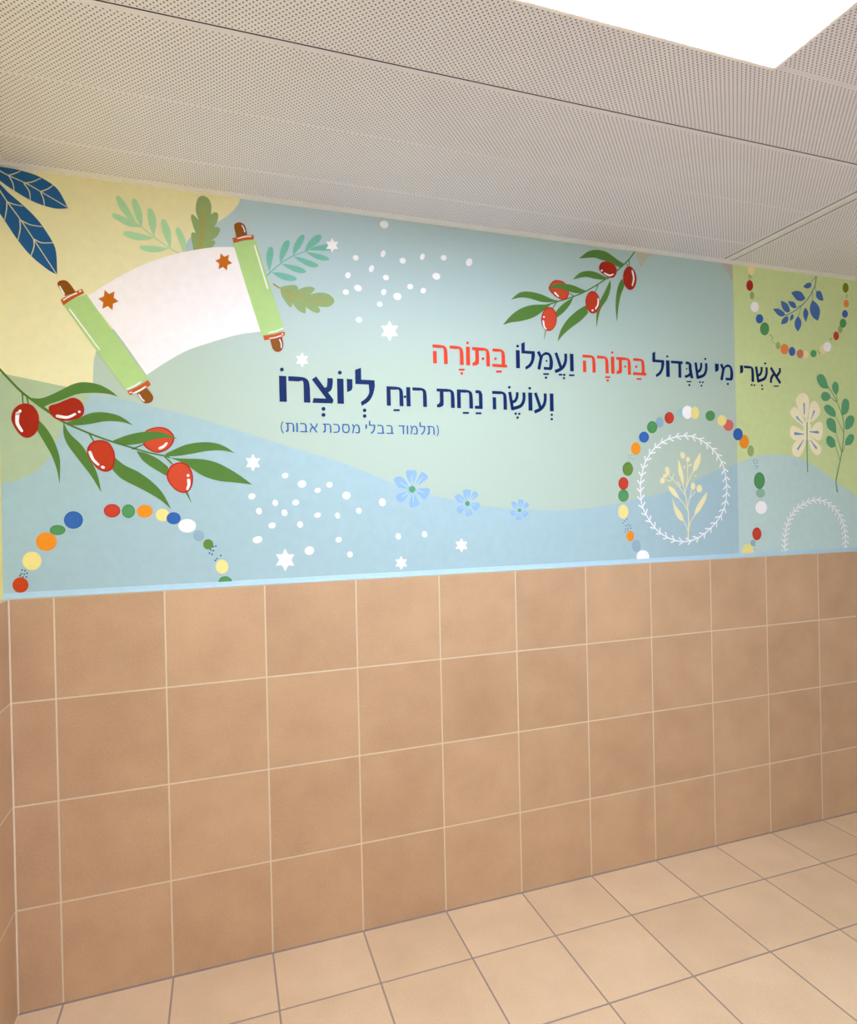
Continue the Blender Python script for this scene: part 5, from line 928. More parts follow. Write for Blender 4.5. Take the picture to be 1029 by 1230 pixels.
   ('painted_bead',None,[('f','b_blue2',5.5,[(3.8764,2.521),(3.8722,2.5092),(3.862,2.5013),(3.8496,2.5004),(3.8397,2.5066),(3.8362,2.5178),(3.8403,2.5295),(3.8505,2.5374),(3.8629,2.5384),(3.8728,2.5321)])]),
   ('painted_bead',None,[('f','b_orange2',5,[(3.885,2.5736),(3.8812,2.5618),(3.8717,2.554),(3.8602,2.553),(3.8512,2.5593),(3.8479,2.5704),(3.8518,2.5822),(3.8612,2.59),(3.8726,2.591),(3.8817,2.5848)])]),
   ('painted_bead',None,[('f','b_olive2',5.5,[(3.8846,2.6538),(3.8803,2.6388),(3.8695,2.6289),(3.8566,2.6277),(3.8464,2.6357),(3.8428,2.6499),(3.8471,2.6648),(3.8578,2.6748),(3.8707,2.676),(3.881,2.668)])]),
   ('bead_speck',None,[('f','speckolive',4,[(3.2477,2.6499),(3.2468,2.6479),(3.2447,2.6465),(3.2421,2.6462),(3.24,2.6472),(3.2392,2.6491),(3.2401,2.6511),(3.2422,2.6525),(3.2448,2.6528),(3.2469,2.6518)])]),
   ('bead_speck',None,[('f','speckolive',4,[(3.2582,2.6454),(3.2573,2.6434),(3.2552,2.642),(3.2525,2.6417),(3.2504,2.6427),(3.2497,2.6446),(3.2505,2.6466),(3.2527,2.6481),(3.2553,2.6483),(3.2574,2.6473)])]),
   ('bead_speck',None,[('f','speckolive',4,[(3.3683,2.3796),(3.3674,2.3775),(3.3652,2.3762),(3.3625,2.376),(3.3604,2.377),(3.3596,2.379),(3.3605,2.381),(3.3627,2.3824),(3.3654,2.3826),(3.3675,2.3815)])]),
   ('bead_speck',None,[('f','speckolive',4,[(3.3768,2.3734),(3.376,2.3714),(3.3738,2.37),(3.3711,2.3698),(3.3689,2.3709),(3.3681,2.3728),(3.369,2.3749),(3.3712,2.3762),(3.3739,2.3764),(3.3761,2.3754)])]),
   ('bead_speck',None,[('f','speckolive',4,[(3.3824,2.3649),(3.3816,2.3628),(3.3793,2.3615),(3.3766,2.3613),(3.3745,2.3623),(3.3737,2.3643),(3.3746,2.3663),(3.3768,2.3677),(3.3795,2.3679),(3.3817,2.3668)])]),
   ('bead_speck',None,[('f','speckolive',4,[(3.8764,2.6165),(3.8755,2.6143),(3.873,2.6128),(3.87,2.6125),(3.8676,2.6136),(3.8668,2.6156),(3.8677,2.6178),(3.8702,2.6193),(3.8732,2.6196),(3.8756,2.6185)])]),
   ('bead_speck',None,[('f','speckolive',4,[(3.8746,2.6063),(3.8736,2.6041),(3.8711,2.6026),(3.8681,2.6024),(3.8658,2.6034),(3.8649,2.6054),(3.8659,2.6076),(3.8683,2.6091),(3.8713,2.6094),(3.8737,2.6083)])]),
   ('bead_speck',None,[('f','speckolive',4,[(3.6715,2.3197),(3.6706,2.3177),(3.6683,2.3163),(3.6654,2.3161),(3.6631,2.3172),(3.6623,2.3192),(3.6632,2.3213),(3.6655,2.3227),(3.6684,2.3229),(3.6707,2.3217)])]),
   ('bead_speck',None,[('f','speckolive',4,[(3.683,2.3118),(3.682,2.3097),(3.6797,2.3083),(3.6768,2.3081),(3.6745,2.3092),(3.6736,2.3112),(3.6746,2.3133),(3.6769,2.3147),(3.6798,2.3149),(3.6821,2.3138)])]),
   ('bead_speck',None,[('f','speckolive',4,[(3.7591,2.3863),(3.7581,2.3842),(3.7557,2.3827),(3.7528,2.3825),(3.7505,2.3837),(3.7496,2.3856),(3.7506,2.3878),(3.753,2.3892),(3.7559,2.3894),(3.7582,2.3883)])]),
   ('bead_thread',None,[('l','speckolive',3.5,[(3.3685,2.3572),(3.4006,2.3341)],1.68,1.68)]),
   ('bead_thread',None,[('l','speckolive',3.5,[(3.754,2.3714),(3.7664,2.3955)],1.77,1.77)]),
   ('bead_thread',None,[('l','speckolive',3.5,[(3.2746,2.4783),(3.285,2.468)],1.68,1.68)]),
   ('bead_thread',None,[('l','speckolive',3.5,[(3.2404,2.6685),(3.2428,2.6246)],1.65,1.65)]),
  ]),
 ('leafy_sprig','blue sprig inside the hanging bead loop',[
   ('l','bluestem',4,[(3.6692,2.7121),(3.6671,2.6917),(3.6558,2.6416),(3.6199,2.5865),(3.5732,2.5424),(3.5271,2.51),(3.4631,2.4794)],5.22,4.06),
   ('l','bluestem',4,[(3.6592,2.6852),(3.6292,2.6535)],2.9,2.32),
   ('l','bluestem',4,[(3.6559,2.6445),(3.6667,2.6138)],2.9,2.32),
   ('l','bluestem',4,[(3.6439,2.6261),(3.6386,2.571)],2.9,2.32),
   ('l','bluestem',4,[(3.5637,2.5273),(3.5452,2.483)],2.85,2.28),
   ('l','bluestem',4,[(3.5693,2.5392),(3.5275,2.5243)],2.85,2.28),
  ],[
   ('leaf',None,[('f','blueleaf',5.3,[(3.5791,2.6298,1),(3.5986,2.6477),(3.6216,2.6545),(3.6345,2.6499),(3.6287,2.6333),(3.6056,2.6242)])]),
   ('leaf',None,[('f','blueleaf',5.36,[(3.5009,2.5946,1),(3.5296,2.6058),(3.5634,2.6043),(3.5819,2.5889),(3.5929,2.5727,1),(3.566,2.5589),(3.536,2.562),(3.5176,2.5774)])]),
   ('leaf',None,[('f','blueleaf',5.42,[(3.4354,2.5504,1),(3.4683,2.542),(3.4864,2.5237),(3.4918,2.5026,1),(3.4746,2.4955),(3.4526,2.5039),(3.4384,2.5253)])]),
   ('leaf',None,[('f','blueleaf',5.48,[(3.4797,2.5503,1),(3.5132,2.5515),(3.5279,2.5414),(3.5327,2.523,1),(3.5124,2.5202),(3.494,2.53)])]),
   ('leaf',None,[('f','blueleaf',5.54,[(3.3831,2.5055,1),(3.416,2.5094),(3.4488,2.498),(3.4617,2.4838,1),(3.4408,2.4737),(3.4152,2.4784)])]),
   ('leaf',None,[('f','blueleaf',5.6,[(3.4778,2.4777,1),(3.4797,2.4609),(3.4659,2.4429),(3.4325,2.4347,1),(3.4404,2.4578),(3.4592,2.4734)])]),
   ('leaf',None,[('f','blueleaf',5.66,[(3.5043,2.4923,1),(3.5152,2.4807),(3.5073,2.4658),(3.4899,2.4549,1),(3.4927,2.476)])]),
   ('leaf',None,[('f','blueleaf',5.72,[(3.543,2.4846,1),(3.562,2.4615),(3.559,2.4328),(3.5396,2.4074,1),(3.5214,2.43),(3.5221,2.4585)])]),
   ('leaf',None,[('f','blueleaf',5.78,[(3.5918,2.5296,1),(3.6088,2.511),(3.6059,2.4878),(3.5923,2.4581,1),(3.577,2.4855),(3.5784,2.5114)])]),
   ('leaf',None,[('f','blueleaf',5.84,[(3.6386,2.571,1),(3.6728,2.5508),(3.6876,2.5232),(3.6829,2.4939),(3.6723,2.47,1),(3.6403,2.4848),(3.6218,2.5121),(3.6226,2.5408)])]),
   ('leaf',None,[('f','blueleaf',5.9,[(3.6667,2.6167,1),(3.69,2.62),(3.705,2.5999),(3.7121,2.5733,1),(3.6811,2.5747),(3.6623,2.5932)])]),
  ]),
 ('painted_flower','cream flower with blue streaks on the green panel',[
   ('f','creampetal',4.5,[(3.6154,1.9273),(3.6095,1.8973),(3.5956,1.8787),(3.5789,1.8785),(3.566,1.8966),(3.5617,1.9262),(3.5675,1.956),(3.5814,1.9747),(3.598,1.9751),(3.611,1.957)]),
  ],[
   ('petal',None,[('f','creampetal',3.6,[(3.5868,1.9746,1),(3.5402,2.0211),(3.5202,2.0575),(3.5244,2.0867),(3.5599,2.1077),(3.5914,2.0999),(3.6047,2.0657),(3.5978,2.0175)]),
     ('l','bluestreak',5,[(3.5706,2.0566),(3.5714,2.0061)],9.02,6.36)]),
   ('petal',None,[('f','creampetal',3.7,[(3.5952,1.9695,1),(3.6038,2.0284),(3.6152,2.0581),(3.6369,2.0733),(3.6616,2.0597),(3.6766,2.0253),(3.6637,1.998),(3.6236,1.9702)]),
     ('l','bluestreak',5,[(3.6356,2.0213),(3.6154,1.9807)],10.6,2.12)]),
   ('petal',None,[('f','creampetal',3.8,[(3.5803,1.9372,1),(3.5249,1.9677),(3.4873,1.9932),(3.4831,2.0194),(3.5093,2.0386),(3.5333,2.0262),(3.564,1.99)]),
     ('l','bluestreak',5,[(3.5219,1.9888),(3.5611,1.958)],10.6,3.18)]),
   ('petal',None,[('f','creampetal',3.9,[(3.6022,1.9083,1),(3.6302,1.949),(3.6666,1.9702),(3.6914,1.9557),(3.6864,1.9018),(3.6678,1.8773),(3.6357,1.8849)]),
     ('l','bluestreak',5,[(3.658,1.9174),(3.6046,1.9191)],14.04,4.32)]),
   ('petal',None,[('f','creampetal',4,[(3.576,1.9079,1),(3.5366,1.878),(3.5086,1.8749),(3.4813,1.8929),(3.4788,1.9297),(3.4965,1.947),(3.538,1.9336)]),
     ('l','bluestreak',5,[(3.5094,1.9082),(3.564,1.906)],14.84,4.24)]),
   ('petal',None,[('f','creampetal',4.1,[(3.5759,1.9052,1),(3.5747,1.8573),(3.5525,1.8146),(3.5275,1.7942),(3.4964,1.8035),(3.4882,1.8351),(3.5084,1.867)]),
     ('l','bluestreak',5,[(3.525,1.8328),(3.5633,1.8784)],10.61,3.18)]),
   ('petal',None,[('f','creampetal',4.2,[(3.5971,1.9056,1),(3.6426,1.8743),(3.6742,1.8479),(3.6771,1.821),(3.6516,1.8047),(3.6268,1.8152),(3.6029,1.8523)]),
     ('l','bluestreak',5,[(3.6453,1.8395),(3.6057,1.8791)],11.88,2.7)]),
   ('stem',None,[('l','plantstem',6,[(3.588,1.9651),(3.5845,1.8255),(3.5854,1.7216)],6.48,5.94)]),
  ]),
 ('leafy_sprig','tall green leafy stem beside the cream flower',[
   ('l','plantstem',4,[(3.7813,1.6209),(3.7739,1.6753),(3.7916,1.735),(3.8159,1.8169),(3.8314,1.8989),(3.8332,1.97),(3.821,2.0133),(3.7928,2.0669),(3.7644,2.1093),(3.7325,2.1458)],7.15,3.85),
   ('l','plantstem',4,[(3.8038,1.7786),(3.7761,1.8491)],4.32,3.24),
   ('l','plantstem',4,[(3.816,1.8196),(3.7814,1.9117)],4.4,3.3),
   ('l','plantstem',4,[(3.8319,1.918),(3.7836,1.9959)],4.32,3.24),
   ('l','plantstem',4,[(3.7855,2.0721),(3.7479,2.0935)],4.4,3.3),
   ('l','plantstem',4,[(3.793,2.0778),(3.7864,2.1074)],4.4,3.3),
   ('l','plantstem',4,[(3.8235,1.8224),(3.8408,1.8581)],4.4,3.3),
  ],[
   ('leaf',None,[('f','plantleaf',5.3,[(3.7345,2.1378,1),(3.6925,2.1388),(3.6643,2.1644),(3.6578,2.1909),(3.6798,2.207),(3.7084,2.1987),(3.7258,2.1672)])]),
   ('leaf',None,[('f','plantleaf',5.36,[(3.7864,2.1058,1),(3.7649,2.1255),(3.7597,2.1524),(3.7771,2.1738),(3.799,2.165),(3.8033,2.1325)])]),
   ('leaf',None,[('f','plantleaf',5.42,[(3.7479,2.0924,1),(3.7271,2.0765),(3.6981,2.0755),(3.6827,2.0953),(3.6955,2.1163),(3.7209,2.1194),(3.7425,2.1084)])]),
   ('leaf',None,[('f','plantleaf',5.48,[(3.7777,1.9958,1),(3.7398,2.0028),(3.7077,2.0262),(3.7046,2.0477),(3.7302,2.0566),(3.7627,2.0414),(3.7804,2.0176)])]),
   ('leaf',None,[('f','plantleaf',5.54,[(3.8222,2.0052,1),(3.8196,2.046),(3.8301,2.0818),(3.8527,2.0908),(3.8732,2.0751),(3.87,2.0366),(3.8507,2.0142)])]),
   ('leaf',None,[('f','plantleaf',5.6,[(3.7815,1.9133,1),(3.7379,1.9298),(3.7168,1.9563),(3.7211,1.9834),(3.7468,1.9906),(3.7757,1.974),(3.7807,1.9415)])]),
   ('leaf',None,[('f','plantleaf',5.66,[(3.8428,1.9363,1),(3.8438,1.9757),(3.8654,2.0036),(3.8955,2.0056),(3.9086,1.9883),(3.8942,1.955),(3.8637,1.9367)])]),
   ('leaf',None,[('f','plantleaf',5.72,[(3.7761,1.8491,1),(3.743,1.8422),(3.7144,1.8645),(3.7166,1.8943),(3.7408,1.9001),(3.7696,1.8816)])]),
   ('leaf',None,[('f','plantleaf',5.78,[(3.8407,1.8553,1),(3.8436,1.8827),(3.8705,1.9106),(3.9005,1.9084),(3.9014,1.8836),(3.8767,1.8585)])]),
  ]),
 ('leaf_wreath','white oval wreath around the cream plant',[
   ('l','wreath',4,[(2.6049,1.6259),(2.6042,1.6618),(2.6152,1.7201),(2.6352,1.7696),(2.6798,1.824),(2.7492,1.8658),(2.8333,1.8846),(2.8956,1.882),(2.9525,1.8619),(3.0155,1.8182),(3.0612,1.7573),(3.0802,1.6864),(3.0814,1.6154),(3.0619,1.5447),(3.0132,1.4846),(2.9362,1.4308),(2.8556,1.4067),(2.7771,1.4156),(2.7008,1.4524),(2.6478,1.5082),(2.6117,1.572),(2.6049,1.6259)],5.63,5.63),
   ('l','wreath',4.3,[(2.604,1.6365),(2.6122,1.6449),(2.6205,1.6534)],4.05,6.75),
   ('l','wreath',4.3,[(2.604,1.6308),(2.5957,1.6392),(2.5874,1.6475)],3.96,6.6),
   ('l','wreath',4.3,[(2.6054,1.6715),(2.615,1.679),(2.6246,1.6865)],3.96,6.6),
   ('l','wreath',4.3,[(2.6045,1.666),(2.5977,1.6752),(2.5909,1.6844)],4.05,6.75),
   ('l','wreath',4.3,[(2.6117,1.7064),(2.6221,1.7132),(2.6324,1.7201)],4.05,6.75),
   ('l','wreath',4.3,[(2.6103,1.7009),(2.6044,1.7106),(2.5985,1.7202)],4.05,6.75),
   ('l','wreath',4.3,[(2.6216,1.7408),(2.6329,1.7465),(2.6442,1.7522)],4.05,6.75),
   ('l','wreath',4.3,[(2.6193,1.7355),(2.6149,1.7457),(2.6106,1.7559)],4.05,6.76),
   ('l','wreath',4.3,[(2.6377,1.7736),(2.6501,1.7776),(2.6624,1.7817)],4.05,6.75),
   ('l','wreath',4.3,[(2.6343,1.7687),(2.6322,1.7794),(2.6301,1.7902)],4.05,6.75),
   ('l','wreath',4.3,[(2.66,1.8041),(2.673,1.8065),(2.686,1.8089)],4.05,6.75),
   ('l','wreath',4.3,[(2.6557,1.7997),(2.6558,1.8107),(2.6558,1.8216)],4.05,6.75),
   ('l','wreath',4.3,[(2.6886,1.8311),(2.7018,1.8313),(2.7151,1.8314)],4.05,6.75),
   ('l','wreath',4.3,[(2.6832,1.8274),(2.686,1.8383),(2.6887,1.8491)],4.05,6.75),
   ('l','wreath',4.3,[(2.7229,1.8534),(2.736,1.8516),(2.7492,1.8499)],4.14,6.9),
   ('l','wreath',4.3,[(2.7169,1.8505),(2.7219,1.8609),(2.7269,1.8713)],4.05,6.76),
   ('l','wreath',4.3,[(2.7617,1.8702),(2.774,1.8661),(2.7864,1.862)],4.14,6.9),
   ('l','wreath',4.3,[(2.755,1.8685),(2.7627,1.8778),(2.7704,1.8872)],4.14,6.9),
   ('l','wreath',4.3,[(2.804,1.8803),(2.8156,1.8749),(2.8272,1.8694)],4.05,6.75),
   ('l','wreath',4.3,[(2.7971,1.8793),(2.8063,1.8879),(2.8155,1.8964)],4.14,6.9),
   ('l','wreath',4.3,[(2.8478,1.8857),(2.8577,1.8783),(2.8676,1.8708)],4.14,6.9),
   ('l','wreath',4.3,[(2.8408,1.8859),(2.852,1.8928),(2.8632,1.8996)],4.14,6.91),
   ('l','wreath',4.3,[(2.8918,1.8826),(2.8992,1.8733),(2.9065,1.864)],4.14,6.9),
   ('l','wreath',4.3,[(2.8851,1.8843),(2.898,1.8887),(2.911,1.8933)],4.23,7.05),
   ('l','wreath',4.3,[(2.9336,1.8709),(2.9379,1.8602),(2.9422,1.8495)],4.23,7.05),
   ('l','wreath',4.3,[(2.9276,1.8738),(2.9415,1.8756),(2.9555,1.8774)],4.14,6.9),
   ('l','wreath',4.3,[(2.9711,1.8514),(2.9734,1.8403),(2.9758,1.8291)],4.23,7.06),
   ('l','wreath',4.3,[(2.9656,1.855),(2.9797,1.8552),(2.9939,1.8554)],4.14,6.91),
   ('l','wreath',4.3,[(3.0049,1.8277),(3.0049,1.8163),(3.0049,1.8048)],4.23,7.05),
   ('l','wreath',4.3,[(3.0002,1.832),(3.0142,1.8303),(3.0282,1.8285)],4.14,6.9),
   ('l','wreath',4.3,[(3.0332,1.7994),(3.031,1.788),(3.0288,1.7766)],4.23,7.05),
   ('l','wreath',4.3,[(3.0294,1.8043),(3.0429,1.8008),(3.0565,1.7972)],4.23,7.05),
   ('l','wreath',4.3,[(3.0557,1.7676),(3.0511,1.7566),(3.0464,1.7457)],4.32,7.2),
   ('l','wreath',4.3,[(3.053,1.773),(3.0656,1.7676),(3.0782,1.7622)],4.23,7.05),
   ('l','wreath',4.3,[(3.0706,1.7328),(3.0637,1.7226),(3.0568,1.7124)],4.23,7.05),
   ('l','wreath',4.3,[(3.0692,1.7386),(3.0804,1.7315),(3.0916,1.7243)],4.23,7.05),
   ('l','wreath',4.3,[(3.0787,1.6964),(3.0707,1.6867),(3.0627,1.6771)],4.23,7.05),
   ('l','wreath',4.3,[(3.0779,1.7023),(3.0883,1.6944),(3.0986,1.6864)],4.32,7.2),
   ('l','wreath',4.3,[(3.0829,1.6595),(3.0738,1.6505),(3.0646,1.6415)],4.23,7.05),
   ('l','wreath',4.3,[(3.0828,1.6654),(3.0922,1.6567),(3.1015,1.6479)],4.23,7.05),
   ('l','wreath',4.3,[(3.0822,1.6224),(3.0718,1.6143),(3.0615,1.6063)],4.32,7.2),
   ('l','wreath',4.3,[(3.083,1.6283),(3.091,1.6187),(3.099,1.609)],4.32,7.2),
   ('l','wreath',4.3,[(3.0763,1.5856),(3.0648,1.5786),(3.0534,1.5716)],4.32,7.2),
   ('l','wreath',4.3,[(3.0779,1.5913),(3.0844,1.581),(3.0909,1.5707)],4.23,7.05),
   ('l','wreath',4.3,[(3.0644,1.5498),(3.0514,1.5448),(3.0385,1.5399)],4.23,7.06),
   ('l','wreath',4.3,[(3.0674,1.5551),(3.0712,1.544),(3.075,1.5329)],4.23,7.05),
   ('l','wreath',4.3,[(3.0437,1.5168),(3.0298,1.5139),(3.016,1.511)],4.23,7.06),
   ('l','wreath',4.3,[(3.0479,1.5216),(3.0491,1.5102),(3.0502,1.4987)],4.23,7.05),
   ('l','wreath',4.3,[(3.0162,1.4874),(3.0021,1.486),(2.988,1.4846)],4.23,7.05),
   ('l','wreath',4.3,[(3.0212,1.4917),(3.0204,1.4803),(3.0197,1.4689)],4.23,7.05),
   ('l','wreath',4.3,[(2.9846,1.4612),(2.9704,1.461),(2.9563,1.4609)],4.23,7.05),
   ('l','wreath',4.3,[(2.99,1.465),(2.9878,1.4538),(2.9856,1.4425)],4.23,7.05),
   ('l','wreath',4.3,[(2.9498,1.4381),(2.9358,1.4397),(2.9219,1.4412)],4.23,7.05),
   ('l','wreath',4.3,[(2.9559,1.4412),(2.9516,1.4304),(2.9474,1.4197)],4.23,7.06),
   ('l','wreath',4.3,[(2.9111,1.42),(2.8978,1.4236),(2.8846,1.4273)],4.23,7.05),
   ('l','wreath',4.3,[(2.9178,1.422),(2.9111,1.4122),(2.9045,1.4024)],4.14,6.9),
   ('l','wreath',4.3,[(2.8691,1.4085),(2.8574,1.4147),(2.8457,1.4208)],4.14,6.9),
   ('l','wreath',4.3,[(2.8761,1.4092),(2.8668,1.4011),(2.8574,1.393)],4.23,7.05),
   ('l','wreath',4.3,[(2.8251,1.4065),(2.8159,1.415),(2.8068,1.4235)],4.14,6.91),
   ('l','wreath',4.3,[(2.832,1.4055),(2.8203,1.4),(2.8086,1.3945)],4.14,6.9),
   ('l','wreath',4.3,[(2.7821,1.4142),(2.7754,1.424),(2.7688,1.4338)],4.14,6.91),
   ('l','wreath',4.3,[(2.7886,1.412),(2.7757,1.4087),(2.7629,1.4054)],4.14,6.91),
   ('l','wreath',4.3,[(2.7421,1.4289),(2.7376,1.4394),(2.7331,1.4499)],4.14,6.91),
   ('l','wreath',4.3,[(2.748,1.4258),(2.7347,1.4244),(2.7215,1.423)],4.05,6.75),
   ('l','wreath',4.3,[(2.7059,1.4488),(2.7041,1.4598),(2.7023,1.4708)],4.05,6.75),
   ('l','wreath',4.3,[(2.7109,1.4449),(2.6976,1.4457),(2.6844,1.4465)],4.05,6.75),
   ('l','wreath',4.3,[(2.6757,1.4744),(2.6765,1.4853),(2.6772,1.4963)],4.14,6.9),
   ('l','wreath',4.3,[(2.6798,1.4698),(2.667,1.4726),(2.6542,1.4754)],4.14,6.9),
   ('l','wreath',4.3,[(2.6512,1.5036),(2.6532,1.5144),(2.6552,1.5252)],4.05,6.75),
   ('l','wreath',4.3,[(2.6547,1.4987),(2.6423,1.5025),(2.63,1.5063)],4.05,6.75),
   ('l','wreath',4.3,[(2.6302,1.5344),(2.6336,1.5449),(2.637,1.5555)],4.05,6.75),
   ('l','wreath',4.3,[(2.633,1.5293),(2.6213,1.5341),(2.6095,1.5389)],4.05,6.75),
   ('l','wreath',4.3,[(2.6137,1.5668),(2.6194,1.5766),(2.6252,1.5864)],4.05,6.76),
   ('l','wreath',4.3,[(2.6152,1.5614),(2.6048,1.568),(2.5944,1.5746)],4.05,6.75),
   ('l','wreath',4.3,[(2.6061,1.6013),(2.614,1.61),(2.6219,1.6187)],4.05,6.75),
   ('l','wreath',4.3,[(2.6063,1.5957),(2.5977,1.6039),(2.589,1.612)],4.05,6.75),
  ],[
  ]),
 ('leaf_wreath','white half wreath cut by the tiles at right',[
   ('l','wreath',4,[(3.431,1.3234),(3.4288,1.3565),(3.4301,1.3875),(3.4389,1.4338),(3.4579,1.4838),(3.5002,1.5335),(3.5658,1.5676),(3.645,1.5821),(3.714,1.565),(3.7778,1.5197),(3.8147,1.4623),(3.8296,1.4012),(3.8277,1.3265)],5.7,5.7),
   ('l','wreath',4.3,[(3.4304,1.3313),(3.4389,1.3398),(3.4475,1.3484)],4.21,7.02),
   ('l','wreath',4.3,[(3.4308,1.3256),(3.4211,1.334),(3.4115,1.3423)],4.11,6.84),
   ('l','wreath',4.3,[(3.4288,1.3574),(3.4381,1.3655),(3.4474,1.3736)],4.21,7.02),
   ('l','wreath',4.3,[(3.4287,1.3518),(3.4197,1.3606),(3.4108,1.3693)],4.21,7.02),
   ('l','wreath',4.3,[(3.4296,1.3835),(3.4399,1.3909),(3.4501,1.3984)],4.21,7.02),
   ('l','wreath',4.3,[(3.4288,1.3779),(3.4209,1.3872),(3.4131,1.3965)],4.21,7.02),
   ('l','wreath',4.3,[(3.4333,1.4094),(3.4442,1.4163),(3.455,1.4233)],4.21,7.02),
   ('l','wreath',4.3,[(3.4321,1.4039),(3.425,1.4135),(3.4178,1.4231)],4.21,7.02),
   ('l','wreath',4.3,[(3.4392,1.435),(3.4506,1.4415),(3.462,1.448)],4.21,7.02),
   ('l','wreath',4.3,[(3.4376,1.4296),(3.4311,1.4394),(3.4247,1.4493)],4.21,7.02),
   ('l','wreath',4.3,[(3.447,1.4604),(3.4592,1.4659),(3.4715,1.4715)],4.21,7.02),
   ('l','wreath',4.3,[(3.4445,1.4551),(3.4395,1.4654),(3.4345,1.4757)],4.21,7.02),
   ('l','wreath',4.3,[(3.4586,1.4848),(3.4718,1.4889),(3.4851,1.4931)],4.21,7.02),
   ('l','wreath',4.3,[(3.4551,1.4799),(3.4521,1.4906),(3.4491,1.5014)],4.21,7.02),
   ('l','wreath',4.3,[(3.4747,1.5078),(3.4886,1.5106),(3.5026,1.5135)],4.21,7.02),
   ('l','wreath',4.3,[(3.4704,1.5032),(3.4692,1.5142),(3.468,1.5251)],4.21,7.02),
   ('l','wreath',4.3,[(3.4947,1.529),(3.5092,1.5297),(3.5237,1.5305)],4.21,7.02),
   ('l','wreath',4.3,[(3.4893,1.5251),(3.491,1.536),(3.4926,1.547)],4.21,7.02),
   ('l','wreath',4.3,[(3.5199,1.5468),(3.5345,1.5457),(3.549,1.5446)],4.21,7.02),
   ('l','wreath',4.3,[(3.5137,1.5437),(3.5178,1.5543),(3.5219,1.5649)],4.21,7.02),
   ('l','wreath',4.3,[(3.549,1.5613),(3.5632,1.5585),(3.5775,1.5557)],4.32,7.2),
   ('l','wreath',4.3,[(3.5422,1.5588),(3.5484,1.5689),(3.5547,1.5789)],4.21,7.02),
   ('l','wreath',4.3,[(3.5808,1.5722),(3.5945,1.5679),(3.6082,1.5636)],4.21,7.02),
   ('l','wreath',4.3,[(3.5736,1.5705),(3.5817,1.5798),(3.5898,1.5891)],4.21,7.02),
   ('l','wreath',4.3,[(3.6147,1.5797),(3.6271,1.5735),(3.6396,1.5673)],4.32,7.2),
   ('l','wreath',4.3,[(3.6071,1.5791),(3.6175,1.587),(3.6279,1.595)],4.32,7.2),
   ('l','wreath',4.3,[(3.65,1.5819),(3.6595,1.5732),(3.669,1.5645)],4.32,7.2),
   ('l','wreath',4.3,[(3.6425,1.5831),(3.6557,1.5883),(3.6689,1.5937)],4.32,7.2),
   ('l','wreath',4.3,[(3.6849,1.5761),(3.691,1.5658),(3.6971,1.5555)],4.32,7.2),
   ('l','wreath',4.3,[(3.678,1.5787),(3.6927,1.5812),(3.7074,1.5837)],4.32,7.2),
   ('l','wreath',4.3,[(3.7169,1.5636),(3.7202,1.5526),(3.7235,1.5416)],4.32,7.2),
   ('l','wreath',4.3,[(3.7107,1.5672),(3.7259,1.5675),(3.7411,1.5678)],4.32,7.2),
   ('l','wreath',4.3,[(3.7452,1.5468),(3.7464,1.5355),(3.7475,1.5242)],4.43,7.38),
   ('l','wreath',4.3,[(3.7398,1.551),(3.755,1.5496),(3.7702,1.5482)],4.32,7.2),
   ('l','wreath',4.3,[(3.7703,1.5269),(3.769,1.5156),(3.7678,1.5044)],4.33,7.21),
   ('l','wreath',4.3,[(3.7657,1.5317),(3.7805,1.5286),(3.7954,1.5255)],4.32,7.2),
   ('l','wreath',4.3,[(3.7909,1.5044),(3.7871,1.4934),(3.7833,1.4825)],4.32,7.2),
   ('l','wreath',4.3,[(3.7875,1.5097),(3.8014,1.5048),(3.8155,1.4998)],4.32,7.2),
   ('l','wreath',4.3,[(3.8064,1.4797),(3.8009,1.4691),(3.7955,1.4585)],4.43,7.38),
   ('l','wreath',4.3,[(3.8038,1.4852),(3.817,1.4791),(3.8302,1.473)],4.32,7.2),
   ('l','wreath',4.3,[(3.8182,1.4538),(3.8111,1.4437),(3.804,1.4337)],4.43,7.38),
   ('l','wreath',4.3,[(3.8164,1.4595),(3.8287,1.4523),(3.8409,1.4451)],4.32,7.2),
   ('l','wreath',4.3,[(3.8259,1.427),(3.8173,1.4177),(3.8088,1.4083)],4.32,7.2),
   ('l','wreath',4.3,[(3.825,1.4329),(3.8361,1.4247),(3.8473,1.4166)],4.43,7.38),
   ('l','wreath',4.3,[(3.8297,1.3999),(3.82,1.3912),(3.8103,1.3825)],4.32,7.2),
   ('l','wreath',4.3,[(3.8296,1.4058),(3.8397,1.3969),(3.8498,1.388)],4.43,7.38),
   ('l','wreath',4.3,[(3.8301,1.3727),(3.8198,1.3644),(3.8095,1.3561)],4.43,7.38),
   ('l','wreath',4.3,[(3.8304,1.3785),(3.8399,1.3693),(3.8494,1.36)],4.32,7.2),
   ('l','wreath',4.3,[(3.8288,1.3455),(3.8184,1.3373),(3.808,1.3291)],4.43,7.38),
   ('l','wreath',4.3,[(3.8291,1.3513),(3.8385,1.342),(3.8479,1.3326)],4.32,7.2),
  ],[
  ]),
 ('leafy_sprig','cream flowering plant inside the white wreath',[
   ('l','creamplant',4,[(2.8557,1.4127),(2.8619,1.4795),(2.859,1.5489),(2.8466,1.6184),(2.8388,1.6461),(2.8327,1.6738)],6.9,3.68),
   ('l','creamplant',4,[(2.8917,1.7221),(2.871,1.692),(2.853,1.6506)],4.23,3.76),
   ('l','creamplant',4,[(2.8096,1.6028),(2.8371,1.577),(2.8545,1.549)],4.14,3.68),
   ('l','creamplant',4,[(2.8325,1.5034),(2.8487,1.4753),(2.8555,1.452)],4.14,3.68),
   ('l','creamplant',4,[(2.8954,1.5227),(2.8748,1.4977),(2.8628,1.4703)],4.23,3.76),
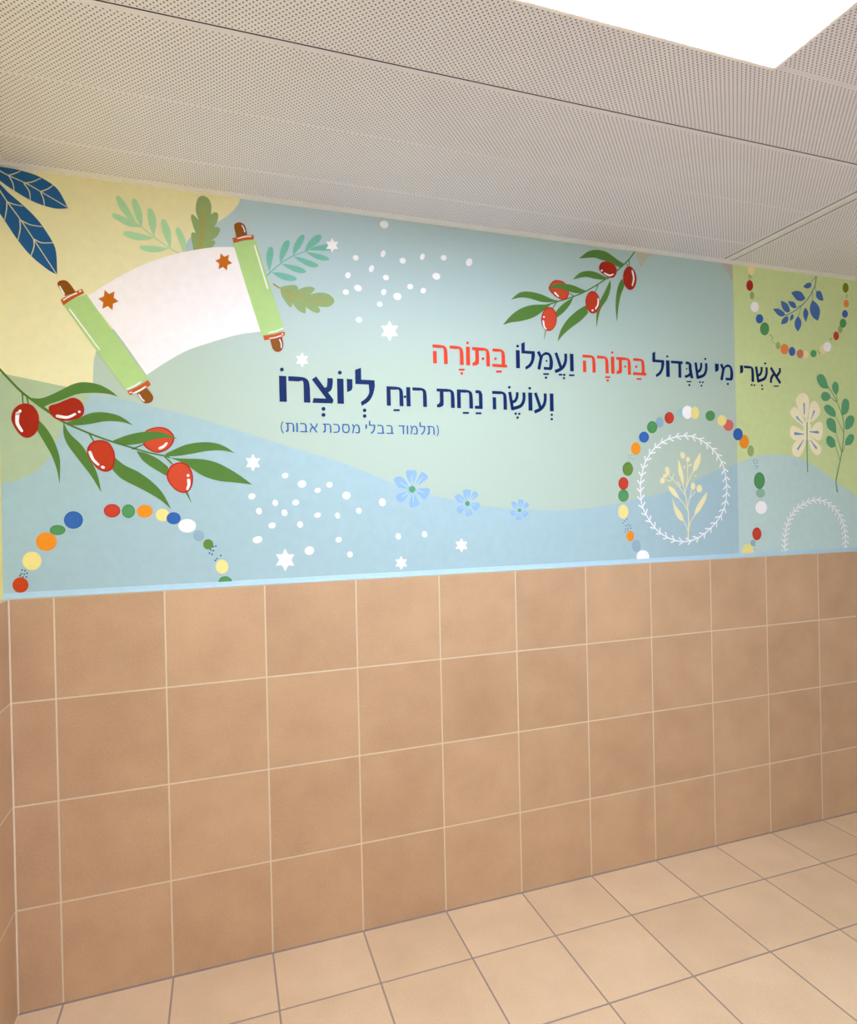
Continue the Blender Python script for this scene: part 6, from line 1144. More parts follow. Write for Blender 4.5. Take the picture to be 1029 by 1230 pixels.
   ('l','creamplant',4,[(2.7564,1.7062),(2.8,1.6694),(2.8448,1.6161)],4.05,3.6),
   ('l','creamplant',4,[(2.8617,1.7752),(2.8598,1.6967),(2.8469,1.6322)],4.14,3.68),
   ('l','creamplant',4,[(2.8824,1.6457),(2.8706,1.6042),(2.8606,1.5674)],4.14,3.68),
   ('l','creamplant',4,[(2.902,1.6316),(2.8746,1.6064)],4.23,3.76),
   ('l','creamplant',4,[(2.7422,1.688),(2.7586,1.6797),(2.7726,1.6879)],4.05,3.6),
   ('l','creamplant',4,[(2.7755,1.6925),(2.7855,1.713)],4.14,3.68),
   ('l','creamplant',4,[(2.8058,1.6786),(2.8194,1.6601)],4.14,3.68),
   ('l','creamplant',4,[(2.8782,1.7545),(2.861,1.7475)],4.23,3.76),
   ('l','creamplant',4,[(2.8969,1.7012),(2.9113,1.7058)],4.14,3.68),
  ],[
   ('leaf',None,[('f','creamplant',5.3,[(2.81,1.7805,1),(2.8245,1.752),(2.8373,1.7014),(2.8371,1.6484,1),(2.8229,1.6876),(2.8098,1.7244)])]),
   ('leaf',None,[('f','creamplant',5.36,[(2.9369,1.8128,1),(2.9342,1.7709),(2.912,1.7337),(2.8887,1.7188,1),(2.8984,1.7615),(2.9162,1.7894)])]),
   ('leaf',None,[('f','creamplant',5.42,[(2.7515,1.6615,1),(2.7827,1.6466),(2.8044,1.6189),(2.8123,1.5995,1),(2.782,1.6146),(2.7603,1.6377)])]),
   ('leaf',None,[('f','creamplant',5.48,[(2.7734,1.6056,1),(2.792,1.5686),(2.822,1.5359),(2.8363,1.4978,1),(2.8073,1.5086),(2.7832,1.5505)])]),
   ('leaf',None,[('f','creamplant',5.54,[(2.9689,1.6308,1),(2.9604,1.5935),(2.9275,1.5475),(2.8913,1.5181,1),(2.9048,1.5573),(2.9404,1.6032)])]),
   ('bud',None,[('f','creamplant',5,[(2.8483,1.8),(2.8486,1.7906),(2.8439,1.7837),(2.8362,1.7819),(2.8282,1.786),(2.8231,1.7943),(2.8228,1.8037),(2.8274,1.8106),(2.8352,1.8124),(2.8432,1.8083)])]),
   ('bud',None,[('f','creamplant',5,[(2.876,1.779),(2.8736,1.7719),(2.8679,1.7675),(2.8608,1.7675),(2.8553,1.7718),(2.8533,1.7788),(2.8556,1.7859),(2.8614,1.7903),(2.8684,1.7904),(2.874,1.786)])]),
   ('bud',None,[('f','creamplant',5,[(2.9027,1.6571),(2.9,1.6473),(2.8936,1.6413),(2.8858,1.6414),(2.8797,1.6475),(2.8776,1.6573),(2.8802,1.6671),(2.8866,1.6731),(2.8944,1.673),(2.9005,1.6669)])]),
   ('bud',None,[('f','creamplant',5,[(2.9415,1.6451),(2.9381,1.6347),(2.9299,1.6284),(2.9199,1.6285),(2.9121,1.635),(2.9093,1.6454),(2.9126,1.6558),(2.9208,1.6621),(2.9307,1.662),(2.9386,1.6555)])]),
   ('bud',None,[('f','creamplant',5,[(2.7623,1.7285),(2.7621,1.7171),(2.7574,1.7093),(2.75,1.7083),(2.7427,1.7143),(2.7383,1.725),(2.7385,1.7364),(2.7432,1.7442),(2.7506,1.7452),(2.7579,1.7393)])]),
   ('bud',None,[('f','creamplant',5,[(2.7496,1.7077),(2.7491,1.7025),(2.744,1.6978),(2.7362,1.6955),(2.7288,1.6965),(2.7246,1.7003),(2.7251,1.7055),(2.7301,1.7102),(2.7379,1.7125),(2.7453,1.7115)])]),
   ('bud',None,[('f','creamplant',5,[(2.7358,1.6816),(2.7314,1.6741),(2.7238,1.6702),(2.7158,1.6715),(2.7105,1.6773),(2.7099,1.6856),(2.7142,1.6931),(2.7218,1.697),(2.7298,1.6958),(2.7352,1.6899)])]),
   ('bud',None,[('f','creamplant',5,[(2.8833,1.754),(2.8821,1.7507),(2.8789,1.7487),(2.875,1.7487),(2.8719,1.7507),(2.8708,1.754),(2.8721,1.7572),(2.8753,1.7593),(2.8791,1.7593),(2.8822,1.7573)])]),
   ('bud',None,[('f','creamplant',5,[(2.8485,1.7438),(2.8473,1.7405),(2.8445,1.7385),(2.841,1.7385),(2.8382,1.7405),(2.8372,1.7438),(2.8384,1.747),(2.8412,1.749),(2.8447,1.749),(2.8475,1.747)])]),
  ]),
]
LETTERING = [
 ('dark blue Hebrew word at the right end of the upper line','ink',2.149,2.2232,.212,[('א',3.3563,3.4279),('ש',3.2658,3.3445),('ר',3.1993,3.2592),('י',3.1747,3.1945)],[('f','ink',6,[(3.3791,2.1369,1),(3.4101,2.1383,1),(3.41,2.1323,1),(3.3789,2.131,1)]),
     ('f','ink',6,[(3.3125,2.1344),(3.3113,2.1316),(3.3083,2.1298),(3.3046,2.1297),(3.3017,2.1312),(3.3006,2.1339),(3.3018,2.1366),(3.3048,2.1384),(3.3085,2.1386),(3.3114,2.137)]),
     ('f','ink',6,[(3.3146,2.1174),(3.3134,2.1146),(3.3104,2.1128),(3.3067,2.1127),(3.3038,2.1142),(3.3027,2.1169),(3.3039,2.1196),(3.3069,2.1214),(3.3106,2.1216),(3.3135,2.12)]),
     ('f','ink',6,[(3.2494,2.1342),(3.2482,2.1315),(3.2453,2.1297),(3.2416,2.1296),(3.2388,2.1311),(3.2377,2.1337),(3.2389,2.1365),(3.2419,2.1383),(3.2455,2.1384),(3.2484,2.1369)]),
     ('f','ink',6,[(3.2661,2.1337),(3.2649,2.1309),(3.262,2.1291),(3.2583,2.129),(3.2554,2.1305),(3.2544,2.1332),(3.2556,2.1359),(3.2586,2.1377),(3.2622,2.1378),(3.2651,2.1363)]),
     ('f','ink',6,[(3.3355,2.2407),(3.3341,2.2375),(3.3307,2.2354),(3.3265,2.2352),(3.3231,2.2369),(3.3219,2.24),(3.3233,2.2431),(3.3267,2.2452),(3.3309,2.2455),(3.3343,2.2437)])]),
 ('dark blue two letter word left of the panel edge','ink',2.149,2.2232,.212,[('מ',3.0569,3.1337),('י',3.0275,3.0499)],[('f','ink',6,[(3.1079,2.1326),(3.1066,2.1295),(3.1033,2.1275),(3.0993,2.1273),(3.0961,2.129),(3.095,2.132),(3.0963,2.1351),(3.0995,2.1371),(3.1035,2.1372),(3.1067,2.1355)])]),
 ('dark blue Hebrew word right of the second red word','ink',2.149,2.2232,.212,[('ש',2.9112,2.9855),('ג',2.8565,2.9042),('ד',2.7814,2.8459),('ו',2.7537,2.7732),('ל',2.681,2.744)],[('f','ink',6,[(2.9797,2.2421),(2.9784,2.2391),(2.9752,2.2371),(2.9713,2.2368),(2.9682,2.2385),(2.9671,2.2414),(2.9684,2.2445),(2.9716,2.2465),(2.9755,2.2467),(2.9786,2.245)]),
     ('f','ink',6,[(2.9457,2.1336),(2.9446,2.1309),(2.9418,2.1292),(2.9384,2.1291),(2.9357,2.1305),(2.9347,2.1331),(2.9359,2.1357),(2.9386,2.1375),(2.942,2.1376),(2.9447,2.1361)]),
     ('f','ink',6,[(2.9621,2.1337),(2.961,2.131),(2.9582,2.1293),(2.9548,2.1292),(2.9521,2.1306),(2.9511,2.1332),(2.9523,2.1359),(2.955,2.1376),(2.9584,2.1377),(2.9611,2.1363)]),
     ('f','ink',6,[(2.9539,2.1175),(2.9528,2.1149),(2.95,2.1132),(2.9466,2.113),(2.9439,2.1145),(2.9429,2.1171),(2.944,2.1197),(2.9468,2.1214),(2.9502,2.1216),(2.9529,2.1201)]),
     ('f','ink',6,[(2.8652,2.1353,1),(2.8929,2.1365,1),(2.8928,2.1309,1),(2.8651,2.1296,1)]),
     ('f','ink',6,[(2.8863,2.1177),(2.8851,2.1147),(2.8819,2.1128),(2.8781,2.1126),(2.8751,2.1143),(2.874,2.1172),(2.8752,2.1202),(2.8784,2.1222),(2.8822,2.1223),(2.8852,2.1206)]),
     ('f','ink',6,[(2.8719,2.1909),(2.871,2.1887),(2.8687,2.1872),(2.8658,2.1871),(2.8636,2.1883),(2.8627,2.1905),(2.8637,2.1927),(2.866,2.1942),(2.8688,2.1944),(2.8711,2.1931)]),
     ('f','ink',6,[(2.7677,2.2412),(2.7665,2.2382),(2.7634,2.2362),(2.7597,2.236),(2.7567,2.2376),(2.7557,2.2405),(2.7569,2.2434),(2.7599,2.2454),(2.7636,2.2456),(2.7666,2.244)])]),
 ('red Hebrew word near the middle of the upper line','redink',2.149,2.2232,.212,[('ב',2.5772,2.647),('ת',2.4923,2.5666),('ו',2.4647,2.482),('ר',2.395,2.4521),('ה',2.3231,2.3866)],[('f','redink',6,[(2.595,2.1355,1),(2.6212,2.1367,1),(2.6211,2.1292,1),(2.5948,2.128,1)]),
     ('f','redink',6,[(2.601,2.1859),(2.5996,2.1826),(2.5963,2.1805),(2.5923,2.1803),(2.5891,2.1821),(2.5879,2.1853),(2.5892,2.1885),(2.5925,2.1907),(2.5966,2.1909),(2.5998,2.1891)]),
     ('f','redink',6,[(2.5431,2.1839),(2.5419,2.1809),(2.5389,2.1789),(2.5353,2.1787),(2.5324,2.1804),(2.5313,2.1832),(2.5325,2.1862),(2.5355,2.1882),(2.5391,2.1884),(2.542,2.1867)]),
     ('f','redink',6,[(2.4781,2.241),(2.4768,2.2377),(2.4736,2.2355),(2.4697,2.2353),(2.4665,2.2371),(2.4654,2.2402),(2.4667,2.2434),(2.4699,2.2456),(2.4738,2.2458),(2.477,2.2441)]),
     ('f','redink',6,[(2.4331,2.1354,1),(2.4595,2.1367,1),(2.4593,2.1298,1),(2.4329,2.1286,1)]),
     ('f','redink',6,[(2.4527,2.1187),(2.4515,2.1155),(2.4482,2.1134),(2.4443,2.1132),(2.4412,2.115),(2.4401,2.1181),(2.4414,2.1214),(2.4446,2.1235),(2.4485,2.1236),(2.4516,2.1218)])]),
 ('dark blue Hebrew word between the two red words','ink',2.149,2.2232,.212,[('ו',2.2613,2.2789),('ע',2.1873,2.2493),('מ',2.1042,2.1793),('ל',2.0337,2.0953),('ו',2.0081,2.0257)],[('f','ink',6,[(2.2552,2.1355,1),(2.2816,2.1368,1),(2.2814,2.1291,1),(2.255,2.1278,1)]),
     ('f','ink',6,[(2.2062,2.1355,1),(2.2236,2.1363,1),(2.2234,2.1287,1),(2.2061,2.1278,1)]),
     ('f','ink',6,[(2.2382,2.1323),(2.237,2.1291),(2.234,2.1271),(2.2302,2.1269),(2.2273,2.1287),(2.2262,2.1317),(2.2274,2.1348),(2.2305,2.1369),(2.2342,2.1371),(2.2371,2.1353)]),
     ('f','ink',6,[(2.2363,2.1183),(2.2351,2.1155),(2.2324,2.1136),(2.229,2.1134),(2.2263,2.115),(2.2254,2.1178),(2.2265,2.1207),(2.2292,2.1225),(2.2326,2.1227),(2.2353,2.1211)]),
     ('f','ink',6,[(2.1327,2.1343,1),(2.1599,2.1357,1),(2.1597,2.1282,1),(2.1325,2.1269,1)]),
     ('f','ink',6,[(2.151,2.1166),(2.1498,2.1135),(2.1469,2.1115),(2.1432,2.1113),(2.1404,2.113),(2.1393,2.116),(2.1405,2.1191),(2.1435,2.1211),(2.1471,2.1213),(2.15,2.1196)]),
     ('f','ink',6,[(2.1539,2.1869),(2.153,2.1844),(2.1507,2.1828),(2.1479,2.1827),(2.1457,2.184),(2.1449,2.1863),(2.1458,2.1888),(2.1481,2.1903),(2.1509,2.1905),(2.1531,2.1892)]),
     ('f','ink',6,[(2.0231,2.24),(2.0219,2.2366),(2.0187,2.2344),(2.0148,2.2341),(2.0117,2.236),(2.0106,2.2392),(2.0119,2.2426),(2.015,2.2449),(2.0189,2.2451),(2.022,2.2433)])]),
 ('red Hebrew word at the left end of the upper line','redink',2.149,2.2232,.212,[('ב',1.9014,1.9671),('ת',1.8146,1.8911),('ו',1.7879,1.8046),('ר',1.7188,1.7768),('ה',1.6468,1.709)],[('f','redink',6,[(1.9172,2.134,1),(1.943,2.1353,1),(1.9429,2.1274,1),(1.9171,2.1261,1)]),
     ('f','redink',6,[(1.922,2.1828),(1.9208,2.1794),(1.9177,2.1772),(1.9139,2.177),(1.9109,2.1789),(1.9098,2.1821),(1.9111,2.1854),(1.9142,2.1876),(1.9179,2.1879),(1.921,2.186)]),
     ('f','redink',6,[(1.8667,2.1796),(1.8654,2.1763),(1.8624,2.1741),(1.8587,2.1739),(1.8557,2.1757),(1.8546,2.1789),(1.8558,2.1823),(1.8589,2.1844),(1.8626,2.1847),(1.8656,2.1828)]),
     ('f','redink',6,[(1.801,2.2391),(1.7998,2.2358),(1.7968,2.2336),(1.7932,2.2333),(1.7902,2.2351),(1.7892,2.2383),(1.7904,2.2416),(1.7934,2.2438),(1.7971,2.244),(1.8,2.2422)]),
     ('f','redink',6,[(1.7556,2.1331,1),(1.7803,2.1344,1),(1.7801,2.1272,1),(1.7554,2.126,1)]),
     ('f','redink',6,[(1.7734,2.1157),(1.7722,2.1124),(1.7692,2.1102),(1.7656,2.1101),(1.7627,2.1119),(1.7616,2.1151),(1.7628,2.1184),(1.7658,2.1205),(1.7694,2.1207),(1.7723,2.1188)])]),
 ('dark blue word at the right end of the second line','ink',1.9767,2.051,.212,[('ו',2.161,2.1786),('ע',2.0868,2.1479),('ו',2.0608,2.0793),('ש',1.9692,2.0488),('ה',1.898,1.9631)],[('f','ink',6,[(2.1747,1.9621),(2.1735,1.959),(2.1705,1.957),(2.1669,1.9569),(2.164,1.9587),(2.163,1.9617),(2.1641,1.9648),(2.1671,1.9668),(2.1707,1.9669),(2.1736,1.9651)]),
     ('f','ink',6,[(2.1743,1.9436),(2.1731,1.9405),(2.1701,1.9386),(2.1665,1.9385),(2.1636,1.9403),(2.1625,1.9433),(2.1637,1.9464),(2.1667,1.9483),(2.1703,1.9484),(2.1732,1.9466)]),
     ('f','ink',6,[(2.0748,2.0691),(2.0735,2.0657),(2.0702,2.0635),(2.0663,2.0634),(2.0632,2.0653),(2.062,2.0686),(2.0633,2.072),(2.0666,2.0742),(2.0705,2.0744),(2.0736,2.0724)]),
     ('f','ink',6,[(1.9817,2.0692),(1.9804,2.0658),(1.9773,2.0636),(1.9734,2.0635),(1.9704,2.0654),(1.9693,2.0686),(1.9705,2.072),(1.9737,2.0742),(1.9775,2.0743),(1.9806,2.0724)]),
     ('f','ink',6,[(2.0073,1.9618),(2.0061,1.9588),(2.0033,1.9569),(1.9998,1.9568),(1.997,1.9586),(1.996,1.9615),(1.9972,1.9645),(2,1.9665),(2.0035,1.9666),(2.0063,1.9648)]),
     ('f','ink',6,[(2.0236,1.9617),(2.0224,1.9587),(2.0196,1.9568),(2.0161,1.9567),(2.0133,1.9585),(2.0123,1.9614),(2.0134,1.9644),(2.0163,1.9664),(2.0198,1.9665),(2.0226,1.9647)]),
     ('f','ink',6,[(2.0157,1.9463),(2.0145,1.9432),(2.0117,1.9413),(2.0082,1.9412),(2.0054,1.943),(2.0044,1.9459),(2.0056,1.949),(2.0084,1.9509),(2.0119,1.951),(2.0147,1.9492)])]),
 ('dark blue three letter word in the middle of the second line','ink',1.9767,2.051,.212,[('נ',1.8215,1.8551),('ח',1.7452,1.8131),('ת',1.6601,1.7347)],[('f','ink',6,[(1.8239,1.9621,1),(1.849,1.9628,1),(1.8489,1.955,1),(1.8237,1.9543,1)]),
     ('f','ink',6,[(1.7687,1.9621,1),(1.7947,1.9628,1),(1.7945,1.9551,1),(1.7685,1.9544,1)])]),
 ('dark blue short word beside the large bold word','ink',1.9767,2.051,.212,[('ר',1.5606,1.6188),('ו',1.5357,1.5521),('ח',1.4571,1.5234)],[('f','ink',6,[(1.4828,1.9638,1),(1.5074,1.9646,1),(1.5072,1.9571,1),(1.4827,1.9564,1)]),
     ('f','ink',6,[(1.5351,2.0136),(1.534,2.0106),(1.5314,2.0087),(1.5281,2.0086),(1.5256,2.0103),(1.5247,2.0132),(1.5257,2.0162),(1.5284,2.0181),(1.5316,2.0182),(1.5341,2.0165)])]),
 ('large bold blue word at the left of the second line','ink',1.978,2.0716,.245,[('ל',1.3367,1.411),('י',1.3036,1.3257),('ו',1.2677,1.292),('צ',1.1749,1.2532),('ר',1.0897,1.1673),('ו',1.0571,1.0829)],[('f','ink',6,[(1.3769,1.9562),(1.3755,1.9522),(1.372,1.9497),(1.3677,1.9496),(1.3644,1.9519),(1.3631,1.9558),(1.3645,1.9598),(1.368,1.9624),(1.3723,1.9625),(1.3756,1.9602)]),
     ('f','ink',6,[(1.3764,1.9348),(1.375,1.9308),(1.3715,1.9283),(1.3673,1.9282),(1.3639,1.9305),(1.3627,1.9344),(1.3641,1.9384),(1.3675,1.941),(1.3718,1.9411),(1.3752,1.9387)]),
     ('f','ink',6,[(1.2862,2.0942),(1.2847,2.0899),(1.281,2.0871),(1.2765,2.0869),(1.2729,2.0893),(1.2716,2.0935),(1.2731,2.0978),(1.2768,2.1007),(1.2813,2.1009),(1.2849,2.0984)]),
     ('f','ink',6,[(1.2222,1.9569),(1.2207,1.9526),(1.2171,1.9499),(1.2127,1.9498),(1.2091,1.9523),(1.2079,1.9564),(1.2093,1.9607),(1.213,1.9634),(1.2174,1.9636),(1.2209,1.9611)]),
     ('f','ink',6,[(1.2217,1.9347),(1.2202,1.9304),(1.2166,1.9277),(1.2122,1.9276),(1.2086,1.9301),(1.2074,1.9343),(1.2088,1.9386),(1.2125,1.9413),(1.2169,1.9414),(1.2204,1.9389)]),
     ('f','ink',6,[(1.0746,2.0948),(1.0732,2.0906),(1.0697,2.0879),(1.0655,2.0876),(1.0621,2.09),(1.0609,2.0941),(1.0623,2.0983),(1.0658,2.101),(1.07,2.1013),(1.0734,2.0989)])]),
 ('small blue word with opening bracket, right of the caption','midblue',1.8688,1.9025,.165,[('דומלת)',1.5014,1.6665)],[]),
 ('small blue word left of the bracketed first caption word','midblue',1.8688,1.9025,.165,[('ילבב',1.3714,1.4812)],[]),
 ('small blue word third in the bracketed caption','midblue',1.8688,1.9025,.165,[('תכסמ',1.2112,1.3506)],[]),
 ('small blue word with bracket at the left end of the caption','midblue',1.8688,1.9025,.165,[('(תובא',1.0585,1.1919)],[]),
]

MY, STEP, LOW, HIGH = 0.010, 0.00022, 1.3375, 2.696

def curve_run(pts, n=5):
    out = []
    N = len(pts)
    for i in range(N-1):
        p = [pts[min(max(k, 0), N-1)] for k in (i-1, i, i+1, i+2)]
        for j in range(n):
            t = j/n
            out.append(tuple(0.5*(2*p[1][c]+(p[2][c]-p[0][c])*t+(2*p[0][c]-5*p[1][c]+4*p[2][c]-p[3][c])*t*t+(3*p[1][c]-p[0][c]-3*p[2][c]+p[3][c])*t**3) for c in (0, 1)))
    return out
def outline(pts):
    corners = [i for i, p in enumerate(pts) if len(p) > 2]
    xy = [(p[0], p[1]) for p in pts]
    N = len(xy)
    if not corners:
        ext = [xy[-1]] + xy + [xy[0], xy[1]]
        run = curve_run(ext)
        return run[5:5+5*N]
    out = []
    for a, i in enumerate(corners):
        j = corners[(a+1) % len(corners)]
        if j <= i: j += N
        out += curve_run([xy[k % N] for k in range(i, j+1)])
    return out
def clip(poly, z, keep_above):
    out = []
    for k in range(len(poly)):
        a, c = poly[k], poly[(k+1) % len(poly)]
        ia, ic = ((p[1] >= z) == keep_above for p in (a, c))
        if ia: out.append(a)
        if ia != ic:
            t = (z-a[1])/(c[1]-a[1]); out.append((a[0]+(c[0]-a[0])*t, z))
    return out
def ribbon(pts, w0, w1):
    c = curve_run(pts, 6) + [pts[-1]] if len(pts) > 2 else list(pts)
    L, R = [], []
    for k, p in enumerate(c):
        a, d = c[max(k-1, 0)], c[min(k+1, len(c)-1)]
        tx, tz = d[0]-a[0], d[1]-a[1]
        l = math.hypot(tx, tz) or 1.0
        h = (w0+(w1-w0)*k/(len(c)-1))/2000
        L.append((p[0]-tz/l*h, p[1]+tx/l*h)); R.append((p[0]+tz/l*h, p[1]-tx/l*h))
    def cap(p, q, w):
        return []
    return [[L[k], L[k+1], R[k+1], R[k]] for k in range(len(c)-1)] + [disc(c[0], w0/2000), disc(c[-1], w1/2000)]
def disc(p, r, n=8):
    return [(p[0]+r*math.cos(2*math.pi*k/n), p[1]+r*math.sin(2*math.pi*k/n)) for k in range(n)]
class Print:                                # a thin painted layer on the wall sheet
    def __init__(self): self.v, self.f, self.i, self.m = [], [], [], []
    def poly(self, poly, mat, layer):
        if mat not in self.m: self.m.append(mat)
        poly = clip(clip(poly, LOW, True), HIGH, False)
        poly = [(p[1], p[0]) for p in clip(clip([(p[1], p[0]) for p in poly], 0.1888, True), 4.62, False)]
        if len(poly) < 3: return
        n = len(self.v); y = MY-STEP*layer
        self.v += [(p[0], y, p[1]) for p in poly]
        for t in tessellate_polygon([[Vector((p[0], p[1], 0)) for p in poly]]):
            a, c, d = (poly[k] for k in t)
            area = (c[0]-a[0])*(d[1]-a[1])-(c[1]-a[1])*(d[0]-a[0])
            if abs(area) < 1e-12: continue
            self.f.append([n+k for k in (t if area > 0 else t[::-1])]); self.i.append(self.m.index(mat))
    def shapes(self, prims):
        for p in prims:
            if p[0] == 'f': self.poly(outline(p[3]), p[1], p[2])
            else:
                for q, r in enumerate(ribbon(p[3], p[4], p[5])): self.poly(r, p[1], p[2]+0.01*(q % 3))
        return self
    def build(self, name, label, parent):
        o = link_mesh(name, self.v, self.f, self.m, self.i, parent)
        if label: o['label'] = label
        return o

b = Boxes()
b.box((0.1885, MY, TILE_TOP+0.001), (4.62, MY+0.0018, 2.705), 'mural_ground')
mural = b.build('mural')
tag(mural, 'painted mural of scroll, red fruit branches and Hebrew verse above brown tiles', 'mural')
mural['kind'] = 'thing'
b = Boxes()                                 # rolled lower edge that slopes out over the tile tops
b.sweep([(MY, 1.3395), (0.0082, 1.3372), (0.0040, 1.3280), (0.0004, 1.3235), (-0.0022, 1.3215), (-0.0022, 1.3203), (MY, 1.3203)], 0.1885, 4.62, 'x', 'lip')
o = b.build('lower_edge', mural)
o['label'] = 'pale blue sloping lower edge'

for name, label, prims, kids in MURAL:
    if prims:
        root = Print().shapes(prims).build(name, label, mural)
    else:
        root = bpy.data.objects.new(name, None)
        COL.objects.link(root); root.parent = mural
        if label: root['label'] = label
    for kn, kl, kp in kids:
        Print().shapes(kp).build(kn, kl, root)

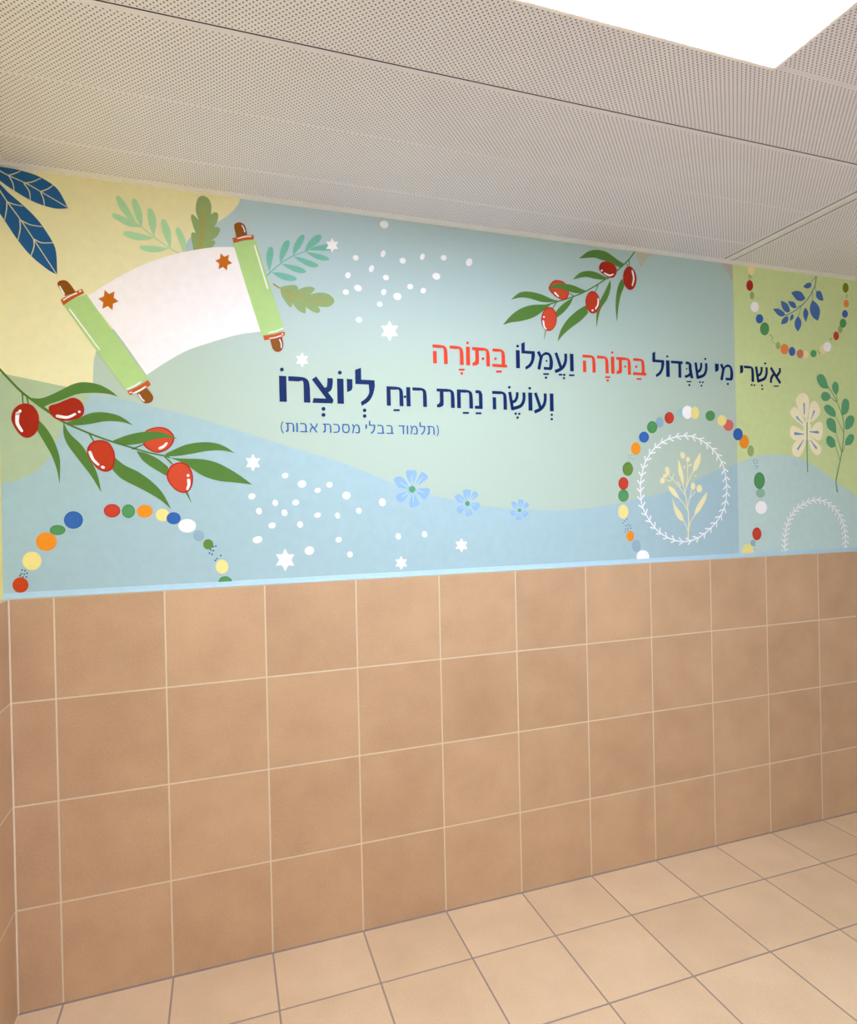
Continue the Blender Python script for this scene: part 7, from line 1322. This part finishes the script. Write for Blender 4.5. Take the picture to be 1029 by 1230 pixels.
# Hebrew letters drawn as painted strokes in a unit-height box: w is the width, tv and th the upright and level stroke widths.
def band(pts, t):
    return ribbon([(p[0], p[1]) for p in pts], t*1000, t*1000)[:-2] if len(pts) > 2 else ribbon(list(pts), t*1000, t*1000)[:1]
def rect(x0, x1, y0, y1): return [(x0, y0), (x1, y0), (x1, y1), (x0, y1)]
def roof(x0, x1, y0, tv, th):
    k = min(0.42, (x1-x0)*0.55)
    return outline([(x0, 1, 1), (x1-k, 1, 1), (x1-k*0.45, 0.965), (x1-k*0.10, 0.83), (x1, 1-k*1.15, 1), (x1, y0, 1), (x1-tv, y0, 1), (x1-tv, 1-k*1.12, 1), (x1-tv-k*0.06, 0.83), (x1-max(k, tv)-0.01, 1-th, 1), (x0, 1-th, 1)])
def letter(c, w, tv, th):
    d = (tv+th)/2
    if c == 'ו': return [rect(0, w, 0, 1)]
    if c == 'י': return [[(0, 1), (w, 1), (w, 0.66), (w*0.8, 0.55), (w*0.05, 0.47), (w*0.05, 0.9)]]
    if c == 'ר': return [roof(0, w, 0, tv, th)]
    if c == 'ה': return [roof(0, w, 0, tv, th), rect(w*0.02, w*0.02+tv, 0, 0.66)]
    if c == 'ח': return [roof(0, w, 0, tv, th), rect(0, tv, 0, 1)]
    if c == 'ת': return [roof(0, w, 0, tv, th)] + [outline([(w*0.17, 1-th*0.5, 1), (w*0.17+tv, 1-th*0.5, 1), (w*0.17+tv, 0.26, 1), (w*0.13+tv, 0.09), (w*0.02+tv*0.5, 0.0, 1), (0, 0, 1), (0, th, 1), (w*0.10, th*1.2), (w*0.17, 0.32, 1)])]
    if c == 'ב': return [roof(w*0.03, w*0.88, 0, tv, th), rect(0, w, 0, th)]
    if c == 'נ': return [roof(w*0.10, w, 0, tv, th), rect(0, w, 0, th)]
    if c == 'כ': return [outline([(0, 1, 1), (w*0.45, 1, 1), (w*0.85, 0.88), (w, 0.5), (w*0.85, 0.12), (w*0.45, 0, 1), (0, 0, 1), (0, th, 1), (w*0.42, th, 1), (w*0.70, th+0.08), (w-tv, 0.5), (w*0.70, 0.92-th), (w*0.42, 1-th, 1), (0, 1-th, 1)])]
    if c == 'ד': return [rect(0, w, 1-th, 1), rect(w*0.86-tv, w*0.86, 0, 1-th*0.5)]
    if c == 'ג': return [outline([(w*0.12, 1, 1), (w*0.45, 1), (w*0.78, 0.86), (w*0.82, 0.55), (w, 0, 1), (w-tv*1.0, 0, 1), (w*0.80-tv, 0.5), (w*0.70-tv*0.7, 0.80), (w*0.45, 1-th), (w*0.12, 1-th, 1)])] + band([(w*0.70, 0.34), (w*0.42, 0.16), (0, th*0.45)], th)
    if c == 'ל': return [[(0, 1.38), (tv, 1.48), (tv, 1-th), (0, 1-th)], rect(0, w, 1-th, 1), outline([(w, 1-th*0.5, 1), (w, 0.72), (w*0.88, 0.38), (w*0.66, 0.12), (w*0.30, -0.06, 1), (w*0.26, 0.10, 1), (w*0.52, 0.25), (w*0.70, 0.48), (w-tv, 0.78), (w-tv, 1-th*0.5, 1)])]
    if c == 'מ': return band([(w*0.09, 1.0), (w*0.30, 0.62)], d) + band([(w*0.27, 0.70), (w*0.11, 0.0)], d) + [outline([(w*0.20, 0.55, 1), (w*0.32, 0.84), (w*0.58, 1.0), (w*0.86, 0.90), (w, 0.55), (w*0.98, 0.15), (w*0.88, 0.0, 1), (w*0.42, 0, 1), (w*0.42, th, 1), (w-tv*1.15, th, 1), (w-tv, 0.5), (w*0.74, 0.80), (w*0.58, 1-th), (w*0.40, 0.76), (w*0.30, 0.55, 1)])]
    if c == 'ס': return band([(w*0.1, 1-th/2), (w*0.5, 1-th/2), (w*0.82, 0.88), (w-tv/2, 0.5), (w*0.82, 0.16), (w*0.5, th/2), (w*0.2, 0.16), (tv*0.6, 0.5), (w*0.16, 0.9)], d)
    if c == 'ע': return band([(w*0.11, 1.0), (w*0.30, 0.58), (w*0.50, 0.13)], d) + band([(w-tv*0.52, 0.99), (w-tv*0.55, 0.62), (w*0.72, 0.30), (w*0.44, 0.08), (w*0.02, -0.07)], d)
    if c == 'צ': return band([(w*0.10, 0.98), (w*0.90, 0.08)], d) + band([(w-tv*0.5, 1.0), (w-tv*0.52, 0.80), (w*0.78, 0.58), (w*0.52, 0.46)], d) + [[(0, 0), (w*0.94, 0), (w*0.99, 0.09), (w*0.96, th), (w*0.06, th)]]
    if c == 'ש': return band([(w*0.09, 0.99), (w*0.24, 0.0)], d) + band([(w-tv*0.5, 0.99), (w-tv*0.55, 0.58), (w*0.70, 0.24), (w*0.20, 0.06)], d) + band([(w*0.52, 0.99), (w*0.50, 0.72), (w*0.38, 0.50), (w*0.16, 0.42)], d*0.9)
    if c == 'א': return band([(w*0.09, 0.99), (w*0.91, 0.01)], d) + band([(w-tv*0.55, 1.0), (w-tv*0.6, 0.76), (w*0.58, 0.44)], d*0.95) + band([(w*0.10, 0.0), (w*0.11, 0.28), (w*0.38, 0.62)], d*0.95)
    if c == '(': return band([(w*0.9, 1.12), (w*0.35, 0.8), (w*0.3, 0.25), (w*0.9, -0.15)], th*0.85)
    if c == ')': return band([(w*0.1, 1.12), (w*0.65, 0.8), (w*0.7, 0.25), (w*0.1, -0.15)], th*0.85)
    return []
WIDTHS = {'ו': 0.15, 'י': 0.17, 'ת': 0.80, 'ל': 0.62, 'מ': 0.80, 'ד': 0.66, 'ב': 0.72, 'כ': 0.62, 'ס': 0.76, 'א': 0.76, '(': 0.28, ')': 0.28}
for label, mat, z0, z1, weight, letters, marks in LETTERING:
    pr = Print()
    H = z1-z0
    placed = []
    for text, x0, x1 in letters:
        if len(text) == 1: placed.append((text, x0, x1))
        else:                               # a whole small word: letters at their usual widths, fitted between its ends
            ws = [WIDTHS[c] for c in text]; gap = 0.19
            k = (x1-x0)/(sum(ws)+gap*(len(ws)-1)); x = x0
            for c, wd in zip(text, ws):
                placed.append((c, x, x+wd*k)); x += (wd+gap)*k
    n = 0
    for c, x0, x1 in placed:
        for poly in letter(c, (x1-x0)/H, weight, weight*0.76):
            pr.poly([(x0+p[0]*H, z0+p[1]*H) for p in poly], mat, 6+0.01*(n % 9)); n += 1
    pr.shapes(marks)
    pr.build('lettering', label, mural)
